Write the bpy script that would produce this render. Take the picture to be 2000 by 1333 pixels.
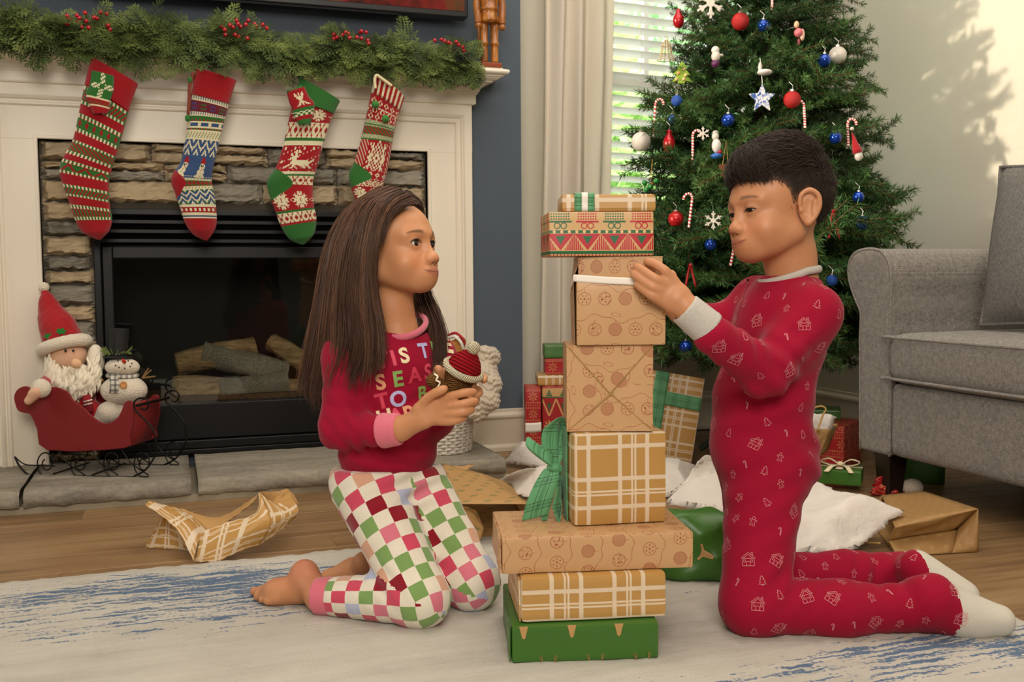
import bpy, bmesh, math, random
import numpy as np
from mathutils import Vector, Matrix
from mathutils.bvhtree import BVHTree
for _o in list(bpy.data.objects): bpy.data.objects.remove(_o, do_unlink=True)
SC = bpy.context.scene
COL = SC.collection
# ------------------------------------------------------------------ camera
CF = 1950.0; CAZ = math.radians(18.9); CPI = math.atan(127/CF); CRO = 0.0076; CH = 0.64
_F = np.array([math.sin(CAZ)*math.cos(CPI), math.cos(CAZ)*math.cos(CPI), -math.sin(CPI)])
_R0 = np.array([math.cos(CAZ), -math.sin(CAZ), 0.0]); _U0 = np.cross(_R0, _F)
_R = math.cos(CRO)*_R0 - math.sin(CRO)*_U0; _U = math.sin(CRO)*_R0 + math.cos(CRO)*_U0
_C = np.array([0, 0, CH])
cam = bpy.data.cameras.new('camera'); camo = bpy.data.objects.new('camera', cam); COL.objects.link(camo)
cam.sensor_width = 36.0; cam.lens = CF/2000*36.0; cam.clip_start = 0.05; cam.clip_end = 200
M = Matrix.Identity(4)
for i in range(3):
    M[i][0] = _R[i]; M[i][1] = _U[i]; M[i][2] = -_F[i]; M[i][3] = _C[i]
camo.matrix_world = M
cam.dof.use_dof = True; cam.dof.focus_distance = 1.8; cam.dof.aperture_fstop = 14.0
SC.camera = camo
# ------------------------------------------------------------------ world, sun, lights, exposure
SC.view_settings.view_transform = 'Standard'; SC.view_settings.look = 'None'
SC.view_settings.exposure = 0.34; SC.view_settings.gamma = 1.0; SC.view_settings.use_curve_mapping = False
W = bpy.data.worlds.new('sky'); SC.world = W; W.use_nodes = True
_bg = W.node_tree.nodes['Background']; _bg.inputs[0].default_value = (0.93, 0.97, 1.0, 1); _bg.inputs[1].default_value = 6.0
def lamp(name, kind, loc, target, energy, color, size=None, sizey=None, angle=None):
    L = bpy.data.lights.new(name, kind); L.energy = energy; L.color = color
    if size and kind == 'AREA':
        L.size = size
        if sizey: L.shape = 'RECTANGLE'; L.size_y = sizey
    if angle: L.angle = angle
    o = bpy.data.objects.new(name, L); COL.objects.link(o); o.location = loc
    o.rotation_euler = (Vector(target)-Vector(loc)).to_track_quat('-Z', 'Y').to_euler(); return o
lamp('sun', 'SUN', (-5, 3.2, 2.0), (2.62, 3.0, 1.5), 2.9, (1.0, 0.85, 0.68), angle=0.03)
lamp('softbox_light', 'AREA', (-0.15, -0.75, 1.85), (0.8, 2.2, 0.5), 48, (1.0, 0.915, 0.81), 1.3, 1.1)
lamp('overhead_fill_light', 'AREA', (1.15, 1.95, 2.66), (1.15, 1.95, 0.0), 34, (1.0, 0.91, 0.80), 2.4, 2.0)  # unseen overhead fill, added in place of ambient light to brighten the back
# ------------------------------------------------------------------ pixel helpers (real depths)
def ray(u, v): return _F + _R*((u-1000)/CF) - _U*((v-666.5)/CF)
def PZ(u, v, z): d = ray(u, v); return _C + d*((z-CH)/d[2])
def PY(u, v, y): d = ray(u, v); return _C + d*(y/d[1])
def PX(u, v, x): d = ray(u, v); return _C + d*(x/d[0])
def PD(u, v, dep): return _C + ray(u, v)*dep
def V(*a): return np.array(a, float)
def nrm(a): a = np.asarray(a, float); return a/(np.linalg.norm(a)+1e-12)
# ------------------------------------------------------------------ node materials
def lin(h):
    h = h.lstrip('#'); c = [int(h[i:i+2], 16)/255 for i in (0, 2, 4)]
    return tuple(x/12.92 if x <= 0.04045 else ((x+0.055)/1.055)**2.4 for x in c)
class X_:
    """tiny expression builder over Math nodes"""
    def __init__(s, nt, k): s.nt = nt; s.k = k
    def _op(s, op, *ar):
        n = s.nt.nodes.new('ShaderNodeMath'); n.operation = op
        for i, a in enumerate(ar):
            if isinstance(a, X_): s.nt.links.new(a.k, n.inputs[i])
            else: n.inputs[i].default_value = float(a)
        return X_(s.nt, n.outputs[0])
    def __add__(s, o): return s._op('ADD', s, o)
    __radd__ = __add__
    def __sub__(s, o): return s._op('SUBTRACT', s, o)
    def __rsub__(s, o): return s._op('SUBTRACT', o, s)
    def __mul__(s, o): return s._op('MULTIPLY', s, o)
    __rmul__ = __mul__
    def __truediv__(s, o): return s._op('DIVIDE', s, o)
    def __lt__(s, o): return s._op('LESS_THAN', s, o)
    def __gt__(s, o): return s._op('GREATER_THAN', s, o)
    def sin(s): return s._op('SINE', s)
    def cos(s): return s._op('COSINE', s)
    def floor(s): return s._op('FLOOR', s)
    def fr(s): return s - s.floor()
    def abs(s): return s._op('ABSOLUTE', s)
    def sqrt(s): return s._op('SQRT', s)
    def mod(s, m): return s._op('FLOORED_MODULO', s, m)
    def atan2(s, o): return s._op('ARCTAN2', s, o)
    def mx(s, o): return s._op('MAXIMUM', s, o)
    def mn(s, o): return s._op('MINIMUM', s, o)
    def near(s, c, w): return (s-c).abs() < w
class Mat:
    def __init__(s, name, rough=0.6, spec=0.5):
        s.m = bpy.data.materials.new(name); s.m.use_nodes = True; s.nt = s.m.node_tree
        s.b = s.nt.nodes['Principled BSDF']; s.b.inputs['Roughness'].default_value = rough
        s.b.inputs['Specular IOR Level'].default_value = spec
    def n(s, t, **k):
        n = s.nt.nodes.new(t)
        for a, b in k.items(): setattr(n, a, b)
        return n
    def uv(s):
        c = s.n('ShaderNodeUVMap'); q = s.n('ShaderNodeSeparateXYZ'); s.nt.links.new(c.outputs[0], q.inputs[0])
        return X_(s.nt, q.outputs[0]), X_(s.nt, q.outputs[1])
    def xyz(s, which='Object'):
        c = s.n('ShaderNodeTexCoord'); q = s.n('ShaderNodeSeparateXYZ'); s.nt.links.new(c.outputs[which], q.inputs[0])
        return [X_(s.nt, q.outputs[i]) for i in range(3)]
    def vec(s, x, y, z=0):
        n = s.n('ShaderNodeCombineXYZ')
        for i, a in enumerate((x, y, z)):
            if isinstance(a, X_): s.nt.links.new(a.k, n.inputs[i])
            else: n.inputs[i].default_value = a
        return n.outputs[0]
    def noise(s, scale=5, detail=3, rough=0.5, vec=None, col=False, dist=0.0):
        n = s.n('ShaderNodeTexNoise'); n.inputs['Scale'].default_value = scale; n.inputs['Detail'].default_value = detail
        n.inputs['Roughness'].default_value = rough; n.inputs['Distortion'].default_value = dist
        if vec is None: vec = s.n('ShaderNodeTexCoord').outputs['Object']
        s.nt.links.new(vec, n.inputs['Vector'])
        return n.outputs[1] if col else X_(s.nt, n.outputs[0])
    def rgb(s, c):
        n = s.n('ShaderNodeRGB'); n.outputs[0].default_value = (*(lin(c) if isinstance(c, str) else c), 1); return n.outputs[0]
    def mix(s, f, a, b, blend='MIX'):
        n = s.n('ShaderNodeMix', data_type='RGBA', blend_type=blend)
        if isinstance(f, X_): s.nt.links.new(f.k, n.inputs[0])
        else: n.inputs[0].default_value = f
        for i, c in ((6, a), (7, b)):
            if isinstance(c, (str, tuple)): c = s.rgb(c)
            s.nt.links.new(c, n.inputs[i])
        return n.outputs[2]
    def attr(s, name='Col'):
        n = s.n('ShaderNodeAttribute'); n.attribute_name = name; return n.outputs[0]
    def ramp(s, f, stops):
        n = s.n('ShaderNodeValToRGB'); e = n.color_ramp.elements
        while len(e) < len(stops): e.new(0.5)
        for q, (p, c) in zip(e, stops): q.position = p; q.color = (*lin(c), 1)
        s.nt.links.new(f.k if isinstance(f, X_) else f, n.inputs[0]); return n.outputs[0]
    def base(s, c):
        if isinstance(c, (str, tuple)): c = s.rgb(c)
        s.nt.links.new(c, s.b.inputs['Base Color']); return s
    def bump(s, f, strength=0.3, dist=0.01):
        n = s.n('ShaderNodeBump'); n.inputs['Strength'].default_value = strength; n.inputs['Distance'].default_value = dist
        s.nt.links.new(f.k if isinstance(f, X_) else f, n.inputs['Height']); s.nt.links.new(n.outputs[0], s.b.inputs['Normal']); return s
    def set(s, **k):
        for a, b in k.items(): s.b.inputs[a.replace('_', ' ')].default_value = b
        return s
_plain = {}
def plain(c, rough=0.6, var=0.12, scale=30, bump=0.0, metal=0.0, sheen=0.0, spec=0.5, bd=0.002, coat=0.0, sss=0.0):
    key = (c, rough, var, scale, bump, metal, sheen, spec, coat, sss)
    if key in _plain: return _plain[key]
    m = Mat('mat_'+c.strip('#'), rough, spec); nz = m.noise(scale, 3)
    m.base(m.mix((nz-0.5)*var*2+0.5, tuple(x*(1-var) for x in lin(c)), tuple(min(1, x*(1+var)) for x in lin(c))))
    if bump: m.bump(nz, bump, bd)
    m.b.inputs['Metallic'].default_value = metal
    if sheen: m.b.inputs['Sheen Weight'].default_value = sheen; m.b.inputs['Sheen Roughness'].default_value = 0.5
    if coat: m.b.inputs['Coat Weight'].default_value = coat
    if sss: m.b.inputs['Subsurface Weight'].default_value = sss; m.b.inputs['Subsurface Radius'].default_value = (0.012, 0.005, 0.003); m.b.inputs['Subsurface Scale'].default_value = 1.0
    _plain[key] = m.m; return m.m
def vcol(rough=0.8, bump=0.0, scale=300, sheen=0.0, name='mat_vcol', sss=0.0, spec=0.4, bd=0.002, var=0.1):
    key = ('v', rough, bump, scale, sheen, name, sss)
    if key in _plain: return _plain[key]
    m = Mat(name, rough, spec); nz = m.noise(scale, 2)
    m.base(m.mix(1.0, m.attr(), m.mix(nz, (1-var,)*3, (1+var,)*3), 'MULTIPLY'))
    if bump: m.bump(nz, bump, bd)
    if sheen: m.b.inputs['Sheen Weight'].default_value = sheen
    if sss: m.b.inputs['Subsurface Weight'].default_value = sss; m.b.inputs['Subsurface Radius'].default_value = (0.010, 0.004, 0.0025); m.b.inputs['Subsurface Scale'].default_value = 1.0
    _plain[key] = m.m; return m.m
# ------------------------------------------------------------------ object helpers
def root_loc(o):
    while o.parent: o = o.parent
    return np.array(o.location)
def tag(o, label=None, cat=None, group=None, kind=None):
    if label: o['label'] = label
    if cat: o['category'] = cat
    if group: o['group'] = group
    if kind: o['kind'] = kind
    return o
def thing(name, loc, label=None, cat=None, group=None, kind=None):
    o = bpy.data.objects.new(name, None); o.empty_display_size = 0.02; COL.objects.link(o); o.location = tuple(loc)
    return tag(o, label, cat, group, kind)
def link(name, me, mat, parent=None, loc=None):
    o = bpy.data.objects.new(name, me); COL.objects.link(o)
    if mat is not None:
        if isinstance(mat, Mat): mat = mat.m
        if not me.materials: me.materials.append(mat)
    if parent is not None: o.parent = parent
    elif loc is not None: o.location = tuple(loc)
    return o
def mk(name, vs, fs, mat, parent=None, smooth=False, uv=None, col=None, fcol=None, flip=False):
    """verts in world coordinates -> one mesh object; top-level ones get their origin at their base"""
    vs = np.asarray(vs, float).reshape(-1, 3)
    if parent is not None: off = root_loc(parent)
    else: off = np.array([vs[:, 0].mean(), vs[:, 1].mean(), vs[:, 2].min()])
    me = bpy.data.meshes.new(name)
    if isinstance(fs, np.ndarray) and fs.ndim == 2:
        nf, k = fs.shape; fs2 = fs[:, ::-1] if flip else fs
        me.vertices.add(len(vs)); me.vertices.foreach_set('co', (vs-off).ravel())
        me.loops.add(nf*k); me.loops.foreach_set('vertex_index', np.ascontiguousarray(fs2).ravel().astype(np.int32))
        me.polygons.add(nf); me.polygons.foreach_set('loop_start', np.arange(0, nf*k, k, dtype=np.int32))
        me.update(calc_edges=True); me.validate()
    else:
        me.from_pydata([tuple(v) for v in vs-off], [], [tuple(reversed(f)) if flip else tuple(f) for f in fs])
    li = np.zeros(len(me.loops), np.int32); me.loops.foreach_get('vertex_index', li)
    if uv is not None:
        l = me.uv_layers.new(name='UVMap'); uv = np.asarray(uv, np.float32)
        if len(uv) == len(vs): uv = uv[li]
        l.data.foreach_set('uv', uv.ravel())
    if col is not None:
        a = me.color_attributes.new('Col', 'FLOAT_COLOR', 'POINT'); c = np.ones((len(vs), 4), np.float32); c[:, :3] = col
        a.data.foreach_set('color', c.ravel())
    if fcol is not None:
        a = me.color_attributes.new('Col', 'FLOAT_COLOR', 'CORNER'); k = len(me.loops)//max(1, len(me.polygons))
        c = np.ones((len(me.loops), 4), np.float32); c[:, :3] = np.repeat(np.asarray(fcol, np.float32), k, axis=0)[:len(me.loops)]
        a.data.foreach_set('color', c.ravel())
    if smooth: me.polygons.foreach_set('use_smooth', np.ones(len(me.polygons), bool))
    return link(name, me, mat, parent, None if parent is not None else off)
class MB:
    """collects shapes into one mesh"""
    def __init__(s): s.v = []; s.f = []; s.n = 0
    def add(s, vs, fs):
        vs = np.asarray(vs, float).reshape(-1, 3); s.v.append(vs)
        s.f += [tuple(i+s.n for i in f) for f in fs]; s.n += len(vs); return s
    def box(s, lo, hi, M=None):
        x0, y0, z0 = lo; x1, y1, z1 = hi
        v = np.array([(x0,y0,z0),(x1,y0,z0),(x1,y1,z0),(x0,y1,z0),(x0,y0,z1),(x1,y0,z1),(x1,y1,z1),(x0,y1,z1)], float)
        if M is not None: v = v @ np.asarray(M)[:3, :3].T + np.asarray(M)[:3, 3]
        return s.add(v, [(0,3,2,1),(4,5,6,7),(0,1,5,4),(1,2,6,5),(2,3,7,6),(3,0,4,7)])
    def tube(s, pts, rad, n=8, cap=True, closed=False, flat=1.0, up=None):
        pts = np.asarray(pts, float); k = len(pts)
        rad = np.full(k, rad) if np.isscalar(rad) else np.asarray(rad, float)
        if closed: tan = np.roll(pts, -1, 0)-np.roll(pts, 1, 0)
        else: tan = np.gradient(pts, axis=0)
        tan /= (np.linalg.norm(tan, axis=1)[:, None]+1e-12)
        u = np.array(up if up is not None else ((0, 0, 1) if abs(tan[0][2]) < 0.9 else (1, 0, 0)), float)
        vs = []
        for i in range(k):
            u = u - tan[i]*(u@tan[i]); u = nrm(u); w = np.cross(tan[i], u)
            for j in range(n):
                a = 2*math.pi*j/n; vs.append(pts[i]+rad[i]*(math.cos(a)*u*flat+math.sin(a)*w))
        fs = []
        for i in range(k if closed else k-1):
            for j in range(n):
                i2 = (i+1) % k; fs.append((i*n+j, i*n+(j+1) % n, i2*n+(j+1) % n, i2*n+j))
        if cap and not closed: fs += [tuple(range(n-1, -1, -1)), tuple((k-1)*n+j for j in range(n))]
        return s.add(vs, fs)
    def lathe(s, prof, c, axis=(0, 0, 1), n=16, cap=True):
        ax = nrm(axis); u = nrm(np.cross(ax, (0, 1, 0) if abs(ax[1]) < 0.9 else (1, 0, 0))); w = np.cross(ax, u); c = np.asarray(c, float)
        vs = []
        for r, h in prof:
            for j in range(n):
                a = 2*math.pi*j/n; vs.append(c+ax*h+r*(math.cos(a)*u+math.sin(a)*w))
        k = len(prof); fs = [(i*n+j, i*n+(j+1) % n, (i+1)*n+(j+1) % n, (i+1)*n+j) for i in range(k-1) for j in range(n)]
        if cap: fs += [tuple(range(n-1, -1, -1)), tuple((k-1)*n+j for j in range(n))]
        return s.add(vs, fs)
    def ball(s, c, r, n=12, m=8, axes=None):
        r = np.array([r, r, r] if np.isscalar(r) else r, float); c = np.asarray(c, float)
        vs = []
        for i in range(m+1):
            t = math.pi*i/m
            for j in range(n):
                p = 2*math.pi*j/n; q = np.array([math.sin(t)*math.cos(p), math.sin(t)*math.sin(p), math.cos(t)])*r
                if axes is not None: q = q @ np.asarray(axes)
                vs.append(c+q)
        return s.add(vs, [(i*n+j, (i+1)*n+j, (i+1)*n+(j+1) % n, i*n+(j+1) % n) for i in range(m) for j in range(n)])
    def prism(s, poly, d):
        """closed 3-D polygon extruded by vector d"""
        p = np.asarray(poly, float); k = len(p); d = np.asarray(d, float)
        return s.add(np.vstack([p, p+d]), [tuple(range(k-1, -1, -1)), tuple(range(k, 2*k))]+[(i, (i+1) % k, k+(i+1) % k, k+i) for i in range(k)])
    def grid(s, g, thick=0.0, up=None):
        """g: (a,b,3) array of points -> sheet (with thickness)"""
        g = np.asarray(g, float); a, b = g.shape[:2]
        f = [(i*b+j, (i+1)*b+j, (i+1)*b+j+1, i*b+j+1) for i in range(a-1) for j in range(b-1)]
        return s.add(g.reshape(-1, 3), f)
    def build(s, name, mat, parent=None, smooth=False, **k):
        return mk(name, np.vstack(s.v), s.f, mat, parent, smooth, **k)
def bevel(o, w=0.003, seg=2, angle=0.6):
    m = o.modifiers.new('bevel', 'BEVEL'); m.width = w; m.segments = seg; m.limit_method = 'ANGLE'; m.angle_limit = angle; return o
def solidify(o, t=0.002, off=0): m = o.modifiers.new('solid', 'SOLIDIFY'); m.thickness = t; m.offset = off; return o
def subsurf(o, l=1): m = o.modifiers.new('sub', 'SUBSURF'); m.levels = l; m.render_levels = l; return o
def copy_tree(o, parent=None, loc=None, rot=None):
    c = o.copy(); COL.objects.link(c); c.parent = parent
    if loc is not None: c.location = tuple(loc)
    if rot is not None: c.rotation_euler = rot
    for ch in list(o.children): copy_tree(ch, c)
    return c
def boxo(name, lo, hi, mat, parent=None, bv=0.0, **k):
    o = MB().box(lo, hi).build(name, mat, parent, **k)
    if bv: bevel(o, bv)
    return o
def spl(pts, n=40, closed=False):
    """Catmull-Rom"""
    p = np.asarray(pts, float); k = len(p); out = []
    segs = k if closed else k-1
    for i in range(segs):
        a, b, c, d = (p[(i-1) % k], p[i], p[(i+1) % k], p[(i+2) % k]) if closed else (p[max(i-1, 0)], p[i], p[i+1], p[min(i+2, k-1)])
        m = max(2, n//segs)
        for t in np.linspace(0, 1, m, endpoint=False):
            out.append(0.5*((2*b)+(-a+c)*t+(2*a-5*b+4*c-d)*t*t+(-a+3*b-3*c+d)*t**3))
    if not closed: out.append(p[-1])
    return np.array(out)
# ------------------------------------------------------------------ implicit-surface modelling (numpy surface nets)
def surf_nets(vals, lo, h):
    nx, ny, nz = vals.shape; s = vals < 0
    cx = (nx-1, ny-1, nz-1)
    cor = [(a, b, c) for a in (0, 1) for b in (0, 1) for c in (0, 1)]
    sl = lambda o: tuple(slice(o[i], o[i]+cx[i]) for i in range(3))
    an = np.zeros(cx, bool); al = np.ones(cx, bool)
    for o in cor: q = s[sl(o)]; an |= q; al &= q
    act = an & ~al; I = np.argwhere(act); idx = -np.ones(cx, np.int64); idx[act] = np.arange(len(I))
    cv = {o: vals[I[:, 0]+o[0], I[:, 1]+o[1], I[:, 2]+o[2]] for o in cor}; acc = np.zeros((len(I), 3)); cnt = np.zeros(len(I))
    for o in cor:
        for ax in range(3):
            if o[ax]: continue
            q = list(o); q[ax] = 1; va, vb = cv[o], cv[tuple(q)]; cr = (va < 0) != (vb < 0); t = np.where(cr, va/(va-vb+1e-20), 0)
            for k in range(3): acc[:, k] += np.where(cr, o[k]+(t if k == ax else 0), 0)
            cnt += cr
    pos = (I+acc/np.maximum(cnt, 1)[:, None])*h+np.asarray(lo)
    quads = []
    for ax in range(3):
        b, c = (ax+1) % 3, (ax+2) % 3
        s0 = [slice(None)]*3; s1 = [slice(None)]*3; s0[ax] = slice(0, -1); s1[ax] = slice(1, None)
        for k in (b, c): s0[k] = slice(1, -1); s1[k] = slice(1, -1)
        A, B = s[tuple(s0)], s[tuple(s1)]; cr = np.argwhere(A != B)
        if not len(cr): continue
        neg = A[tuple(cr.T)]
        base = cr.copy(); base[:, b] += 1; base[:, c] += 1
        def cell(db, dc):
            q = base.copy(); q[:, b] -= db; q[:, c] -= dc; return idx[tuple(q.T)]
        Q = np.stack([cell(1, 1), cell(0, 1), cell(0, 0), cell(1, 0)], 1)
        Q[~neg] = Q[~neg][:, ::-1]; quads.append(Q)
    return pos, np.vstack(quads)
def smin(a, b, k):
    h = np.maximum(k-np.abs(a-b), 0)/k; return np.minimum(a, b)-h*h*k*0.25
def smax(a, b, k): return -smin(-a, -b, k)
class SDF:
    """list of primitives blended in order"""
    def __init__(s, k=0.02): s.ops = []; s.k = k; s.lo = np.full(3, 1e9); s.hi = -s.lo
    def _bb(s, pts, r):
        for p in pts: s.lo = np.minimum(s.lo, np.asarray(p)-r); s.hi = np.maximum(s.hi, np.asarray(p)+r)
    def cap(s, a, b, ra, rb=None, k=None, op='+'):
        a = np.asarray(a, float); b = np.asarray(b, float); rb = ra if rb is None else rb
        if op == '+': s._bb((a,), ra); s._bb((b,), rb)
        def f(P):
            ab = b-a; t = np.clip(((P-a)@ab)/(ab@ab+1e-12), 0, 1)
            return np.linalg.norm(P-a-t[..., None]*ab, axis=-1)-(ra+(rb-ra)*t)
        s.ops.append((f, k or s.k, op)); return s
    def chain(s, pts, rs, k=None):
        for i in range(len(pts)-1): s.cap(pts[i], pts[i+1], rs[i], rs[i+1], k)
        return s
    def ell(s, c, r, axes=None, k=None, op='+'):
        """axes: rows are the unit directions of r"""
        c = np.asarray(c, float); r = np.array([r]*3 if np.isscalar(r) else r, float)
        A = np.eye(3) if axes is None else np.asarray(axes, float)
        if op == '+': s._bb((c,), r.max())
        def f(P):
            q = (P-c)@A.T; k0 = np.linalg.norm(q/r, axis=-1); k1 = np.linalg.norm(q/(r*r), axis=-1)
            return k0*(k0-1)/(k1+1e-9)
        s.ops.append((f, k or s.k, op)); return s
    def rbox(s, c, half, rr, axes=None, k=None, op='+'):
        c = np.asarray(c, float); half = np.asarray(half, float); A = np.eye(3) if axes is None else np.asarray(axes, float)
        if op == '+': s._bb((c,), np.linalg.norm(half))
        def f(P):
            q = np.abs((P-c)@A.T)-(half-rr); return np.linalg.norm(np.maximum(q, 0), axis=-1)+np.minimum(q.max(-1), 0)-rr
        s.ops.append((f, k or s.k, op)); return s
    def fn(s, f, k=None, op='+'): s.ops.append((f, k or s.k, op)); return s
    def eval(s, P):
        d = None
        for f, k, op in s.ops:
            q = f(P)
            if op == 'd': d = d+q; continue
            if d is None: d = q
            elif op == '+': d = smin(d, q, k)
            elif op == '-': d = smax(d, -q, k)
            elif op == '&': d = smax(d, q, k)
        return d
    def mesh(s, h=0.005, pad=0.02, smooth=1, lo=None, hi=None):
        lo = s.lo-pad if lo is None else np.asarray(lo, float); hi = s.hi+pad if hi is None else np.asarray(hi, float)
        B = 8; nb = np.ceil((hi-lo)/h/B).astype(int)+1; n = nb*B+1      # evaluate only blocks near the surface
        cen = np.stack(np.meshgrid(*[lo[i]+h*(np.arange(nb[i])*B+B/2) for i in range(3)], indexing='ij'), -1)
        cd = s.eval(cen); act = np.argwhere(np.abs(cd) < 0.87*B*h*1.25+0.003)
        vals = np.repeat(np.repeat(np.repeat(cd, B, 0), B, 1), B, 2); vals = np.pad(vals, ((0, 1),)*3, mode='edge')
        loc = np.stack(np.meshgrid(*[np.arange(B+1)]*3, indexing='ij'), -1)
        for i in range(0, len(act), 200):
            ix = act[i:i+200, None, None, None, :]*B+loc[None]; d = s.eval(lo+h*ix); vals[ix[..., 0], ix[..., 1], ix[..., 2]] = d
        v, q = surf_nets(vals, lo, h)
        for _ in range(smooth): v = relax(v, q, 0.5)
        return v, q
def relax(v, q, w=0.5):
    acc = np.zeros_like(v); cnt = np.zeros(len(v)); k = q.shape[1]
    for i in range(k):
        a, b = q[:, i], q[:, (i+1) % k]
        for d in range(3): acc[:, d] += np.bincount(a, v[b, d], len(v))+np.bincount(b, v[a, d], len(v))
        cnt += np.bincount(a, minlength=len(v))+np.bincount(b, minlength=len(v))
    return v*(1-w)+w*acc/np.maximum(cnt, 1)[:, None]
def frame(fwd, up):
    """rows: side, fwd, up"""
    f = nrm(fwd); s_ = nrm(np.cross(f, up)); u = np.cross(s_, f); return np.array([s_, f, u])
RNG = np.random.default_rng(7); random.seed(7)
# ================================================================== ROOM
WHITE = plain('#efe6d6', 0.45, 0.02, 6)
BLUE = Mat('blue_wall_paint', 0.7); BLUE.base(BLUE.mix(BLUE.noise(3, 4), '#4b5662', '#535e69')); BLUE.bump(BLUE.noise(220, 2), 0.08, 0.002)
CREAM = Mat('cream_wall_paint', 0.75); CREAM.base(CREAM.mix(CREAM.noise(2, 3), '#c9c3b0', '#d2ccba')); CREAM.bump(CREAM.noise(240, 2), 0.07, 0.002)
def struct(o): o['kind'] = 'structure'; return o
XR = 2.62; YW = 3.65; YB = 3.45; XB = 1.222; YS = 3.386; CEIL = 2.7
# floor planks
WOOD = Mat('oak_floor', 0.42, 0.5)
_x, _y, _z = WOOD.xyz('Object'); _oi = WOOD.n('ShaderNodeObjectInfo'); _rn = X_(WOOD.nt, _oi.outputs['Random'])
_g = WOOD.noise(1.0, 5, 0.6, WOOD.vec(_x*3+_rn*37, _y*55, _rn*9), dist=0.6); _g2 = WOOD.noise(1.0, 3, 0.5, WOOD.vec(_x*1.3+_rn*11, _y*9, 1))
_wc = WOOD.ramp(_g*0.65+_g2*0.5-0.06+(_rn-0.5)*0.14, [(0.22, '#4f3b26'), (0.5, '#8a6b48'), (0.78, '#a78a63')])
WOOD.base(_wc); WOOD.bump(_g, 0.12, 0.002)
floor = thing('floor', (0, 0, 0), kind='structure')
boxo('subfloor', (-3, -1.5, -0.06), (4.2, 4.2, -0.0075), plain('#2c2118', 0.9), floor)
_rw = 0.125; _pm = {}
def plank(x0, x1, y0):
    key = round(x1-x0, 2)
    if key not in _pm:
        L = (x1-x0)/2; w = _rw/2-0.0006; c = 0.0012; t = 0.008
        _pm[key] = (np.array([(-L+c,-w+c,0),(L-c,-w+c,0),(L-c,w-c,0),(-L+c,w-c,0),(-L,-w,-c),(L,-w,-c),(L,w,-c),(-L,w,-c),(-L,-w,-t),(L,-w,-t),(L,w,-t),(-L,w,-t)]),
            [(0,1,2,3),(4,5,1,0),(5,6,2,1),(6,7,3,2),(7,4,0,3),(8,9,5,4),(9,10,6,5),(10,11,7,6),(11,8,4,7)], [None])
    vs, fs, me = _pm[key]
    if me[0] is None:
        me[0] = bpy.data.meshes.new('plank'); me[0].from_pydata([tuple(v) for v in vs], [], fs); me[0].materials.append(WOOD.m)
    o = bpy.data.objects.new('plank', me[0]); COL.objects.link(o); o.parent = floor; o.location = ((x0+x1)/2, y0+_rw/2, 0)
for i, y in enumerate(np.arange(0.6, 3.6, _rw)):
    x = -1.15-0.31*((i*7) % 5)
    while x < 2.7: plank(x, x+1.22, y); x += 1.22
# rug
RUG = Mat('distressed_rug', 0.95, 0.2)
_x, _y, _z = RUG.xyz('Object')
_st = RUG.noise(1.0, 4, 0.65, RUG.vec(_x*7, _y*85, 0)); _bl = RUG.noise(1.0, 2, 0.5, RUG.vec(_x*1.9+3.3, _y*3.6+1.2, 0)); _fz = RUG.noise(160, 2)
_gr = RUG.noise(1.0, 4, 0.6, RUG.vec(_x*2.2, _y*26, 4)); _cl = RUG.noise(1.0, 3, 0.6, RUG.vec(_x*5, _y*6, 9))
def _blob(cx, cy, rx, ry): a = (_x-(cx-0.13))/rx; b = (_y-(cy-1.25))/ry; return 1-(a*a+b*b)     # worn-through patches of the pattern
_zone = _blob(-0.05, 2.03, 0.62, 0.21).mx(_blob(1.15, 1.30, 0.62, 0.09)).mx(_blob(1.45, 1.78, 0.5, 0.13)).mx(_blob(0.15, 1.36, 0.35, 0.035)).mx(-0.7)
_bm = RUG.ramp(_st*1.0+_bl*0.40+_fz*0.30-0.40+_zone.mn(0.6)*0.22-0.10, [(0.475, '#000000'), (0.53, '#ffffff')])
_cream = RUG.mix(_fz, RUG.ramp(_gr*0.6+_cl*0.5, [(0.34, '#989289'), (0.52, '#b9b4aa'), (0.72, '#cfcac0')]), '#bdb7ac')
RUG.base(RUG.mix(X_(RUG.nt, _bm)*0.92, _cream, RUG.mix(_fz, '#2f4a6e', '#5c7896')))
RUG.bump(_fz*0.6+_gr*0.8, 0.6, 0.004)
ry1, rx0, rx1, ry0 = 2.30, -1.2, 1.46, 0.2
rg = MB(); 
nx_, ny_ = 150, 90
gx, gy = np.meshgrid(np.linspace(rx0, rx1, nx_), np.linspace(ry0, ry1, ny_), indexing='ij')
ed = np.minimum.reduce([gx-rx0, rx1-gx, gy-ry0, ry1-gy])
gz = 0.0105*np.clip(ed/0.012, 0, 1)**0.5+0.0012*RNG.standard_normal(gx.shape)*(ed > 0)+0.001
gy = gy+np.where(gy > ry1-0.01, 0.004*np.sin(gx*23)+0.003*RNG.standard_normal(gx.shape), 0)
rg.grid(np.stack([gx, gy, gz], -1)); rug = rg.build('rug', RUG, smooth=True)
tag(rug, 'large cream area rug with distressed blue streaks under the children', 'rug')
# walls
wb = struct(boxo('wall_back', (-0.735, YB, 0), (XB, YB+0.22, CEIL), BLUE))
XW0, XW1, ZW0, ZW1 = 1.56, 2.44, 0.56, 2.25
m = MB(); m.box((XB-0.05, YW, -0.055), (XW0, YW+0.14, CEIL)).box((XW1, YW, -0.055), (XR+0.12, YW+0.14, CEIL)).box((XW0, YW, -0.055), (XW1, YW+0.14, ZW0)).box((XW0, YW, ZW1), (XW1, YW+0.14, CEIL))
struct(m.build('wall_window', CREAM))
struct(boxo('wall_alcove', (-3.0, YW, -0.055), (-0.72, YW+0.14, CEIL), CREAM))
struct(boxo('wall_right', (XR, -1.5, -0.055), (XR+0.12, YW+0.14, CEIL), CREAM))
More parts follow.
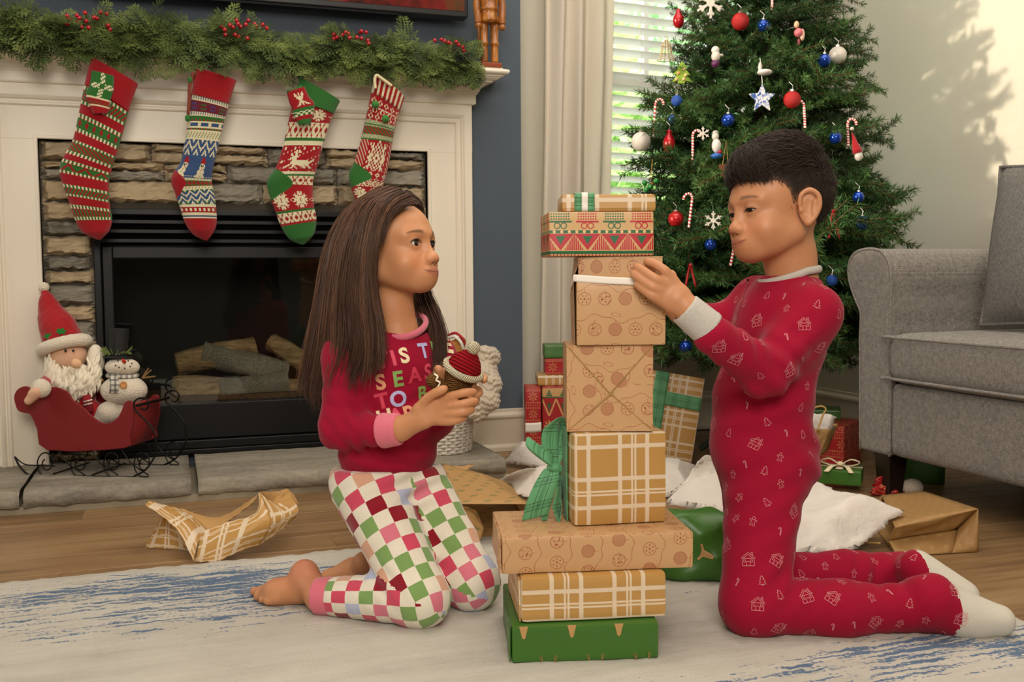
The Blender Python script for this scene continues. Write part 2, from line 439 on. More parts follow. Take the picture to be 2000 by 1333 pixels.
# left wall with the window the low sun comes through (outside the frame)
m = MB(); XL = -2.6
m.box((XL-0.12, -1.5, -0.055), (XL, 2.45, CEIL)).box((XL-0.12, 3.24, -0.055), (XL, YW, CEIL)).box((XL-0.12, 2.45, -0.055), (XL, 3.24, 1.02)).box((XL-0.12, 2.45, 2.3), (XL, 3.24, CEIL))
struct(m.build('wall_left', CREAM))
wl = struct(thing('window_2', (XL-0.06, 2.85, 1.02)))
_slat_m = plain('#f4f1ea', 0.5, 0.02)
for i in range(28):
    z = 1.05+i*0.045
    boxo('blind_slat', (XL-0.07, 2.46, z), (XL-0.02, 3.23, z+0.003), _slat_m, wl)
# baseboards
def baseboard(name, a, b, out, h=0.155, t=0.016):
    a = np.array([*a, 0.]); b = np.array([*b, 0.]); o = np.array([*out, 0.])
    prof = [(0, 0), (t+0.012, 0), (t+0.012, 0.018), (t, 0.026), (t, h-0.038), (t+0.004, h-0.03), (t+0.004, h-0.022), (t*0.55, h-0.012), (t*0.5, h), (0, h)]
    mb = MB(); poly = [a+o*p+V(0, 0, z) for p, z in prof]; mb.prism(poly, b-a)
    ob = struct(mb.build(name, plain('#d5cbb6', 0.5, 0.03, 5))); bevel(ob, 0.002, 1); return ob
baseboard('baseboard_back', (0.98, YB), (XB+0.016, YB), (0, -1))
baseboard('baseboard_window', (XB, YW), (XR, YW), (0, -1))
baseboard('baseboard_right', (XR, YW), (XR, -1.0), (-1, 0))
baseboard('baseboard_return', (XB, YB-0.016), (XB, YW), (1, 0))
# window 1: frame, sashes, glass, blinds
win = struct(thing('window_1', ((XW0+XW1)/2, YW, ZW0)))
WW = plain('#f3f0e8', 0.4, 0.02, 5)
m = MB()
for x in (XW0, XW1-0.04): m.box((x, YW+0.03, ZW0), (x+0.04, YW+0.13, ZW1))
m.box((XW0, YW+0.03, ZW1-0.04), (XW1, YW+0.13, ZW1)).box((XW0, YW+0.03, ZW0), (XW1, YW+0.13, ZW0+0.04)); m.build('frame', WW, win)
boxo('meeting_rail', (XW0+0.04, YW+0.05, 1.385), (XW1-0.04, YW+0.10, 1.43), WW, win)
for x in (1.855, 2.15): boxo('muntin', (x-0.011, YW+0.06, 1.43), (x+0.011, YW+0.085, ZW1-0.04), WW, win)
def glassy(name, tint, ior=1.45, rough=0.02):
    g = Mat(name, rough); tr = g.n('ShaderNodeBsdfTransparent'); tr.inputs[0].default_value = (*lin(tint), 1); gl = g.n('ShaderNodeBsdfGlossy'); gl.inputs['Roughness'].default_value = rough
    fr = g.n('ShaderNodeFresnel'); fr.inputs[0].default_value = ior; mx = g.n('ShaderNodeMixShader')
    g.nt.links.new(fr.outputs[0], mx.inputs[0]); g.nt.links.new(tr.outputs[0], mx.inputs[1]); g.nt.links.new(gl.outputs[0], mx.inputs[2]); g.nt.links.new(mx.outputs[0], g.nt.nodes['Material Output'].inputs[0]); return g
GL = glassy('window_glass', '#ffffff')
boxo('pane', (XW0+0.04, YW+0.071, 1.43), (XW1-0.04, YW+0.074, ZW1-0.04), GL, win); boxo('pane', (XW0+0.04, YW+0.09, ZW0+0.04), (XW1-0.04, YW+0.093, 1.385), GL, win)
boxo('window_sill', (XW0-0.05, YW-0.03, ZW0-0.025), (XW1+0.05, YW+0.03, ZW0), WW, win, 0.004)
m = MB()
for x0, x1 in ((XW0-0.07, XW0), (XW1, XW1+0.07)): m.box((x0, YW-0.016, ZW0-0.025), (x1, YW, ZW1+0.07))
m.box((XW0, YW-0.016, ZW1), (XW1, YW, ZW1+0.07)); bevel(m.build('casing', WW, win), 0.003)
SL = Mat('blind_slat_white', 0.35); SL.base('#fbfaf5')
_t = SL.n('ShaderNodeBsdfTranslucent'); _t.inputs[0].default_value = (0.95, 0.95, 0.92, 1); _m = SL.n('ShaderNodeMixShader'); _m.inputs[0].default_value = 0.35
SL.nt.links.new(SL.b.outputs[0], _m.inputs[1]); SL.nt.links.new(_t.outputs[0], _m.inputs[2]); SL.nt.links.new(_m.outputs[0], SL.nt.nodes['Material Output'].inputs[0])
i = 0; z = ZW0+0.02
while z < ZW1-0.03:
    tlt = -0.34; mb = MB(); c = math.cos(tlt)*0.024; s_ = math.sin(tlt)*0.024; dz = -0.028     # slats hang a touch lower to the right
    mb.prism([V(XW0+0.008, YW+0.020-c, z-s_), V(XW0+0.008, YW+0.020-c*0.5, z-s_*0.5+0.003), V(XW0+0.008, YW+0.020+c, z+s_), V(XW0+0.008, YW+0.020+c, z+s_-0.003), V(XW0+0.008, YW+0.020-c, z-s_-0.003)], V(XW1-XW0-0.016, 0, dz))
    mb.build('slat', SL, win); z += 0.0452
for x in (1.80, 2.2):
    MB().tube([V(x, YW-0.006, ZW0+0.02), V(x, YW-0.006, ZW1)], 0.0009, 4).build('lift_cord', plain('#efe9dc', 0.8), win)
boxo('head_rail', (XW0+0.004, YW-0.01, ZW1-0.05), (XW1-0.004, YW+0.045, ZW1), WW, win)
# curtain: pleated sheet
cu = Mat('cream_linen_curtain', 0.9, 0.2); _n = cu.noise(1, 3, 0.6, cu.vec(cu.xyz()[0]*600, cu.xyz()[1]*600, cu.xyz()[2]*90)); cu.base(cu.mix(_n, '#f1e6d4', '#fbf4e8')); cu.bump(_n, 0.25, 0.002)
_t = cu.n('ShaderNodeBsdfTranslucent'); _t.inputs[0].default_value = (0.95, 0.90, 0.82, 1); _m = cu.n('ShaderNodeMixShader'); _m.inputs[0].default_value = 0.35; cu.nt.links.new(cu.b.outputs[0], _m.inputs[1]); cu.nt.links.new(_t.outputs[0], _m.inputs[2]); cu.nt.links.new(_m.outputs[0], cu.nt.nodes['Material Output'].inputs[0])
nu, nv = 120, 40
uu, vv = np.meshgrid(np.linspace(0, 1, nu), np.linspace(0, 1, nv), indexing='ij')
zz = 0.015+vv*2.35
x0 = 1.335+0.055*vv; x1 = 1.60+0.075*vv
cx_ = x0+(x1-x0)*uu+0.006*np.sin(uu*31+2)*(1-vv)
cy_ = YW-0.072+0.030*np.sin(uu*2*math.pi*3.4+0.6*np.sin(vv*2))*(0.75+0.25*np.sin(uu*5))+0.008*np.sin(vv*9+uu*14)
ct = MB().grid(np.stack([cx_, cy_, zz], -1)).build('curtain', cu, smooth=True, uv=np.stack([uu*0.5, vv*2.3], -1).reshape(-1, 2)); solidify(ct, 0.002)
tag(ct, 'cream linen curtain hanging beside the window with blinds', 'curtain')
struct(boxo('wall_front', (XL-0.12, -1.62, -0.055), (XR+0.12, -1.5, CEIL), plain('#6f6c61', 0.8, 0.05, 4)))
struct(boxo('ceiling', (XL-0.12, -1.62, CEIL), (XR+0.12, YW+0.14, CEIL+0.1), plain('#f4efe6', 0.9, 0.02, 4)))
# ------------------------------------------------------------------ outdoors
def leaf_cloud(c, r, n, size, seed, squash=1.0):
    g = np.random.default_rng(seed); d = g.standard_normal((n, 3)); d /= np.linalg.norm(d, axis=1)[:, None]
    p = np.asarray(c)+d*np.asarray(r)*(0.45+0.55*g.random((n, 1))**0.5)
    a = g.standard_normal((n, 3)); a /= np.linalg.norm(a, axis=1)[:, None]; b = np.cross(a, g.standard_normal((n, 3))); b /= np.linalg.norm(b, axis=1)[:, None]
    s = size*(0.6+0.8*g.random((n, 1)))
    v = np.stack([p-a*s, p+b*s*0.5, p+a*s, p-b*s*0.5], 1).reshape(-1, 3); f = np.arange(4*n).reshape(n, 4)
    return v, f
def leafmat(c1, c2, c3):
    m = Mat('leaf_'+c1.strip('#'), 0.6, 0.2); oi = m.noise(2.2, 4); m.base(m.ramp(oi, [(0.3, c1), (0.5, c2), (0.7, c3)]))
    tr = m.n('ShaderNodeBsdfTranslucent'); m.nt.links.new(m.b.inputs['Base Color'].links[0].from_socket, tr.inputs[0])
    mx = m.n('ShaderNodeMixShader'); mx.inputs[0].default_value = 0.45
    m.nt.links.new(m.b.outputs[0], mx.inputs[1]); m.nt.links.new(tr.outputs[0], mx.inputs[2]); m.nt.links.new(mx.outputs[0], m.nt.nodes['Material Output'].inputs[0]); return m
LM = [leafmat('#86ad63', '#b4d487', '#e2eeb4'), leafmat('#76a57a', '#a5cc9a', '#d3e8bd'), leafmat('#b3bd70', '#d6dd96', '#f1eec0')]
for i, (c, r, mi, lab) in enumerate([((2.9, 7.0, 1.4), (0.95, 0.6, 1.3), 0, 'green leafy tree seen through the upper blinds'), ((4.9, 8.8, 1.9), (1.1, 0.9, 1.9), 1, 'dark green tree beyond the right half of the window'),
        ((3.6, 10.6, 2.6), (1.9, 0.9, 2.2), 2, 'yellow-green tree top high behind the blinds'), ((4.55, 6.9, 0.5), (0.6, 0.6, 0.9), 0, 'low green shrub seen through the lower blinds'), ((7.2, 8.4, 1.2), (1.1, 0.8, 1.5), 2, 'yellow-green bush at the far right outdoors')]):
    t = thing('garden_tree', (c[0], c[1], -0.5), lab, 'tree')
    v, f = leaf_cloud(c, r, 4200, 0.085, 40+i); mk('crown', v, f, LM[mi], t)
    MB().tube([V(c[0], c[1], -0.5), V(c[0]+0.05, c[1], c[2]*0.6), V(c[0], c[1]+0.05, c[2])], [0.09, 0.07, 0.03], 8).build('trunk', plain('#6b5a48', 0.9), t)
lawn = boxo('lawn', (-6, YW+0.3, -0.6), (14, 22, -0.5), plain('#93ab62', 0.95, 0.25, 2)); struct(lawn)
# ================================================================== FIREPLACE
MW = plain('#ece2d0', 0.42, 0.025, 5)
OX0, OX1, OZ0, OZ1 = -0.368, 0.855, 0.065, 1.070; SX0, SX1 = -0.53, 1.017
mant = thing('fireplace_mantel', (0.2435, YB, 0.065), 'white painted wooden fireplace mantel with crown shelf framing the stone', 'mantel')
def prof_frame(inset, prof, name):
    """three-sided moulding (left, top, right) mitred round the opening; prof = (distance outward from opening, distance proud)"""
    mb = MB(); rings = []
    for (cx, cz, sx, sz) in ((OX0, OZ0, -1, 0), (OX0, OZ1, -1, 1), (OX1, OZ1, 1, 1), (OX1, OZ0, 1, 0)):
        rings.append([V(cx+sx*d, YS-p, cz+sz*d) for d, p in prof])
    k = len(prof); vs = np.array(rings).reshape(-1, 3)
    fs = [(i*k+j, (i+1)*k+j, (i+1)*k+j+1, i*k+j+1) for i in range(3) for j in range(k-1)]
    return mb.add(vs, fs).build(name, MW, mant)
m = MB(); m.box((SX0, YS, 0.065), (OX0, YB, OZ1)); bevel(m.build('pilaster', MW, mant), 0.002)
m = MB(); m.box((OX1, YS, 0.065), (SX1, YB, OZ1)); bevel(m.build('pilaster', MW, mant), 0.002)
boxo('header_panel', (SX0, YS, OZ1), (SX1, YB, 1.30), MW, mant)
prof_frame(0, [(0, -0.03), (0, 0.004), (0.002, 0.007), (0.010, 0.007), (0.012, 0.004), (0.012, -0.001)], 'opening_bead')
prof_frame(0, [(0.100, -0.001), (0.100, 0.004), (0.104, 0.008), (0.110, 0.008), (0.113, 0.003), (0.117, 0.003), (0.121, 0.010), (0.127, 0.014), (0.131, 0.010), (0.131, -0.001)], 'panel_moulding')
def sweep(prof, name):
    mb = MB(); rings = [[V(SX0-o, YB, z) for o, z in prof], [V(SX0-o, YS-o, z) for o, z in prof], [V(SX1+o, YS-o, z) for o, z in prof], [V(SX1+o, YB, z) for o, z in prof]]
    k = len(prof); fs = [(i*k+j, (i+1)*k+j, (i+1)*k+j+1, i*k+j+1) for i in range(3) for j in range(k-1)]
    return mb.add(np.array(rings).reshape(-1, 3), fs).build(name, MW, mant)
sweep([(0, 1.236), (0.010, 1.238), (0.012, 1.242), (0.012, 1.271)], 'frieze')
sweep([(0.012, 1.271), (0.016, 1.271), (0.018, 1.277), (0.022, 1.280), (0.024, 1.288), (0.030, 1.296), (0.040, 1.303), (0.054, 1.308), (0.058, 1.309), (0.059, 1.313), (0.068, 1.314), (0.079, 1.320), (0.081, 1.324)], 'crown_moulding')
sweep([(0.081, 1.324), (0.088, 1.324), (0.088, 1.328), (0.094, 1.329), (0.101, 1.331), (0.105, 1.335), (0.106, 1.339), (0.104, 1.344), (0.098, 1.347), (0.088, 1.348), (0.086, 1.353), (-0.4, 1.353)], 'shelf')
boxo('shelf_core', (SX0-0.08, YS-0.08, 1.328), (SX1+0.08, YB, 1.352), MW, mant)
# stone veneer: each stone a piece of the wall
STN = []
for nm, a, b, c in (('tan', '#8f8068', '#b5a284', '#c9b796'), ('grey', '#6d675c', '#8d877a', '#a59c8a'), ('buff', '#9c8a6d', '#bda887', '#a8977a')):
    s_ = Mat('stone_'+nm, 0.9, 0.25); q = s_.xyz(); n1 = s_.noise(1, 6, 0.65, s_.vec(q[0]*6, q[1]*9, q[2]*26), dist=0.8); n2 = s_.noise(45, 4, 0.6)
    rn = X_(s_.nt, s_.n('ShaderNodeObjectInfo').outputs['Random'])
    s_.base(s_.ramp(n1*0.7+n2*0.25+(rn-0.5)*0.2, [(0.25, a), (0.5, b), (0.72, c)])); s_.bump(n1*0.6+n2*0.4, 0.9, 0.012); STN.append(s_)
ws = thing('wall_stone', (0.2435, YB-0.04, 0.065), kind='structure')
IX0, IX1, IZ1 = -0.222, 0.709, 0.862
m = MB(); m.box((OX0-0.02, YB-0.035, OZ0), (IX0+0.01, YB-0.001, OZ1+0.02)).box((IX1-0.01, YB-0.035, OZ0), (OX1+0.02, YB-0.001, OZ1+0.02)).box((IX0, YB-0.035, IZ1-0.005), (IX1, YB-0.001, OZ1+0.02)); m.build('mortar', plain('#4d463b', 0.95, 0.2, 60), ws)
def stone(x0, x1, z0, z1, mi, proud):
    g = np.random.default_rng(int(abs(x0*9973+z0*7919)*1000) % 100000)
    nx, nz = max(6, int((x1-x0)/0.016)), 7
    X, Z = np.meshgrid(np.linspace(0, 1, nx+1), np.linspace(0, 1, nz+1), indexing='ij')
    ex = np.minimum(X, 1-X)*(x1-x0); ez = np.minimum(Z, 1-Z)*(z1-z0); e = np.minimum(ex, ez)
    prof = np.clip(e/0.0065, 0, 1)**0.45; strat = 0.0035*np.sign(np.sin(Z*g.uniform(4, 11)+X*g.uniform(-2, 2)+g.uniform(0, 6)))*(0.5+0.5*np.sin(X*g.uniform(2, 6)+g.uniform(0, 6)))
    jx = g.normal(0, 0.0025, X.shape); jz = g.normal(0, 0.0025, X.shape); wob = 0.004*np.sin(X*g.uniform(3, 8)+g.uniform(0, 6))
    yy = YB-0.036-(0.012+proud*(0.8+0.2*np.sin(X*3+g.uniform(0, 6)))+strat)*prof-g.normal(0, 0.0016, X.shape)*prof
    P = np.stack([x0+X*(x1-x0)+jx, yy, z0+Z*(z1-z0)+jz+wob*(Z-0.5)], -1)
    o = MB().grid(P).build('stone', STN[mi], ws, smooth=False, flip=False); return o
_rows = [0.064, 0.062, 0.066]   # above the insert, from the top
z = OZ1; gs = random.Random(5)
for r, hgt in enumerate((0.062, 0.058, 0.068)):
    x = OX0+0.004; 
    while x < OX1-0.01:
        L = gs.uniform(0.16, 0.42); x1 = min(x+L, OX1-0.003)
        if OX1-x1 < 0.09: x1 = OX1-0.003
        if gs.random() < 0.28 and r < 2:
            stone(x+0.002, x1-0.002, z-hgt*0.45+0.002, z-0.002, gs.choice((0, 1, 2)), 0.018); stone(x+0.002, x1-0.002, z-hgt+0.002, z-hgt*0.45-0.001, gs.choice((0, 1)), 0.013)
        else: stone(x+0.002, x1-0.002, z-hgt+0.002, z-0.002, gs.choice((0, 1, 0, 2)), gs.uniform(0.012, 0.022))
        x = x1
    z -= hgt
for (xa, xb) in ((OX0+0.004, IX0-0.002), (IX1+0.002, OX1-0.003)):
    zz_ = IZ1+0.018; k = 0
    for hgt in (0.058, 0.045, 0.064, 0.044, 0.044, 0.066, 0.052, 0.060, 0.048, 0.07, 0.056, 0.05, 0.07, 0.055, 0.066):
        z0 = max(zz_-hgt, OZ0+0.002)
        if zz_-OZ0 < 0.02: break
        stone(xa, xb+gs.uniform(-0.006, 0.004), z0+0.002, zz_-0.002, (2, 1, 0, 1, 0, 1)[k % 6], gs.uniform(0.008, 0.02)); zz_ -= hgt; k += 1
# fireplace insert
BK = plain('#0d0d0e', 0.4, 0.2, 20, spec=0.3); BK2 = plain('#070708', 0.6, 0.2, 20, spec=0.2)
ins = thing('fireplace_insert', (0.2435, YB-0.03, 0.066), 'black metal gas fireplace insert with glass front and louvres', 'fireplace')
m = MB(); FY = YS+0.006
m.box((IX0, FY, 0.067), (IX0+0.022, YB, IZ1)).box((IX1-0.022, FY, 0.067), (IX1, YB, IZ1)).box((IX0, FY, IZ1-0.02), (IX1, YB, IZ1)).box((IX0, FY, 0.067), (IX1, YB, 0.083)); bevel(m.build('outer_frame', BK, ins), 0.003)
for z in (0.752, 0.782, 0.812):
    mb = MB(); mb.prism([V(IX0+0.022, FY+0.012, z), V(IX0+0.022, FY+0.002, z+0.004), V(IX0+0.022, FY+0.002, z+0.014), V(IX0+0.022, FY+0.03, z+0.024), V(IX0+0.022, FY+0.03, z+0.016)], V(IX1-IX0-0.044, 0, 0)); mb.build('louvre', BK, ins)
boxo('louvre_back', (IX0+0.02, FY+0.035, 0.74), (IX1-0.02, FY+0.04, 0.845), BK2, ins)
m = MB(); gx0, gx1, gz0, gz1 = IX0+0.055, IX1-0.055, 0.232, 0.705
m.box((IX0+0.024, FY+0.012, 0.09), (gx0, FY+0.03, 0.742)).box((gx1, FY+0.012, 0.09), (IX1-0.024, FY+0.03, 0.742)).box((gx0, FY+0.012, gz1), (gx1, FY+0.03, 0.742)).box((gx0, FY+0.012, 0.115), (gx1, FY+0.03, gz0)); bevel(m.build('door_frame', BK, ins), 0.003)
boxo('lower_rail', (IX0+0.024, FY+0.004, 0.084), (IX1-0.024, FY+0.025, 0.112), BK, ins, 0.003)
FG = glassy('fireplace_glass', '#eef0ee')
boxo('glass_pane', (gx0, FY+0.022, gz0), (gx1, FY+0.025, gz1), FG, ins)
m = MB(); fb = FY+0.38
m.box((IX0+0.03, fb, 0.1), (IX1-0.03, fb+0.01, 0.75)).box((IX0+0.02, FY+0.04, 0.1), (IX0+0.03, fb, 0.75)).box((IX1-0.03, FY+0.04, 0.1), (IX1-0.02, fb, 0.75)).box((IX0+0.03, FY+0.04, 0.74), (IX1-0.03, fb, 0.75)); m.build('firebox_lining', plain('#211f1b', 0.9, 0.25, 12), ins)
boxo('firebox_floor', (IX0+0.03, FY+0.035, 0.18), (IX1-0.03, fb, 0.235), plain('#3b372f', 0.95, 0.4, 60, 0.5), ins)
# the wall needs a recess for the firebox
for o_ in (wb,):
    bm = bmesh.new(); bm.from_mesh(o_.data); bm.free()
wme = MB(); wme.box((-0.735, YB, 0), (IX0+0.02, YB+0.22, CEIL)).box((IX1-0.02, YB, 0), (XB, YB+0.22, CEIL)).box((IX0+0.02, YB, 0.75), (IX1-0.02, YB+0.22, CEIL)).box((IX0+0.02, YB, 0), (IX1-0.02, YB+0.22, 0.1)).box((IX0, YB+0.33, 0), (IX1, YB+0.36, 0.9)).box((IX0-0.02, YB+0.2, 0), (IX0, YB+0.36, 0.9)).box((IX1, YB+0.2, 0), (IX1+0.02, YB+0.36, 0.9))
bpy.data.objects.remove(wb, do_unlink=True); struct(wme.build('wall_back', BLUE))
# logs
BARK = Mat('charred_bark', 0.95, 0.2); q = BARK.xyz(); n1 = BARK.n('ShaderNodeTexVoronoi', feature='DISTANCE_TO_EDGE'); n1.inputs['Scale'].default_value = 48
d_ = X_(BARK.nt, n1.outputs[0]); n2 = BARK.noise(7, 4); BARK.base(BARK.ramp(n2*0.75+(d_*5).mn(0.35), [(0.35, '#4a463e'), (0.55, '#b0a694'), (0.78, '#d3c8b0')])); BARK.bump((d_*8).mn(1), 0.8, 0.01)
BARK2 = Mat('brown_bark', 0.95, 0.2); n2 = BARK2.noise(1, 4, 0.6, BARK2.vec(BARK2.xyz()[0]*18, BARK2.xyz()[1]*60, BARK2.xyz()[2]*60)); BARK2.base(BARK2.ramp(n2, [(0.3, '#83684a'), (0.55, '#c09e72'), (0.75, '#dfc195')])); BARK2.bump(n2, 0.8, 0.01)
CUT = plain('#f7d296', 0.8, 0.25, 25)
def log(a, b, r, mt, lab, charred=None):
    a = np.asarray(a, float); b = np.asarray(b, float); t = thing('gas_log', (a+b)/2-V(0, 0, r), lab, 'log', 'ceramic logs in the firebox')
    g = np.random.default_rng(int(abs(a[0]*1e4)+a[2]*1e3)); n = 14; k = 12; ax = b-a; uu_ = nrm(np.cross(ax, V(0.3, 0.1, 1))); ww_ = nrm(np.cross(ax, uu_)); ph = g.uniform(0, 6, 5)
    vs = []
    for i in range(n):
        s = i/(n-1); c = a+ax*s+uu_*0.012*math.sin(s*5+ph[0])
        for j in range(k):
            th = 2*math.pi*j/k; rr = r*(1+0.10*math.sin(2*th+ph[1]+s*3)+0.08*math.sin(3*th+ph[2]-s*5)+g.normal(0, 0.03))
            vs.append(c+rr*(math.cos(th)*uu_+math.sin(th)*ww_))
    mb = MB().add(vs, [(i*k+j, i*k+(j+1) % k, (i+1)*k+(j+1) % k, (i+1)*k+j) for i in range(n-1) for j in range(k)]); mb.build('bark', mt, t, smooth=True)
    for e, sgn in ((0, -1), (n-1, 1)):
        ring = [vs[e*k+j] for j in range(k)]; c = np.mean(ring, 0)+nrm(ax)*0.004*sgn
        MB().add(ring+[c], [(j, (j+1) % k, k) for j in range(k)]).build('cut_end', CUT, t, flip=(e == 0))
LY = FY+0.15
def L(u, v, y): return PY(u, v, y)
log(L(340, 765, LY), L(470, 762, LY+0.03), 0.050, BARK2, 'brown ceramic log with pale cut end at the left of the firebox')
log(L(345, 712, LY+0.08), L(500, 680, LY+0.10), 0.042, BARK2, 'brown curved ceramic log on the back left of the pile')
log(L(395, 690, LY+0.06), L(560, 730, LY+0.05), 0.040, BARK, 'charred black log lying across the middle of the pile')
log(L(430, 768, LY-0.03), L(560, 745, LY-0.02), 0.044, BARK, 'grey charred log at the front centre of the firebox')
log(L(530, 668, LY+0.11), L(640, 740, LY+0.02), 0.036, BARK2, 'slanted brown log with a pale split top at the right')
log(L(560, 762, LY), L(700, 770, LY+0.02), 0.040, BARK2, 'brown log with pale split face behind the girl')
boxo('ember_bed', (gx0+0.03, FY+0.06, 0.235), (gx1-0.03, FY+0.3, 0.25), plain('#6a5136', 0.95, 0.5, 90, 0.8), ins)
# hearth
hearth = thing('hearth', (0.25, 3.17, 0), 'low grey flagstone hearth running along the fireplace', 'hearth')
HS = Mat('flagstone', 0.85, 0.3); q = HS.xyz(); n1 = HS.noise(1, 5, 0.65, HS.vec(q[0]*4, q[1]*16, q[2]*10), dist=1.0); n2 = HS.noise(70, 3)
rn = X_(HS.nt, HS.n('ShaderNodeObjectInfo').outputs['Random'])
HS.base(HS.ramp(n1*0.75+n2*0.25+(rn-0.5)*0.1, [(0.28, '#6b645a'), (0.5, '#8d8678'), (0.72, '#a79e8d')])); HS.bump(n1*0.5+n2*0.5, 0.8, 0.008)
HY0, HY1 = 2.966, YB
boxo('mortar_bed', (-0.9, HY0+0.012, 0.0), (1.0, HY1, 0.02), plain('#a0957f', 0.95, 0.15, 50, 0.6), hearth)
def slab(x0, x1):
    g = np.random.default_rng(int(abs(x0)*1000)); nx = max(4, int((x1-x0)/0.025)); ny, nz = 12, 3; mb = MB()
    xs = np.linspace(x0, x1, nx+1)
    prof = [(HY0+0.012, 0.018), (HY0+0.003, 0.022), (HY0, 0.036), (HY0+0.002, 0.052), (HY0+0.012, 0.062), (HY0+0.03, 0.065)]+[(y, 0.065) for y in np.linspace(HY0+0.08, HY1, 8)]
    P = np.array([[V(x, y, z) for y, z in prof] for x in xs]); P[:, 1:5, 1] += g.normal(0, 0.004, (nx+1, 4)); P[:, 4:, 2] += g.normal(0, 0.0009, (nx+1, len(prof)-4)); P[:, 0:3, 2] += g.normal(0, 0.002, (nx+1, 3))
    P[0, :, 0] += 0.002; P[-1, :, 0] -= 0.002
    mb.grid(P); k = len(prof)
    mb.f += [tuple(range(k-1, -1, -1)), tuple(nx*k+j for j in range(k))]
    mb.build('slab', HS, hearth, smooth=True, flip=True)
for a, b in ((-0.9, -0.4), (-0.394, 0.045), (0.06, 0.60), (0.606, 0.995)): slab(a, b)
# television above the mantel
tv = thing('television', (0.2, YB, 1.52), 'black flat-screen television mounted on the blue wall', 'television')
bevel(boxo('bezel', (-0.45, 3.345, 1.525), (0.995, 3.40, 2.34), plain('#141416', 0.35, 0.1), tv), 0.004)
boxo('mount', (0.1, 3.40, 1.7), (0.45, YB, 2.1), BK2, tv)
SCN = Mat('screen_picture', 0.15, 0.5); q = SCN.xyz(); n1 = SCN.noise(9, 3, 0.5); n2 = SCN.noise(4, 4, 0.6)
SCN.base(SCN.ramp(n1*0.5+n2*0.5, [(0.36, '#0c0b0c'), (0.46, '#2c1410'), (0.54, '#6d1d18'), (0.6, '#5a3a22'), (0.7, '#241511')])); SCN.set(Emission_Strength=0.06)
SCN.nt.links.new(SCN.b.inputs['Base Color'].links[0].from_socket, SCN.b.inputs['Emission Color'])
boxo('screen', (-0.437, 3.3435, 1.545), (0.982, 3.346, 2.327), SCN, tv)
boxo('soundbar_lip', (-0.2, 3.35, 1.518), (0.75, 3.39, 1.526), BK2, tv)
# ================================================================== STOCKINGS
KW, KR, KG, KB, KM, KGR = lin('#e6dcb6'), lin('#a3121c'), lin('#2f6d2c'), lin('#35507c'), lin('#6d1a2c'), lin('#6f7f4a')
FLAKE = ['....X.X....', '..X.XXX.X..', '.XXX.X.XXX.', '..XXXXXXX..', 'XX.XX.XX.XX', '.XXXX.XXXX.', 'XX.XX.XX.XX', '..XXXXXXX..', '.XXX.X.XXX.', '..X.XXX.X..', '....X.X....']
SNOWMAN = ['...RRR....', '..RRRRR...', '...WWW....', '..WKWKW...', '..WWOWW...', '...WWW....', '..WWRWW...', '.WWWWWWW..', '.WWWRWWW..', '..WWWWW...', '.WWWWWWW..', 'WWWWRWWWW.', 'WWWWWWWWW.', '.WWWWWWW..']
DEER = ['.....X.X............', '....XX.XX...........', '..X..XX.............', '..XX.XX.............', '...XXXXX............', '..XXXXX.............', '..X.XXX...........X.', '....XXXXXXXXXXX..XX.', '...XXXXXXXXXXXXXXX..', '...XXXXXXXXXXXXXX...', '..XX.XXXXXXXXXXX....', '.XX..XX...XXX.XXX...', 'XX...X.X....XX..XX..', 'X...XX..X....XX..XX.', '....X....X.....X..X.']
BIGD = ['......XX......', 'X.X..X..X..X.X', '.XX.X.XX.X.XX.', '..XX.X..X.XX..', 'X.X.X.XX.X.X.X', '.XXX.XXXX.XXX.', 'XXX.XX..XX.XXX', '.XXX.XXXX.XXX.', 'X.X.X.XX.X.X.X', '..XX.X..X.XX..', '.XX.X.XX.X.XX.', 'X.X..X..X..X.X', '......XX......']
def bmp(B, c, r, w=None, h=None):
    h = h or len(B); w = w or len(B[0]); return B[int(r*len(B)/h) % len(B)][int(c*len(B[0])/w) % len(B[0])] if 0 <= r < h and 0 <= c < w else '.'
def dots(i, k, n): return KW if (i % 3) < 2 else KG
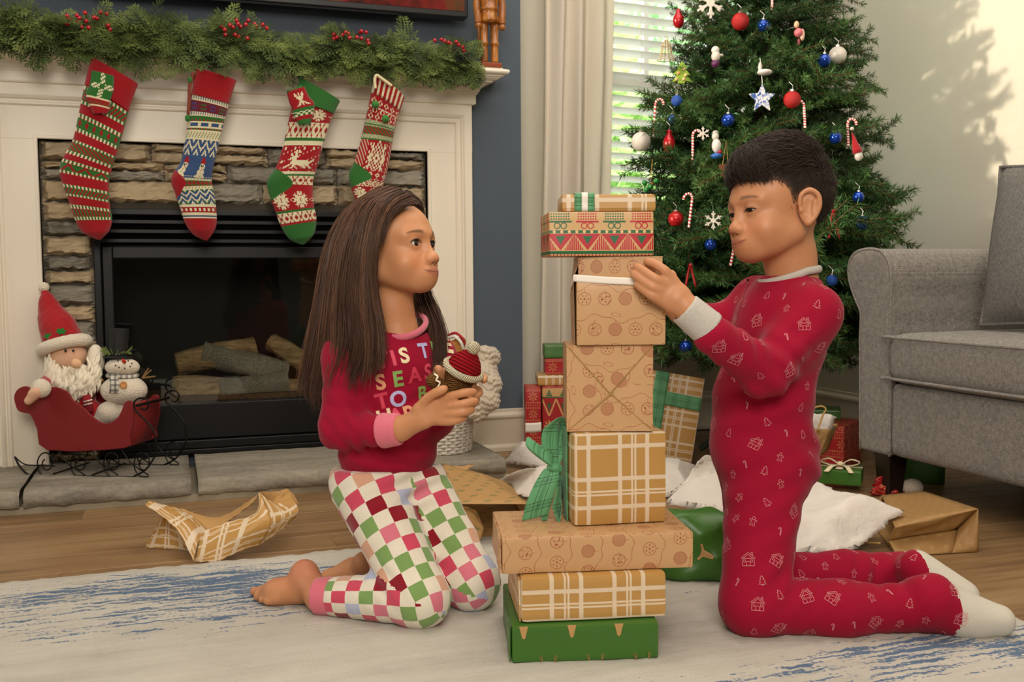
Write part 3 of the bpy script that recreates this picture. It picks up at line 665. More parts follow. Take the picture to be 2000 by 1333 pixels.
def knit(kind, i, r, n, t):
    """i: stitch column, r: row inside band, n: rows in band"""
    if kind == 'R': return KR
    if kind == 'G': return KG
    if kind == 'W': return KW
    if kind == 'M': return KM
    if kind == 'D': return KW if (i % 4) < 2 else (KG if r < n/2 else KR)
    if kind == 'RG': return KR if (i+r) % 4 < 2 else KG
    if kind == 'RGd': return KR if (i-2*r) % 6 < 3 else KG
    if kind == 'RGv': return KR if i % 4 < 2 else KG
    if kind == 'G*': return KR if (i % 8 in (2, 3, 4) and 1 <= r <= n-2 and not (i % 8 != 3 and r in (1, n-2))) else KG
    if kind == 'Gz': return KR if abs((i % 16)-8)*n/8-0.5 <= r+0.5 <= abs((i % 16)-8)*n/8+2.2 else KG
    if kind == 'Wd': return KB if i % 3 == 0 and r < n*0.6 else KW
    if kind == 'Mm':
        c = i % 12; q = (c-5)**2*1.0+(r-n/2)**2*1.5
        return (KG if (i//12) % 2 else lin('#3c3f7d')) if q < 14 and not (c == 5 or abs(r-n/2) < 0.6) else KM
    if kind == 'RZ': return KG if (i % 5) > (r % 5) else KR
    if kind == 'BW': return KB if abs(r-n/2) < 1 and i % 14 > 3 else (KW if abs(r-n/2) < 2 else (KG if (i % 5) > (r % 5) else KR))
    if kind == 'Wg': return KGR if (i+r) % 4 == 0 and 0 < r < n-1 else KW
    if kind in ('Bz', 'Gw'):
        z = abs((i % 12)-6)*0.8; q = (r-z) % 5
        return KW if q < 1.6 else (KB if kind == 'Bz' or q > 3.4 else (KG if r > n*0.7 or r < 2 else KB))
    if kind == 'Sn':
        c = bmp(SNOWMAN, (i-2) % 24, r-1, 13, n-2) if (i-2) % 24 < 13 else '.'
        return {'R': KR, 'W': KW, 'K': lin('#1c1c20'), 'O': lin('#c06020'), '.': KW if (r == n-4 and i % 3) else KB}[c]
    if kind == 'Rd': return KW if r in (1, 2) and i % 6 < 3 else KR
    if kind == 'WB': return KB if r == n//2 else KW
    if kind == 'Fl': return KW if bmp(FLAKE, (i-1) % 22, r-1, 18, n-2) == 'X' and (i-1) % 22 < 18 else (KW if (i-1) % 22 == 20 and abs(r-n/2) < 1 else KR)
    if kind == 'WX': c = i % 12; return KR if (c < 7 and (abs((c-3)*n/7.0) > abs(r-n/2)-1.0 and abs((c-3)*n/7.0) < abs(r-n/2)+1.0)) or (c > 7 and (abs(c-9.5)+abs(r-n/2) < 2.6 and abs(c-9.5)+abs(r-n/2) > 0.8)) else KW
    if kind == 'De':
        if 6 <= i < 42 and bmp(DEER, i-8, r-3, 34, n-7) == 'X': return KW
        return KW if (i*7+r*5) % 23 == 0 or (i % 11 in (3, 4) and r % 9 in (1, 2) and (i < 9 or i > 40 or r < 5)) else KR
    if kind == 'St': return KW if i % 7 < 3 else KR
    if kind == 'Gr': return KW if (i+r) % 2 and r % 4 < 3 else KG
    if kind == 'Dm': c = (i % 10)-5; q = abs(c)*0.8+abs(r-n/2); return KW if 1.5 < q < 3.1 else KR
    if kind == 'Bd':
        c = i-14
        if 0 <= c < 26 and bmp(BIGD, c, r, 26, n) == 'X': return KW
        return KW if (i-r) % 4 == 0 and (c < -2 or c > 28) else KR
    return KR
KNIT = Mat('knit_wool', 0.95, 0.15); _q = KNIT.uv()
_kn = ((_q[0]*math.pi*2).sin().abs())*((_q[1]*math.pi*2).sin()*0.5+0.6); KNIT.base(KNIT.mix(1.0, KNIT.attr(), KNIT.mix(_kn, (0.82,)*3, (1.08,)*3), 'MULTIPLY')); KNIT.bump(_kn, 0.5, 0.0025)
KNIT.b.inputs['Sheen Weight'].default_value = 0.25
def stocking(label, Lp, Rp, bands, Yc, heel=None, cuff_v=0.12, hook=None, loop_c='#a3121c', thick=0.022, NC=48, NR=150):
    bands = [(a*0.9, b*0.9, k_) for a, b, k_ in bands]; bands[-1] = (bands[-1][0], 1.01, bands[-1][2]); cuff_v *= 0.9
    Lc = spl(np.array([PY(u, v, Yc) for u, v in Lp]), 240); Rc = spl(np.array([PY(u, v, Yc) for u, v in Rp]), 240)
    def res(c, n):
        d = np.r_[0, np.cumsum(np.linalg.norm(np.diff(c, axis=0), axis=1))]
        kk = len(Lp); return np.stack([np.interp(np.linspace(0, len(c)-1, n), np.arange(len(c)), c[:, k]) for k in range(3)], 1)
    Lc = res(Lc, NR+1); Rc = res(Rc, NR+1)
    t = np.linspace(0, 1, NC+1); v = np.linspace(0, 1, NR+1)
    P = Lc[:, None]*(1-t)[None, :, None]+Rc[:, None]*t[None, :, None]
    puff = np.sqrt(np.clip(1-(2*t-1)**2, 0, 1))
    wid = np.linalg.norm(Rc-Lc, axis=1); th = np.minimum(thick, wid*0.3)
    g = np.random.default_rng(len(label)); wr = 0.0025*np.sin(v[:, None]*21+t[None]*4+g.uniform(0, 6))
    Fr = P.copy(); Fr[..., 1] -= th[:, None]*puff[None]+wr*puff[None]
    Bk = P.copy(); Bk[..., 1] += 0.6*th[:, None]*puff[None]
    cols = np.zeros((NR, NC, 3))
    for j in range(NR):
        vv_ = (j+0.5)/NR
        for (a, b, kind) in bands:
            if a <= vv_ < b:
                n = max(1, round((b-a)*NR)); r = int((vv_-a)*NR); break
        for i in range(NC):
            tt = (i+0.5)/NC; k2 = kind
            if heel and heel[0] <= vv_ <= heel[1] and tt < heel[2]*math.sin(math.pi*(vv_-heel[0])/(heel[1]-heel[0])): k2 = heel[3]
            cols[j, i] = knit(k2, i, r, n, tt)
    top = thing('christmas_stocking', (Lc[0]+Rc[0])/2, label, 'stocking', 'knitted stockings hanging from the mantel')
    fi = lambda a, b: np.array([(j*(NC+1)+i, j*(NC+1)+i+1, (j+1)*(NC+1)+i+1, (j+1)*(NC+1)+i) for j in range(a, b) for i in range(NC)])
    UV = np.stack(np.meshgrid(v*NR, t*NC, indexing='ij')[::-1], -1).reshape(-1, 2); n1 = (NR+1)*(NC+1); cj = int(cuff_v*NR)
    for nm, a, b, sc in (('cuff', 0, cj, 1.12), ('foot_and_leg', cj, NR, 1.0)):
        F2 = Fr.copy(); B2 = Bk.copy()
        if sc != 1: F2[..., 1] = P[..., 1]+(Fr[..., 1]-P[..., 1])*sc-0.0015; B2[..., 1] = P[..., 1]+(Bk[..., 1]-P[..., 1])*sc
        f1 = fi(a, b); f2 = fi(a, b)[:, ::-1]+n1
        cc = cols[a:b].reshape(-1, 3)
        mk(nm, np.vstack([F2.reshape(-1, 3), B2.reshape(-1, 3)]), np.vstack([f1, f2]), KNIT, top, True, np.vstack([UV, UV]), fcol=np.vstack([cc, cc]))
    if hook is not None:
        h = PY(hook[0], hook[1], Yc); a = Lc[0]+V(0.006, 0, -0.006)
        MB().tube(spl([a+V(-0.004, 0, 0), a*0.5+h*0.5+V(-0.007, 0, 0), h+V(0, 0, 0.0), a*0.5+h*0.5+V(0.006, 0, 0), a+V(0.006, 0, 0)], 30), 0.0014, 6).build('hanging_loop', plain(loop_c, 0.9), top)
    return top, P, Fr
YST = 3.262
s1, P1, F1 = stocking('red striped knitted stocking with green and white dotted bands, leftmost on the mantel',
    [(178,112),(168,152),(158,200),(150,240),(141,276),(124,306),(116,335),(123,362),(134,392),(146,428),(161,454),(188,468)],
    [(270,165),(254,208),(244,245),(234,280),(225,310),(217,336),(213,356),(213,378),(215,404),(219,428),(213,452),(196,469)],
    [(0,.13,'R'),(.13,.15,'D'),(.15,.19,'RG'),(.19,.21,'D'),(.21,.255,'R'),(.255,.275,'D'),(.275,.325,'G*'),(.325,.345,'D'),(.345,.39,'R'),(.39,.41,'D'),(.41,.46,'RGd'),(.46,.48,'D'),(.48,.52,'R'),(.52,.54,'D'),(.54,.595,'Gz'),(.595,.615,'D'),(.615,.70,'R'),(.70,.72,'D'),(.72,.76,'RG'),(.76,.78,'D'),(.78,.83,'R'),(.83,.85,'D'),(.85,.90,'RGv'),(.90,.92,'D'),(.92,1.01,'R')], YST, hook=(184,84), cuff_v=0.13)
s2, P2, F2 = stocking('red, blue and green knitted stocking with snowmen, second from the left',
    [(380,134),(375,176),(371,206),(367,236),(360,279),(352,318),(338,338),(334,355),(342,378),(351,404),(362,437),(378,459),(400,470)],
    [(462,158),(449,196),(442,222),(437,240),(427,285),(417,325),(414,345),(414,356),(417,373),(422,404),(423,437),(416,456),(405,470)],
    [(0,.12,'R'),(.12,.15,'Wd'),(.15,.22,'Mm'),(.22,.25,'Wd'),(.25,.265,'G'),(.265,.32,'BW'),(.32,.355,'Wg'),(.355,.42,'Bz'),(.42,.605,'Sn'),(.605,.635,'Wg'),(.635,.695,'RZ'),(.695,.725,'Wg'),(.725,.82,'Gw'),(.82,.84,'W'),(.84,.87,'Rd'),(.87,.90,'WB'),(.90,1.01,'R')], YST, heel=(0.47,0.70,0.34,'R'), hook=(388,92))
s3, P3, F3 = stocking('red knitted stocking with green cuff, heel and toe and a leaping reindeer',
    [(584,152),(574,195),(564,234),(554,279),(541,322),(523,350),(523,372),(536,408),(548,441),(565,467),(588,478)],
    [(664,198),(652,222),(645,238),(632,280),(621,322),(612,350),(611,376),(613,400),(618,430),(613,458),(594,478)],
    [(0,.12,'G'),(.12,.24,'Fl'),(.24,.31,'WX'),(.31,.325,'G'),(.325,.345,'W'),(.345,.50,'De'),(.50,.52,'W'),(.52,.535,'G'),(.535,.605,'WX'),(.605,.66,'R'),(.66,.80,'Fl'),(.80,.815,'G'),(.815,.88,'WX'),(.88,.895,'R'),(.895,1.01,'G')], YST, heel=(0.42,0.66,0.55,'G'), hook=(588,110), loop_c='#2f6d2c')
s4, P4, F4 = stocking('red and cream patterned knitted stocking with green heel hanging above the girl',
    [(731,145),(725,180),(718,215),(710,250),(701,287),(691,318),(682,338),(684,360),(694,392),(704,430),(718,455),(738,468)],
    [(790,191),(781,218),(775,238),(769,262),(764,294),(757,331),(751,352),(749,366),(752,392),(757,425),(754,450),(742,468)],
    [(0,.10,'St'),(.10,.17,'Dm'),(.17,.21,'WX'),(.21,.25,'Dm'),(.25,.29,'Gr'),(.29,.33,'RGd'),(.33,.36,'Gr'),(.36,.55,'Bd'),(.55,.61,'Dm'),(.61,.66,'Dm'),(.66,.72,'WX'),(.72,.82,'Fl'),(.82,.9,'Dm'),(.9,1.01,'G')], YST, heel=(0.45,0.66,0.6,'G'), hook=(737,112), cuff_v=0.10)
def mini(parent, poly, bandcols, off, name='charm'):
    """tiny padded stocking: outline pairs (left,right) in pixels"""
    Lp = spl([PY(u, v, YST-off) for (u, v), _ in poly], 40); Rp = spl([PY(u, v, YST-off) for _, (u, v) in poly], 40); n = min(len(Lp), len(Rp)); Lp, Rp = Lp[:n], Rp[:n]
    t = np.linspace(0, 1, 15); G = Lp[:, None]*(1-t)[None, :, None]+Rp[:, None]*t[None, :, None]; G[..., 1] -= 0.008*np.sqrt(1-(2*t-1)**2)[None]
    cols = np.array([[bandcols(i/(n-1), j/14, i, j) for j in range(14)] for i in range(n-1)]).reshape(-1, 3)
    f = np.array([(i*15+j, i*15+j+1, (i+1)*15+j+1, (i+1)*15+j) for i in range(n-1) for j in range(14)])
    o = mk(name, G.reshape(-1, 3), f, KNIT, parent, True, np.stack(np.meshgrid(np.arange(n), np.arange(15), indexing='ij'), -1).reshape(-1, 2)*1.0, fcol=cols); solidify(o, 0.006, -1); return o
def c1(v, t, i, j):
    if v < 0.5: return KW if ((abs(v-0.24) < 0.05) != (abs(t-0.5) < 0.09)) and abs(v-0.24)+abs(t-0.5)*0.6 < 0.28 and (i+j) % 3 else KG
    return KW if 0.5 <= v < 0.54 or 0.72 < v < 0.76 else (KG if 0.62 < v < 0.7 and (i+j) % 3 == 0 else KR)
mini(s1, [((182,139),(220,149)),((178,166),(219,175)),((171,186),(213,197)),((177,204),(212,212)),((186,222),(206,222))], c1, 0.028)
def c3(v, t, i, j):
    if v > 0.86 or (0.55 < v < 0.66): return KG
    if 0.66 <= v < 0.78: return KW if (i//2+j//2) % 2 else KG
    return KW if abs(v-0.28) < 0.2 and ((abs(v-0.28)*1.2-abs(t-0.5))**2 < 0.004 or abs(t-0.5) < 0.05) else KR
mini(s3, [((562,180),(592,171)),((567,200),(602,192)),((572,212),(611,202)),((576,226),(610,218)),((588,244),(602,243))], c3, 0.03)
MB().tube([PY(560, 179, YST-0.035), PY(576, 176, YST-0.038), PY(590, 168, YST-0.035)], 0.005, 8).build('charm_cuff', plain('#2f6d2c', 0.95, 0.2, 300, 0.3), s3, smooth=True)
# narrow side-on charm on the second stocking
MB().tube(spl([PY(379,140,YST-0.03), PY(371,165,YST-0.03), PY(370,195,YST-0.03), PY(367,225,YST-0.03)], 16), [0.006]*4+[0.008]*8+[0.007]*3+[0.004]*(len(spl(np.zeros((4,3)),16))-15), 8, flat=0.7).build('charm', plain('#7d3a2a', 0.95, 0.3, 300, 0.3), s2, smooth=True)
for (u, v, r) in ((371,156,0.008),(366,231,0.009)): MB().ball(PY(u, v, YST-0.035), (r*0.8, r*0.8, r*1.2), 10, 8).build('charm_tassel', plain('#2f6d2c', 0.95, 0.2, 300, 0.4), s2, smooth=True)
# fourth stocking: candy cane and two green pompoms
cc_ = spl([PY(733,173,YST-0.034), PY(732,155,YST-0.036), PY(736,147,YST-0.038), PY(745,153,YST-0.038), PY(765,168,YST-0.034)], 30)
MB().tube(cc_, 0.005, 8).build('candy_cane_charm', plain('#e6d5a8', 0.6, 0.05), s4, smooth=True)
for (u, v) in ((733,204),(753,232)): MB().ball(PY(u, v, YST-0.036), 0.0125, 12, 8).build('pompom', plain('#3f7d35', 0.95, 0.25, 260, 0.6), s4, smooth=True)
# ================================================================== GARLAND
gar = thing('cedar_garland', (0.26, 3.33, 1.354), 'green cedar garland with red berries draped along the mantel shelf', 'garland')
def frond(L, g, nb=11):
    """flat cedar spray in local coords: stem along +x, flat in xy"""
    q = []
    def leaf(p, d, ln, w):
        n = np.array([-d[1], d[0], 0]); p = np.array(p); d = np.array(d)
        q.append([p-n*w*0.3, p+d*ln*0.45-n*w, p+d*ln, p+d*ln*0.45+n*w])
    for i in range(nb):
        s = (i+0.6)/nb; x = L*s; bl = L*0.42*(1-s)**0.7*(0.7+0.5*g.random())+0.006
        for sg in (-1, 1):
            a = sg*(0.75+0.2*g.random()); d = np.array([math.cos(a), math.sin(a), 0.0]); z = g.normal(0, 0.002)
            m_ = max(2, int(bl/0.0085))
            for k in range(m_):
                c = np.array([x, 0, z])+d*bl*k/m_; ln = 0.0165*(1-0.35*k/m_)
                b = a+(0.55 if k % 2 else -0.55); leaf(c, (math.cos(b), math.sin(b), 0.12*g.normal()), ln, 0.0027)
            leaf(np.array([x, 0, z])+d*bl*0.9, d, 0.015, 0.0027)
    leaf((L*0.92, 0, 0), (1, 0, 0), 0.014, 0.0025)
    return np.array(q)
g_ = np.random.default_rng(11); FR = [frond(l, g_, n) for l, n in ((0.085, 9), (0.10, 11), (0.12, 12), (0.07, 8))]
VS = []
def place(q, p, d, up):
    d = nrm(d); s = nrm(np.cross(up, d)); u = np.cross(d, s); A = np.stack([d, s, u])
    v = q.reshape(-1, 3).copy(); v[:, 2] -= 6.0*v[:, 0]**2*0.8*(d[2] > -0.5); return v@A+p
def gpath(x): return V(x, 3.298+0.012*math.sin(x*7), 1.372+0.010*math.sin(x*11+1)+(0.012 if x < -0.1 else 0))
for k in range(640):
    x = g_.uniform(-0.66, 1.005); p = gpath(x)+g_.normal(0, 0.010, 3); th = g_.uniform(-1.2, 3.6)
    d = V(g_.normal(0, 0.75), -math.cos(th)*0.9 if g_.random() < 0.8 else 0.3, math.sin(th)*0.62)
    if g_.random() < 0.34: d = V(g_.normal(0, 0.35), -0.55, -0.5*g_.random()-0.15)
    if d[1] > 0.2: d[1] *= 0.4
    if x > 0.9: d[0] = min(d[0], 0.1)
    VS.append(place(FR[k % 4]*g_.uniform(0.7, 1.0), p, d, nrm(V(g_.normal(0, 0.5), -0.8, 0.7))))
for k in range(110):      # sprays that spill over the shelf edge
    x = g_.uniform(-0.66, 0.99); p = V(x, 3.272, 1.362)+g_.normal(0, 0.005, 3)
    VS.append(place(FR[k % 3]*g_.uniform(0.65, 1.0), p, V(g_.normal(0, 0.25), -0.22, -0.9), V(g_.normal(0, 0.3), -1, 0.1)))
vs = np.vstack(VS); 
CED = Mat('cedar_green', 0.7, 0.3); _n = CED.noise(14, 3); CED.base(CED.ramp(_n, [(0.3, '#2b391a'), (0.5, '#4c5c2a'), (0.72, '#7d8a48')]))
foli = mk('foliage', vs, np.arange(len(vs)).reshape(-1, 4), CED, gar); foli['kind'] = 'stuff'
MB().tube(np.array([gpath(x) for x in np.linspace(-0.66, 1.0, 40)]), 0.006, 6).build('stem', plain('#4a4326', 0.9), gar)
BER = plain('#b5101f', 0.25, 0.1, 40, coat=0.5); _bme = None
for (pts) in ([(131,31),(131,47),(135,38),(150,30),(155,35),(166,25),(168,41),(151,43),(159,53),(173,54),(184,34),(189,36),(197,24),(208,27),(211,50),(215,58)],
        [(433,52),(439,58),(440,68),(449,49),(459,68),(455,53),(462,40),(465,47),(467,72),(470,52),(480,48),(483,75),(485,40),(497,47),(500,51),(513,48),(521,55)],
        [(652,67),(652,76),(658,73),(669,68),(675,63),(680,66),(683,74),(697,73),(703,64),(706,61),(715,63),(706,75),(718,79),(720,85)],
        [(849,79),(862,77),(868,80),(876,83),(880,86),(891,82),(896,88),(904,92),(906,99)]):
    sp = MB(); c = np.mean([PY(u, v, 3.27) for u, v in pts], 0); P = [PY(u, v, 3.262+0.016*math.sin(u*1.7)) for u, v in pts]
    for p in P: sp.tube([c+V(0, 0.03, -0.035), (c+p)/2+V(0, 0.018, 0), p], 0.0011, 4)
    bs = sp.build('berry_spray', plain('#4f3a22', 0.9), gar)
    for p in P:
        if _bme is None: b0 = MB().ball(V(0, 0, 0), 0.0066, 10, 7); _bo = None
        me = bpy.data.meshes.get('berry_mesh')
        if me is None:
            me = bpy.data.meshes.new('berry_mesh'); me.from_pydata([tuple(v) for v in np.vstack(b0.v)], [], b0.f); me.materials.append(BER); me.polygons.foreach_set('use_smooth', np.ones(len(me.polygons), bool)); _bme = me
        o = bpy.data.objects.new('berry', me); COL.objects.link(o); o.parent = bs; o.location = tuple(p-root_loc(bs))
# ================================================================== NUTCRACKER
NW = Mat('nutcracker_wood', 0.3, 0.5); _n = NW.noise(1, 4, 0.6, NW.vec(NW.xyz()[0]*60, NW.xyz()[1]*60, NW.xyz()[2]*9)); NW.base(NW.ramp(_n, [(0.3, '#6d3a12'), (0.55, '#a5621f'), (0.75, '#c98a3c')])); NW.b.inputs['Coat Weight'].default_value = 0.4
NY = 3.325; nb = PY(956, 124, NY); nut = thing('wooden_nutcracker', V(nb[0], NY, 1.353), 'tall varnished wooden nutcracker soldier on the right end of the mantel', 'nutcracker')
bx = nb[0]; bz = 1.353
bevel(boxo('base', (bx-0.036, NY-0.03, bz), (bx+0.036, NY+0.03, bz+0.016), plain('#8a3d18', 0.4, 0.2, 40), nut), 0.003)
for sx in (-0.019, 0.019): MB().lathe([(0.013, 0), (0.0135, 0.012), (0.0125, 0.016), (0.013, 0.05), (0.0125, 0.062), (0.016, 0.066), (0.016, 0.072), (0.0125, 0.076), (0.0145, 0.12), (0.015, 0.14)], V(bx+sx, NY, bz+0.016), n=16).build('leg', NW, nut, smooth=True)
MB().lathe([(0.0, 0), (0.034, 0.002), (0.035, 0.012), (0.030, 0.03), (0.029, 0.04), (0.033, 0.044), (0.033, 0.05), (0.029, 0.054), (0.034, 0.08), (0.036, 0.10), (0.03, 0.118), (0.015, 0.124)], V(bx, NY, bz+0.152), n=20).build('torso', NW, nut, smooth=True)
for sx in (-1, 1):
    MB().tube(spl([V(bx+sx*0.037, NY, bz+0.262), V(bx+sx*0.046, NY-0.004, bz+0.22), V(bx+sx*0.044, NY-0.010, bz+0.175), V(bx+sx*0.043, NY-0.012, bz+0.15)], 18), [0.012]*18+[0.012]*(len(spl(np.zeros((4, 3)), 18))-18), 10).build('arm', NW, nut, smooth=True)
    MB().ball(V(bx+sx*0.043, NY-0.013, bz+0.140), 0.0125, 10, 8).build('hand', NW, nut, smooth=True)
MB().lathe([(0.0, 0), (0.024, 0.002), (0.027, 0.02), (0.027, 0.045), (0.024, 0.05)], V(bx, NY, bz+0.276), n=18).build('head', NW, nut, smooth=True)
MB().lathe([(0.027, 0), (0.029, 0.004), (0.026, 0.008), (0.028, 0.05), (0.030, 0.06), (0, 0.064)], V(bx, NY, bz+0.326), n=18).build('hat', plain('#6b2f12', 0.35, 0.2, 40), nut, smooth=True)
MB().tube([V(bx-0.044, NY-0.024, bz+0.05), V(bx-0.044, NY-0.018, bz+0.16), V(bx-0.044, NY-0.016, bz+0.20)], 0.0035, 8).ball(V(bx-0.044, NY-0.0245, bz+0.045), 0.006).build('staff', NW, nut, smooth=True)
# ================================================================== SLED WITH SANTA AND SNOWMAN
HZ = 0.0655
sA, sB, sC = PZ(54, 927, HZ), PZ(259, 932, HZ), PZ(324, 909, HZ)
e1 = nrm(sB-sA); e2 = sC-sB; e2 = e2-e1*(e2@e1); e2[2] = 0; SW = np.linalg.norm(e2); e2 = nrm(e2)
def PP(u, v, p0=None, n=None):
    p0 = sA if p0 is None else p0; n = e2 if n is None else n
    d = ray(u, v); t = ((p0-_C)@n)/(d@n); return _C+d*t
sled = thing('decorative_sleigh', (sA+sB+e2*SW)/2*1.0, 'dark red wooden sleigh on black scrolled wire runners standing on the hearth', 'sleigh')
sled.location = tuple(((sA+sB)/2+e2*SW/2)*np.array([1, 1, 0])+V(0, 0, HZ))
def zq(x, y): return (x/2.776, 480+y/2.776)
SRED = plain('#7e1519', 0.55, 0.18, 14, 0.08)
out = [(78,845),(76,815),(90,785),(115,768),(140,764),(165,775),(200,790),(240,772),(300,768),(345,785),(370,800),(395,840),(455,885),(500,930),(555,964),(595,962),(635,935),(658,895),(672,858),(690,843),(712,848),(722,880),(720,960),(700,1040),(668,1100),(255,1110),(200,995),(165,920),(130,908),(95,893)]
pan = np.array([PP(*zq(x, y), p0=sA+e2*0.012) for x, y in out]); pan = spl(pan, 90, True)
TH = 0.008; ins_ = SW-0.024
bevel(MB().prism(pan, e2*TH).build('side_panel', SRED, sled), 0.0015)
bevel(MB().prism(pan+e2*(ins_-TH), e2*TH).build('side_panel', SRED, sled), 0.0015)
def strip(pts, name, mat, th):
    a = spl(pts, 16); g = np.stack([a+e2*TH, a+e2*(ins_-TH)], 1); o = MB().grid(g).build(name, mat, sled, smooth=True); solidify(o, th); return o
q = lambda x, y: PP(*zq(x, y), p0=sA+e2*0.012)
strip([q(714,855), q(716,960), q(696,1040), q(664,1098)], 'front_board', SRED, 0.007)
strip([q(100,790), q(84,840), q(100,880), q(140,900), q(170,925), q(205,1000), q(258,1104)], 'back_board', SRED, 0.007)
strip([q(258,1100), q(460,1098), q(666,1094)], 'floor_board', SRED, 0.007)
IRON = plain('#15130f', 0.4, 0.2, 40, metal=0.6)
for sh in (0.0, SW):
    o = e2*sh; q2 = lambda x, y: PP(*zq(x, y))+o
    t = MB().tube(spl([q2(80,1145), q2(105,1195), q2(150,1240), q2(215,1250)], 20), 0.0030, 6)
    t.tube([q2(200,1249), q2(460,1252), q2(720,1255)], 0.0030, 6)
    t.tube(spl([q2(720,1255), q2(790,1215), q2(840,1140), q2(848,1080), q2(835,1010), q2(800,960), q2(755,915), q2(730,885), q2(728,850), q2(750,830), q2(785,828), q2(805,850), q2(800,880), q2(778,890), q2(762,878)], 70), 0.0028, 6)
    t.build('runner', IRON, sled, smooth=True)
    for cx_ in (250, 430, 610, 775):
        pts = [q2(cx_+ (22+70*(1-k/30))*math.cos(k*0.33+1.0)*0.62, 1180+(20+62*(1-k/30))*math.sin(k*0.33+1.0)*0.95) for k in range(30)]
        MB().tube(spl([q2(cx_-115, 1108)]+[q2(cx_-60, 1185)]+pts, 70) if cx_ > 300 else spl(pts, 60), 0.0021, 6).build('scroll', IRON, sled, smooth=True)
    MB().tube(spl([q2(80,1145), q2(130,1185), q2(200,1193), q2(300,1196)], 14), 0.002, 6).build('scroll', IRON, sled, smooth=True)
MB().tube([PP(*zq(745,868))-e2*0.004, PP(*zq(745,868))+e2*(SW+0.004)], 0.0042, 6).build('cross_bar', IRON, sled)
for f_ in (0.25, 0.62): MB().tube([sA+e1*f_*np.linalg.norm(sB-sA)+V(0, 0, 0.003), sA+e1*f_*np.linalg.norm(sB-sA)+e2*SW+V(0, 0, 0.003)], 0.0022, 6).build('cross_bar', IRON, sled)
# --- santa
FLE = plain('#e9dcc6', 1.0, 0.1, 240, 0.9, sheen=0.4, bd=0.006); FRED = plain('#a30d18', 0.95, 0.15, 300, 0.25, sheen=0.3); FSK = plain('#e2b394', 0.8, 0.08, 120, 0.1)
dS = 3.045
def S(x, y, d=dS): return PD(*zq(x, y), d)
def rS(px, d=dS): return px/2.776*d/CF
santa = thing('plush_santa', (S(400, 1000)*np.array([1, 1, 0])+V(0, 0, S(400, 1060)[2])), 'plush santa with long white beard and pointed red hat sitting in the sleigh', 'plush toy')
def blob(sd, name, mat, parent, h=0.004, smooth=1, **k):
    v, f = sd.mesh(h, 0.012, smooth); return mk(name, v, f, mat, parent, True, **k)
def fuzz(amp, fr=900):
    return lambda P: amp*(np.sin(P[..., 0]*fr)*np.sin(P[..., 1]*fr*1.1+1)*np.sin(P[..., 2]*fr*0.93+2))
sd = SDF(0.02).cap(S(400,960), S(430,800), rS(110), rS(85)).ell(S(500, 900, dS-0.02), rS(60)); blob(sd, 'body', FRED, santa)
MB().tube([S(470,815,dS-0.055), S(475,860,dS-0.06), S(482,905,dS-0.062)], 0.013, 10).build('striped_leg', plain('#8a1220', 0.9, 0.3, 200), santa, smooth=True)
for y_ in (842, 860): MB().tube([S(455,y_+6,dS-0.074), S(478,y_,dS-0.080), S(500,y_-6,dS-0.072)], 0.0022, 6).build('leg_stripe', plain('#d8cfbf', 0.9), santa)
sd = SDF(0.02).ell(S(370,595), (rS(95), rS(85), rS(90))); blob(sd, 'head', FSK, santa)
sd = SDF(0.012).ell(S(412,640,dS-0.068), rS(27)); blob(sd, 'nose', plain('#e8b98f', 0.8, 0.06), santa, 0.003)
for x_ in (355, 397): MB().ball(S(x_,570,dS-0.056), 0.0042, 10, 8).build('eye', plain('#120d0b', 0.2), santa, smooth=True)
hat = [S(240,235), S(262,320), S(290,400), S(318,450), S(335,500)]
sd = SDF(0.02).chain(hat, [rS(14), rS(38), rS(62), rS(82), rS(98)], 0.03).fn(fuzz(0.0018, 160), op='d'); blob(sd, 'hat', FRED, santa)
sd = SDF(0.01).ell(S(238,226), rS(28)).fn(fuzz(0.0012), op='d'); blob(sd, 'pompom', FLE, santa, 0.003, 0)
rim = SDF(0.012)
for k in range(26):
    a = 2*math.pi*k/26; rim.ell(S(350,545)+_R*rS(112)*math.cos(a)+_F*rS(100)*math.sin(a)+_U*(rS(36)*math.cos(a)*0.9-0.006*math.sin(a)), rS(31))
rim.fn(fuzz(0.0016), op='d'); blob(rim, 'hat_brim', FLE, santa, 0.0035, 0)
for (x, y, a) in ((268,492,0.2),(332,465,-0.9)):
    c = S(x, y, dS-0.052); lf = [c+_R*rS(26)*math.cos(t+a)*(1+0.25*math.cos(t*6))+_U*rS(15)*math.sin(t+a)*(1+0.25*math.cos(t*6)) for t in np.linspace(0, 2*math.pi, 24, endpoint=False)]
    MB().prism(lf, -_F*0.003).build('holly_leaf', plain('#1f7a2b', 0.9), santa)
# beard: curly yarn strands
bg = np.random.default_rng(3); mb = MB(); YARN = plain('#f0e6d0', 0.95, 0.06, 200, 0.3, sheen=0.3)
for k in range(150):
    a = bg.uniform(-1.25, 1.25); x0 = 395+ (150*math.sin(a)); y0 = 690-95*math.cos(a)*(-0.1)-abs(math.sin(a))*95+bg.normal(0, 14); dd = dS-0.046*math.cos(a*1.05)-bg.uniform(0, 0.014)
    if abs(x0-375) < 62 and y0 < 645: continue
    ln = (175 if abs(math.sin(a)) < 0.55 else 190)*bg.uniform(0.75, 1.0); ph = bg.uniform(0, 6); pts = []
    for s in np.linspace(0, 1, 12):
        pts.append(S(x0+(x0-400)*0.05*s+7*math.sin(s*13+ph), y0+ln*s*0.95, dd-0.012*math.sin(s*3)+0.003*math.cos(s*13+ph)))
    mb.tube(pts, 0.0052*np.sin(np.linspace(0.5, 2.75, 12)), 6)
mb.build('beard', YARN, santa, smooth=True)
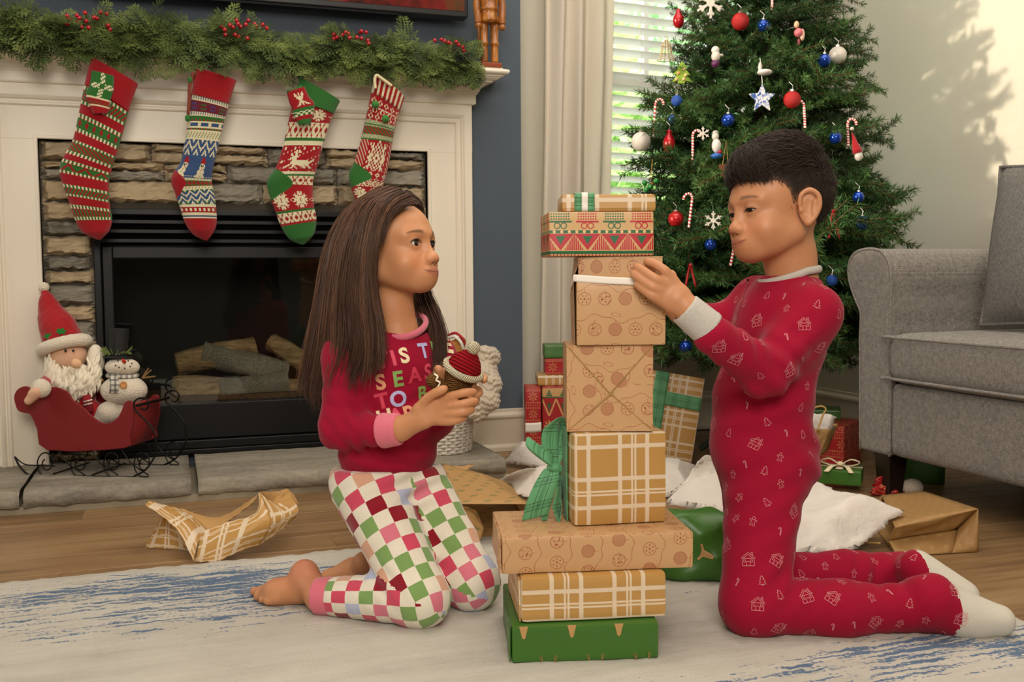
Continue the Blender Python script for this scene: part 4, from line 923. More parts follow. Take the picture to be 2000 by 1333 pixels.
sd = SDF(0.012).ell(S(300,640,dS-0.01), (rS(48), rS(30), rS(75))).ell(S(520,620,dS-0.01), (rS(45), rS(40), rS(85))).ell(S(410,720,dS-0.01), (rS(110), rS(40), rS(80))); blob(sd, 'beard_base', YARN, santa)
sd = SDF(0.015).cap(S(270,730), S(220,770,dS-0.10), rS(40), rS(36)); blob(sd, 'sleeve', FRED, santa)
sd = SDF(0.012).ell(S(222,775,dS-0.125), rS(50)).fn(fuzz(0.0018, 700), op='d'); blob(sd, 'cuff', FLE, santa, 0.0035, 0)
sd = SDF(0.012).cap(S(195,800,dS-0.142), S(155,842,dS-0.142), rS(30), rS(22)).cap(S(172,800,dS-0.15), S(200,785,dS-0.15), rS(13)); blob(sd, 'mitten', FSK, santa, 0.003)
# --- snowman
dN = 3.03
snow = thing('plush_snowman', S(600, 940, dN), 'plush snowman in black top hat and checked scarf beside the santa', 'plush toy')
def N(x, y, d=dN): return PD(*zq(x, y), d)
sd = SDF(0.02).ell(N(672,785), (rS(122), rS(105), rS(82)), np.array([_R, _F, _U])).fn(fuzz(0.0012), op='d'); blob(sd, 'body', FLE, snow, 0.0035, 0)
sd = SDF(0.02).ell(N(592,905,dN-0.02), (rS(65), rS(60), rS(60))).ell(N(720,890,dN+0.01), (rS(60), rS(60), rS(60))).ell(N(540,945,dN-0.02),(rS(35),rS(40),rS(25))).fn(fuzz(0.0012), op='d'); blob(sd, 'base', FLE, snow, 0.0035, 0)
sd = SDF(0.02).ell(N(663,660), (rS(90), rS(80), rS(52)), np.array([_R, _F, _U])).fn(fuzz(0.001), op='d'); blob(sd, 'head', FLE, snow, 0.0035, 0)
BLK = plain('#121212', 0.7, 0.3, 120, 0.3)
MB().lathe([(0, 0), (rS(78), 0.001), (rS(78), 0.005), (rS(44), 0.007), (rS(46), 0.03), (rS(50), rS(158)), (rS(46), rS(162)), (0, rS(162))], N(640,612), axis=nrm(_U+0.05*_R), n=20).build('top_hat', BLK, snow, smooth=False)
tw = MB()
for k in range(46):
    a = bg.uniform(0, 2*math.pi); c = N(630,585,dN)+_R*rS(48)*math.cos(a)+_F*rS(44)*math.sin(a); tw.tube([c, c+_R*rS(36)*math.cos(a)+_F*rS(20)*math.sin(a)+_U*bg.uniform(-0.006, 0.022)], [0.0016, 0.0008], 4)
tw.build('hat_greenery', plain('#7d8a4a', 0.8, 0.4, 90), snow)
MB().lathe([(0.006, 0), (0.005, 0.01), (0.001, 0.02)], N(675,632,dN-0.050), axis=nrm(-_F+0.5*_U), n=10).build('nose', plain('#d8381c', 0.6), snow, smooth=True)
for (x, y) in ((640,625),(695,625),(627,650),(645,660),(676,666),(706,656),(715,640)): MB().ball(N(x, y, dN-0.053+0.00002*abs(x-665)**1.55), 0.0024, 8, 6).build('coal_dot', BLK, snow)
pla = Mat('scarf_plaid', 0.95); _u = pla.xyz(); pla.base(pla.mix(((_u[0]*400).sin() > 0.2)*0.6, pla.mix(((_u[2]*420).sin() > 0.3)*0.6, '#cfcabd', '#23262e'), '#2a2d36'))
MB().tube([N(663,708)+_R*rS(74)*math.cos(a)+_F*rS(66)*math.sin(a)+_U*0.003*math.sin(a*2) for a in np.linspace(0, 2*math.pi, 28, endpoint=False)], 0.0075, 8, closed=True).build('scarf', pla, snow, smooth=True)
g = np.array([[N(590+44*t, 705, dN-0.052), N(600+46*t, 750, dN-0.060), N(592+48*t, 800, dN-0.066)] for t in np.linspace(0, 1, 4)]); solidify(MB().grid(g).build('scarf_end', pla, snow, smooth=True), 0.003)
MB().lathe([(0, 0), (0.0105, 0), (0.0115, 0.002), (0.0105, 0.0035), (0.008, 0.0028), (0, 0.0028)], N(671,757,dN-0.056), axis=-_F, n=18).build('button', plain('#c68a4e', 0.5), snow, smooth=True)
for (x0, y0, ends) in ((560,735,((500,700),(520,680),(500,730))),(772,718,((805,665),(820,675),(842,710)))):
    for (x, y) in ends: MB().tube([N(x0, y0, dN-0.01), N(x, y, dN-0.015)], [0.0030, 0.0020], 6).build('twig_arm', plain('#8a6b3d', 0.9, 0.3, 90), snow)
# ================================================================== CHRISTMAS TREE
TX, TY = 1.955, 3.04; TTOP = 2.55
def trad(z): return np.interp(z, [0.30, 0.42, 0.62, 0.9, 1.3, 1.62, 2.0, 2.5], [0.40, 0.475, 0.485, 0.44, 0.335, 0.25, 0.15, 0.02])
tree = thing('christmas_tree', (TX, TY, 0), 'tall green artificial Christmas tree in the corner by the window', 'Christmas tree')
NEED = Mat('fir_needles', 0.55, 0.35); _n = NEED.noise(9, 3); _rn = X_(NEED.nt, NEED.n('ShaderNodeObjectInfo').outputs['Random'])
NEED.base(NEED.mix(NEED.attr(), NEED.ramp(_n*0.7+_rn*0.3, [(0.3, '#16301a'), (0.55, '#2c4a22'), (0.8, '#456130')]), '#86935a')) if False else None
_at = NEED.n('ShaderNodeAttribute'); _at.attribute_name = 'Col'; _mf = X_(NEED.nt, _at.outputs['Fac'])
NEED.base(NEED.mix(_mf, NEED.ramp(_n*0.7+_rn*0.3, [(0.3, '#213f22'), (0.55, '#3c612e'), (0.8, '#5f7f40')]), '#5a4526'))
tg = np.random.default_rng(21)
def branch_mesh(L, seed):
    g = np.random.default_rng(seed); q = []; cols = []; stems = MB()
    def twig(p0, d0, ln, nd, droop):
        p0 = np.array(p0, float); d0 = nrm(d0); n = max(3, int(ln/0.03)); pts = [p0]
        d = d0.copy()
        for i in range(n): d = nrm(d+V(0, 0, droop)/n); pts.append(pts[-1]+d*ln/n)
        pts = np.array(pts); stems.tube(pts, np.linspace(0.0032, 0.0016, len(pts)), 4, cap=False)
        m = int(ln*nd); s = np.sort(g.random(m)); ii = np.minimum((s*n).astype(int), n-1); fr_ = s*n-ii
        P = pts[ii]*(1-fr_)[:, None]+pts[ii+1]*fr_[:, None]; T = pts[ii+1]-pts[ii]; T /= np.linalg.norm(T, axis=1)[:, None]
        r = g.standard_normal((m, 3)); r -= T*(r*T).sum(1)[:, None]; r /= np.linalg.norm(r, axis=1)[:, None]
        D = T*g.uniform(0.45, 0.95, (m, 1))+r; D /= np.linalg.norm(D, axis=1)[:, None]
        W_ = np.cross(D, g.standard_normal((m, 3))); W_ /= np.linalg.norm(W_, axis=1)[:, None]
        l = g.uniform(0.018, 0.032, (m, 1)); w = 0.0016
        q.append(np.stack([P, P+D*l*0.4+W_*w, P+D*l, P+D*l*0.4-W_*w], 1)); return pts
    main = twig((0, 0, 0), (1, 0, 0.12), L, 700, -0.35)
    for i in range(16):
        s = 0.16+0.80*i/16+g.uniform(-0.02, 0.02); k = min(int(s*(len(main)-1)), len(main)-2); p = main[k]; sg = 1 if i % 2 else -1
        twig(p, (0.75, sg*(0.72+0.2*g.random()), g.normal(0.05, 0.16)), L*(0.44-0.30*s)*g.uniform(0.85, 1.2)+0.035, 900, -0.15)
    q = np.vstack(q).reshape(-1, 3); sv = np.vstack(stems.v); ns = len(sv)
    me = bpy.data.meshes.new('branch'); nq = len(q)//4
    faces = [tuple(f) for f in stems.f]+[tuple(f) for f in (np.arange(4*nq).reshape(-1, 4)+ns)]
    me.from_pydata([tuple(v) for v in np.vstack([sv, q])], [], faces); me.materials.append(NEED.m)
    a = me.color_attributes.new('Col', 'FLOAT_COLOR', 'POINT'); c = np.zeros((len(me.vertices), 4), np.float32); c[:, 3] = 1; c[:ns, :3] = 1; a.data.foreach_set('color', c.ravel()); return me
BM = [branch_mesh(0.46, 100+i) for i in range(7)]
MB().tube([V(TX, TY, 0.02), V(TX, TY, 1.2), V(TX, TY, TTOP)], [0.022, 0.018, 0.005], 8).build('trunk', plain('#3f3020', 0.9), tree)
for k in range(3):
    a = 2*math.pi*k/3+0.4; MB().tube([V(TX, TY, 0.16), V(TX+0.20*math.cos(a), TY+0.20*math.sin(a), 0.012)], 0.011, 6).build('stand_leg', plain('#23331f', 0.6), tree)
lev = 0; z = 0.40
while z < 2.45:
    r = float(trad(z)); n = int(np.interp(z, [0.4, 1.0, 1.7, 2.45], [17, 15, 12, 7]))
    for k in range(n):
        a = 2*math.pi*(k+0.5*(lev % 2))/n+tg.normal(0, 0.09); sc = r/0.46*tg.uniform(0.86, 1.13); me = BM[tg.integers(0, 7)]
        rx = TX+r*math.cos(a)
        if rx > 2.56: sc *= 0.9
        o = bpy.data.objects.new('branch', me); COL.objects.link(o); o.parent = tree; o.location = (0.01*math.cos(a), 0.01*math.sin(a), z)
        o.rotation_euler = (tg.normal(0, 0.35), -np.interp(z, [0.4, 1.2, 2.4], [0.02, 0.22, 0.75])+tg.normal(0, 0.10), a); s2_ = max(sc, 0.62); o.scale = (sc, s2_, s2_)
    z += np.interp(z, [0.4, 1.6, 2.4], [0.080, 0.090, 0.11]); lev += 1
# ------------------------------------------------------------------ ornaments
def thit(u, v, k=0.97):
    d = ray(u, v); best = None
    for t in np.linspace(2.2, 4.2, 400):
        p = _C+d*t; r = math.hypot(p[0]-TX, p[1]-TY)
        if r < trad(p[2])*k: return p
    t = ((V(TX, TY, 0)-_C)@V(d[0], d[1], 0))/(d[0]**2+d[1]**2); return _C+d*(t-0.13)
def mpp(p): return ((p-_C)@_F)/CF
GRED = Mat('glitter_red', 0.3); _n = GRED.noise(900, 1); GRED.base(GRED.mix(_n, '#8f0d12', '#d6231f')); GRED.bump(_n, 0.9, 0.002)
RDM = plain('#b80f1d', 0.28, 0.05, 10, metal=0.35, coat=0.5); BLM = plain('#1142a8', 0.2, 0.05, 10, metal=0.6, coat=0.5); BLG = Mat('glitter_blue', 0.35); _n = BLG.noise(900, 1); BLG.base(BLG.mix(_n, '#123a8f', '#2f66c9')); BLG.bump(_n, 0.9, 0.002)
WHM = Mat('glitter_white', 0.4); _n = WHM.noise(700, 1); WHM.base(WHM.mix(_n, '#cfc6b8', '#efe8dc')); WHM.bump(_n, 0.8, 0.002)
SILV = plain('#d7d3c8', 0.25, 0.05, 20, metal=0.9)
def cap_and_hook(p, r, t, hk=True):
    MB().lathe([(r*0.26, 0), (r*0.26, r*0.22), (r*0.14, r*0.26)], p+V(0, 0, r*0.94), n=10).build('cap', SILV, t)
    if hk: MB().tube([p+V(0, 0, r*1.15), p+V(0.003, 0, r*1.15+0.012), p+V(-0.004, 0.012, r*1.15+0.026)], 0.0008, 4).build('hook', SILV, t)
def bauble(u, v, rpx, mat, label, grp='round baubles on the Christmas tree', ribs=0):
    p = thit(u, v); r = rpx*mpp(p); t = thing('bauble', p-V(0, 0, r), label, 'ornament', grp)
    mb = MB().ball(p, r, 24, 16)
    if ribs:
        w = np.vstack(mb.v)-p; th = np.arctan2(w[:, 1], w[:, 0]); hh = w[:, 2]; w *= (1+0.05*np.sin(hh/r*14))[:, None]; mb.v = [w+p]
    mb.build('globe', mat, t, smooth=True); cap_and_hook(p, r, t); return t
bauble(1446, 42, 17, GRED, 'glittery red bauble high on the tree near the top edge')
bauble(1491, 50, 12, BLM, 'shiny blue bauble right of the highest glittery red bauble')
bauble(1610, 118, 13, BLM, 'satin blue bauble at the upper right edge of the tree')
bauble(1636, 108, 17, WHM, 'pale white bauble behind the blue one at the upper right edge')
bauble(1547, 195, 17, GRED, 'glittery red bauble right of the hanging star')
bauble(1322, 197, 11, BLG, 'glittery blue bauble at the left, below the green tree ornament')
bauble(1313, 233, 10, BLM, 'small shiny blue bauble above the red drop at the left edge')
bauble(1422, 235, 13, BLM, 'shiny blue bauble lower left of the hanging star')
bauble(1252, 277, 19, WHM, 'large glittery white bauble at the far left edge against the blinds')
bauble(1632, 269, 12, BLM, 'satin blue bauble right of the boy\'s hair near the gnome')
bauble(1320, 428, 15, plain('#b5161b', 0.3, 0.05, 10, metal=0.3, coat=0.4), 'ribbed red bauble just right of the top gifts', ribs=1)
bauble(1388, 478, 12, BLM, 'blue bauble in front of the boy\'s nose, deep in the tree')
bauble(1339, 678, 13, BLM, 'lowest blue bauble hanging under the boy\'s cuff')
bauble(1677, 385, 11, BLM, 'dark blue bauble half hidden at the right edge, above the glittery one')
bauble(1684, 435, 13, BLG, 'glittery blue bauble at the right edge above the sofa arm')
bauble(1625, 548, 11, BLG, 'blue bauble low on the tree beside the boy\'s shoulder')
def drop(u, v0, v1, wpx, label):
    p = thit(u, (v0+v1)/2); k = mpp(p); h = (v1-v0)*k; r = wpx*k; t = thing('drop_ornament', p-V(0, 0, h/2), label, 'ornament', 'long red drops on the tree')
    MB().lathe([(0.0, 0), (r*0.5, h*0.04), (r*0.9, h*0.2), (r, h*0.42), (r*0.92, h*0.58), (r*0.55, h*0.74), (r*0.40, h*0.82), (r*0.42, h*0.94), (r*0.3, h)], p-V(0, 0, h/2), n=20).build('body', RDM, t, smooth=True); cap_and_hook(p+V(0, 0, h/2-r*0.4), r*0.45, t)
drop(1325, 18, 55, 11, 'long red drop ornament beside the upper blinds'); drop(1307, 254, 299, 12, 'long red drop ornament next to the large white bauble')
CWH, CRD = lin('#f3e6dc'), lin('#c8202a')
def cane(u, v0, v1, label, hk=1, tilt=0.0, r=0.0042, pos=None):
    p = thit(u, (v0+v1)/2); k = mpp(p); h = (v1-v0)*k; ax = nrm(V(0, 0, 1)+_R*tilt); sd_ = _R*hk
    pts = [p-ax*h/2+ax*h*0.72*s for s in np.linspace(0, 1, 14)]; c = pts[-1]+sd_*0.014; a0 = [c-sd_*0.014*math.cos(a)+ax*0.018*math.sin(a) for a in np.linspace(0.15, math.pi*1.02, 10)]; pts = np.array(pts+a0)
    mb = MB().tube(spl(pts, 120), r, 8); nf = len(mb.f); cols = np.array([CRD if ((i//8)+(i % 8)*0.5) % 8 < 3.2 else CWH for i in range(nf-2)]+[CWH, CWH])
    t = thing('candy_cane', p-ax*h/2, label, 'candy cane', 'candy canes hung on the tree')
    vs = np.vstack(mb.v); o = mk('stick', vs, np.array(mb.f[:-2]), vcol(0.25, name='candy', var=0.02), t, True, fcol=cols[:-2])
    for e, q_ in ((0, 8), (1, len(vs)-8)):
        pass
    return t
cane(1279, 180, 268, 'long candy cane at the left edge of the tree against the blinds', 1, 0.05); cane(1353, 248, 312, 'candy cane between the red drop and the soldier ornament', 1)
cane(1571, 192, 250, 'candy cane just above the boy\'s head', -1, -0.06); cane(1656, 228, 285, 'candy cane beside the gnome ornament', 1, -0.05); cane(1350, 368, 445, 'candy cane with its hook showing, right of the ribbed red bauble', -1, 0.12)
cane(1434, 445, 520, 'candy cane behind the boy\'s lips and chin', 1, 0.2); cane(1592, 490, 530, 'pink candy cane hook behind the boy\'s neck', -1); cane(1508, -12, 20, 'candy cane cut off by the top edge of the picture', 1)
# star
def flat_orn(name, u, v, poly_px, th, mat, label, parts=(), string=40):
    p = thit(u, v, 1.0)-_F*0.012; k = mpp(p); t = thing(name, p+V(0, 0, min(y for _, y in poly_px)*k*1.0), label, 'ornament')
    pl = [p+_R*x*k+_U*y*k for x, y in poly_px]; bevel(MB().prism(pl, _F*th).build('body', mat, t), 0.001)
    if string: MB().tube([p+_U*max(y for _, y in poly_px)*k, p+_U*(max(y for _, y in poly_px)+string)*k+_F*0.03], 0.0012, 5).build('string', SILV, t)
    for (nm, x, y, rx, ry, mt) in parts: MB().ball(p+_R*x*k+_U*y*k-_F*0.002, (rx*k,)*3 if rx == ry else (rx*k, rx*k*0.6, ry*k), 10, 8).build(nm, mt, t, smooth=True)
    return t, p, k
STA = Mat('speckled_star', 0.35); _v = STA.noise(160, 2); _w = STA.noise(60, 2); STA.base(STA.ramp(_v*0.6+_w*0.4, [(0.42, '#2f5aa8'), (0.48, '#c9cfe0'), (0.6, '#efe9dc')]))
star = [((27 if i % 2 == 0 else 13)*math.sin(i*math.pi/5), (29 if i % 2 == 0 else 13)*math.cos(i*math.pi/5)) for i in range(10)]
flat_orn('star_ornament', 1487, 194, star, 0.008, STA, 'white and blue speckled ceramic star hanging on the tree', string=55)
fl = []
for i in range(6):
    for da, rr in ((-0.26, 8), (-0.20, 17), (-0.34, 22), (-0.2, 25), (-0.09, 22), (-0.08, 30), (0.08, 30), (0.09, 22), (0.2, 25), (0.34, 22), (0.20, 17), (0.26, 8)):
        fl.append((rr*math.sin(i*math.pi/3+da), rr*math.cos(i*math.pi/3+da)))
flat_orn('snowflake_ornament', 1387, 8, fl, 0.006, WHM, 'large white snowflake ornament near the top of the tree', string=0)
flat_orn('snowflake_ornament', 1392, 432, [(x*0.62, y*0.62) for x, y in fl], 0.005, WHM, 'small white snowflake ornament between the gifts and the boy\'s face', string=20)
flat_orn('snowflake_ornament', 1372, 262, [(x*0.45, y*0.45) for x, y in fl], 0.005, WHM, 'small white snowflake ornament left of the soldier ornament', string=0)
GT = plain('#8fae2e', 0.35, 0.15, 60, metal=0.2)
flat_orn('green_tree_ornament', 1330, 145, [(-19,-18),(-8,-15),(-6,-20),(6,-20),(8,-15),(21,-17),(11,-4),(18,-4),(8,8),(12,9),(1,24),(-8,10),(-5,9),(-17,-2),(-9,-3)], 0.008, GT, 'bright green enamel tree ornament at the left of the tree',
    [('bead', 4, 8, 3.5, 3.5, plain('#e3c08a', 0.4)), ('bead', -6, 0, 3.5, 3.5, plain('#e0a56e', 0.4)), ('bead', 8, -4, 3.5, 3.5, plain('#e3c08a', 0.4)), ('bead', -10, -12, 3.5, 3.5, plain('#e3c08a', 0.4)), ('bead', 4, -12, 3.5, 3.5, plain('#e3c08a', 0.4))], string=0)
p = thit(1301, 104, 1.02); k = mpp(p); t = thing('lattice_bell', p-V(0, 0, 17*k), 'cream lattice bell ornament at the left edge against the blinds', 'ornament'); CRB = plain('#cdb792', 0.7)
for a in np.linspace(0, math.pi*2, 10, endpoint=False): MB().tube([p+V(math.cos(a)*r*k, math.sin(a)*r*k, h*k) for r, h in ((2, 26), (8, 18), (10, 8), (12, -4), (17, -13))], 0.0014, 5).build('rib', CRB, t)
for r, h in ((9, 14), (11, 2), (17, -13)): MB().tube([p+V(math.cos(a)*r*k, math.sin(a)*r*k, h*k) for a in np.linspace(0, 2*math.pi, 24, endpoint=False)], 0.0016, 5, closed=True).build('ring', CRB, t)
MB().tube([p+_R*4*k*math.cos(a)+V(0, 0, 29*k+4*k*math.sin(a)) for a in np.linspace(0, 2*math.pi, 12, endpoint=False)], 0.001, 5, closed=True).build('hanging_ring', CRB, t)
def figure(name, u, v, label, blobs, cat='ornament'):
    p = thit(u, v, 1.0)-_F*0.01; k = mpp(p); t = thing(name, p+V(0, 0, -k*max(abs(b[2]) for b in blobs)), label, cat)
    for (nm, x, y, rx, ry, c) in blobs: MB().ball(p+_R*x*k-_U*y*k, (rx*k, rx*k, ry*k), 12, 8).build(nm, plain(c, 0.4, 0.1, 80), t, smooth=True)
    return t, p, k
figure('mouse_ornament', 1398, 112, 'white figurine ornament holding a purple ball', [('head', -2, -12, 8, 8, '#ded6cb'), ('body', -1, 0, 9, 11, '#d3c9bd'), ('ball', -2, 14, 8, 8, '#5b2450'), ('arm', 9, -2, 5, 3, '#d3c9bd')])
figure('soldier_ornament', 1396, 290, 'small white and blue soldier figurine ornament', [('head', 0, -22, 7, 8, '#cfc8bd'), ('body', 2, -4, 9, 14, '#d9d3cb'), ('trousers', 2, 16, 11, 6, '#2b5fa8'), ('belt', 8, 8, 5, 4, '#b3222a'), ('helmet', 0, -29, 6, 5, '#b9b3a8')])
figure('skater_ornament', 1556, 62, 'pink and red figurine ornament at the upper right of the tree', [('body', 2, 4, 9, 9, '#c96a70'), ('head', -2, -12, 5, 7, '#d9b08a'), ('skirt', 9, 8, 5, 12, '#e0b9a5'), ('leg', 2, 22, 3, 7, '#a04a50')])
figure('bird_ornament', 1492, 143, 'white bird ornament perched above the hanging star', [('body', 0, 0, 15, 6, '#ddd8d0'), ('wing', -9, -9, 4, 11, '#c9c4bd')])
t, p, k = figure('gnome_ornament', 1671, 300, 'gnome ornament with tall red hat at the right edge of the tree', [('beard', 4, 6, 8, 10, '#cfc8bf'), ('pompom', -9, -47, 4, 4, '#d8cdbd'), ('nose', 2, -2, 3, 3, '#d9a184')])
MB().lathe([(10*k, 0), (8*k, 8*k), (4*k, 28*k), (1*k, 42*k)], p-_U*0*k+_R*2*k+_U*0.0, axis=nrm(_U-0.28*_R), n=14).build('hat', FRED, t, smooth=True)
p = thit(1415, 333, 1.0)-_F*0.01; k = mpp(p); t = thing('gingerbread_house_ornament', p-V(0, 0, 20*k), 'brown felt ornament on twine beside the boy\'s hair', 'ornament')
bevel(MB().prism([p+_R*x*k+_U*y*k for x, y in ((-12,10),(12,12),(16,-2),(8,-20),(-6,-12))], _F*0.01).build('body', plain('#6b3a1f', 0.9, 0.2, 90), t), 0.001); MB().tube([p+_U*10*k-_R*5*k, p+_U*58*k+_R*2*k, p+_U*11*k+_R*6*k], 0.001, 5).build('twine', plain('#b9955a', 0.9), t); MB().ball(p-_F*0.006+_R*6*k-_U*4*k, 4*k, 8, 6).build('button', WHM, t)
p = thit(1265, 357, 1.0); k = mpp(p); t = thing('glass_holly', p-V(0, 0, 10*k), 'green glass holly beads on a gold cord above the gifts', 'ornament')
for x, y in ((-6, 0), (5, -8), (-3, -14), (17, 4)): MB().ball(p+_R*x*k+_U*y*k, 5.5*k, 10, 8).build('bead', plain('#1f7a2f', 0.1, 0.1, 40, coat=1.0), t, smooth=True)
MB().tube([p+_U*4*k+_R*6*k, p+_U*45*k+_R*9*k], 0.001, 5).ball(p+_R*9*k-_U*2*k, 3*k).build('gold_cord', plain('#b5893a', 0.3, metal=0.8), t)
def ribbon_loop(u, v, h, label):
    p = thit(u, v, 1.0)-_F*0.012; k = mpp(p); t = thing('ribbon_loop', p-V(0, 0, h*k/2), label, 'ribbon')
    for sx in (-1, 1):
        g = np.array([[p+_U*h/2*k*math.cos(s*math.pi*0.0)+_R*(sx*(1+9*s)*k)+_U*(-h*s*k)+_F*0.004*math.sin(s*5)+_R*w_*k*4 for w_ in (-0.5, 0.5)] for s in np.linspace(0, 1, 8)]); solidify(MB().grid(g).build('tail', plain('#b3121f', 0.5), t, smooth=True), 0.001)
    MB().ball(p+_U*h/2*k, 4*k, 10, 8).build('knot', plain('#b3121f', 0.5), t, smooth=True)
ribbon_loop(1626, 440, 54, 'red ribbon hanging behind the boy\'s ear'); ribbon_loop(1347, 540, 42, 'red ribbon bow low on the tree above the boy\'s hands')
# ================================================================== SOFA
FAB = Mat('grey_tweed', 0.95, 0.2); _x, _y, _z = FAB.xyz(); _n1 = FAB.noise(420, 2); _n2 = FAB.noise(90, 3); _wv = ((_y*1900+_z*1900).sin()*((_y-_z)*1900).sin())
FAB.base(FAB.ramp(_n1*0.6+_n2*0.3+_wv*0.05, [(0.28, '#5c5751'), (0.48, '#8d8780'), (0.68, '#b7b1a8')])); FAB.bump(_n1*0.7+_wv*0.3, 0.6, 0.0025); FAB.b.inputs['Sheen Weight'].default_value = 0.2
SXF = 1.90; sofa = thing('sofa', (2.24, 1.4, 0), 'grey tweed sofa with rolled arm against the right wall', 'sofa')
ap = [PX(u, v, SXF) for u, v in ((1678,873),(1678,760),(1678,660),(1679,612),(1671,590),(1660,560),(1655,530),(1660,505),(1674,491),(1698,486),(1720,492),(1733,512),(1738,545),(1737,600),(1737,700),(1736,800),(1735,884))]
ap = np.array(ap); ap[0, 2] = ap[-1, 2] = 0.125
cap_ = spl(ap, 64); arm = MB().prism(cap_, V(0.66, 0, 0)); ao = arm.build('arm', FAB, sofa, smooth=False); bevel(ao, 0.012, 3, 0.8)
pip = MB().tube(cap_+V(0.004, 0, 0), 0.0042, 6); pip.build('piping', FAB, ao, smooth=True)
ay = float(ap[-1, 1]); Y0S = 0.25
def puffy(name, lo, hi, rr, bul, parent=sofa, h=0.014, mat=FAB, piping=True):
    lo = np.array(lo); hi = np.array(hi); c = (lo+hi)/2; hf = (hi-lo)/2
    sd = SDF(0.01).rbox(c, hf, rr)
    def bl(P): q = (P-c)/hf; return -bul*(np.clip(1-q[..., 0]**2, 0, 1)*np.clip(1-q[..., 1]**2, 0, 1)+0.5*np.clip(1-q[..., 1]**2, 0, 1)*np.clip(1-q[..., 2]**2, 0, 1))
    sd.fn(bl, op='d'); v, f = sd.mesh(h, 0.04, 2); return mk(name, v, f, mat, parent, True)
puffy('base_panel', (SXF, Y0S, 0.125), (2.56, ay+0.004, 0.335), 0.02, 0.004)
zt = 0.475; zb_ = 0.335
sc = puffy('seat_cushion', (SXF-0.022, 1.22, zb_), (2.42, ay-0.004, zt), 0.035, 0.012)
puffy('seat_cushion', (SXF-0.022, Y0S+0.1, zb_), (2.42, 1.215, zt), 0.035, 0.012)
for z_ in (zb_+0.014, zt-0.012):
    y1, y0 = ay-0.022, 1.24; xf = SXF-0.026
    MB().tube(spl([V(2.3, y1+0.018, z_), V(xf+0.03, y1+0.018, z_), V(xf+0.006, y1+0.004, z_), V(xf-0.004, y1-0.1, z_), V(xf-0.006, (y0+y1)/2, z_), V(xf-0.004, y0+0.08, z_), V(xf+0.006, y0, z_)], 60), 0.0045, 6).build('cushion_piping', FAB, sc, smooth=True)
puffy('backrest', (2.40, Y0S+0.1, 0.33), (2.56, ay+0.05, 0.80), 0.05, 0.01)
for (lx, ly) in ((1.955, 2.345), (2.50, 2.345), (1.955, 0.4), (2.50, 0.4)):
    mb = MB(); a = 0.034; b = 0.024; vs = [V(lx-a, ly-a, 0.135), V(lx+a, ly-a, 0.135), V(lx+a, ly+a, 0.135), V(lx-a, ly+a, 0.135), V(lx-b, ly-b, 0.001), V(lx+b, ly-b, 0.001), V(lx+b, ly+b, 0.001), V(lx-b, ly+b, 0.001)]
    bevel(mb.add(vs, [(0,1,2,3),(7,6,5,4),(0,4,5,1),(1,5,6,2),(2,6,7,3),(3,7,4,0)]).build('leg', plain('#1d120d', 0.35, 0.2, 30), sofa), 0.003)
# throw pillow: leaning against the sofa back
PIL = Mat('grey_weave_pillow', 0.95, 0.2); _n1 = PIL.noise(500, 2); _n2 = PIL.noise(120, 2); PIL.base(PIL.ramp(_n1*0.6+_n2*0.3, [(0.3, '#55534f'), (0.5, '#7d7a75'), (0.7, '#a19d96')])); PIL.bump(_n1, 0.5, 0.002)
pc = [PX(1950, 325, 2.27), PX(1908, 638, 2.10)]
def pillow(c00, c10, c11, c01, th, label):
    n = 22; t = np.linspace(0, 1, n); U_, V_ = np.meshgrid(t, t, indexing='ij')
    G = (c00*((1-U_)*(1-V_))[..., None]+c10*(U_*(1-V_))[..., None]+c11*(U_*V_)[..., None]+c01*((1-U_)*V_)[..., None]); N_ = nrm(np.cross(c10-c00, c01-c00)); cen = G.mean((0, 1))
    e = np.sin(U_*math.pi)*np.sin(V_*math.pi); pin = 1-0.07*(np.sin(U_*math.pi)*(1-np.sin(V_*math.pi))+np.sin(V_*math.pi)*(1-np.sin(U_*math.pi)))
    G = cen+(G-cen)*pin[..., None]; off = (e**0.42*th)[..., None]*N_; tt = thing('throw_pillow', cen-V(0, 0, 0.2), label, 'pillow')
    A = G+off; B = G-off; mb = MB().grid(A); k = n*n; mb.add(B.reshape(-1, 3), [(i*n+j, i*n+j+1, (i+1)*n+j+1, (i+1)*n+j) for i in range(n-1) for j in range(n-1)])
    mb.build('cover', PIL, tt, smooth=True)
    ed = np.vstack([G[:, 0], G[-1, 1:], G[::-1, -1][1:], G[0, ::-1][1:-1]]); MB().tube(ed, 0.0055, 6, closed=True).build('piping', PIL, tt, smooth=True); return tt
zc = zt+0.02
pillow(V(2.11, 2.178, zc), V(2.06, 1.70, zc), V(2.215, 1.75, zc+0.44), V(2.215, 2.228, zc+0.44), 0.075, 'square dark grey throw pillow leaning in the corner of the sofa')
# ================================================================== WRAPPING PAPERS
def paper_base(name, c, rough=0.42):
    m = Mat(name, rough, 0.45); n = m.noise(9, 4); n2 = m.noise(400, 2); base = m.mix(n*0.5+n2*0.5, tuple(x*0.9 for x in lin(c)), tuple(min(1, x*1.1) for x in lin(c)))
    m._n = n; return m, base
def finish(m, c, strength=0.10): m.base(c); m.bump(m._n, strength, 0.01); return m.m
def plaid_paper(name='plaid_kraft', c='#b98c4c', P=0.104, hatch=0.0026):
    m, b = paper_base(name, c); u, v = m.uv(); hz = ((u+v)/hatch).fr() < 0.62
    def st(w):
        f = (w/P).fr()*P; return (f.near(0.012, 0.0036)).mx(f.near(0.0335, 0.0017)).mx(f.near(0.0395, 0.0017)).mx(f.near(0.0605, 0.0036))
    a, d = st(u), st(v); return finish(m, m.mix((a.mx(d))*hz*0.9, b, '#efe6d3'))
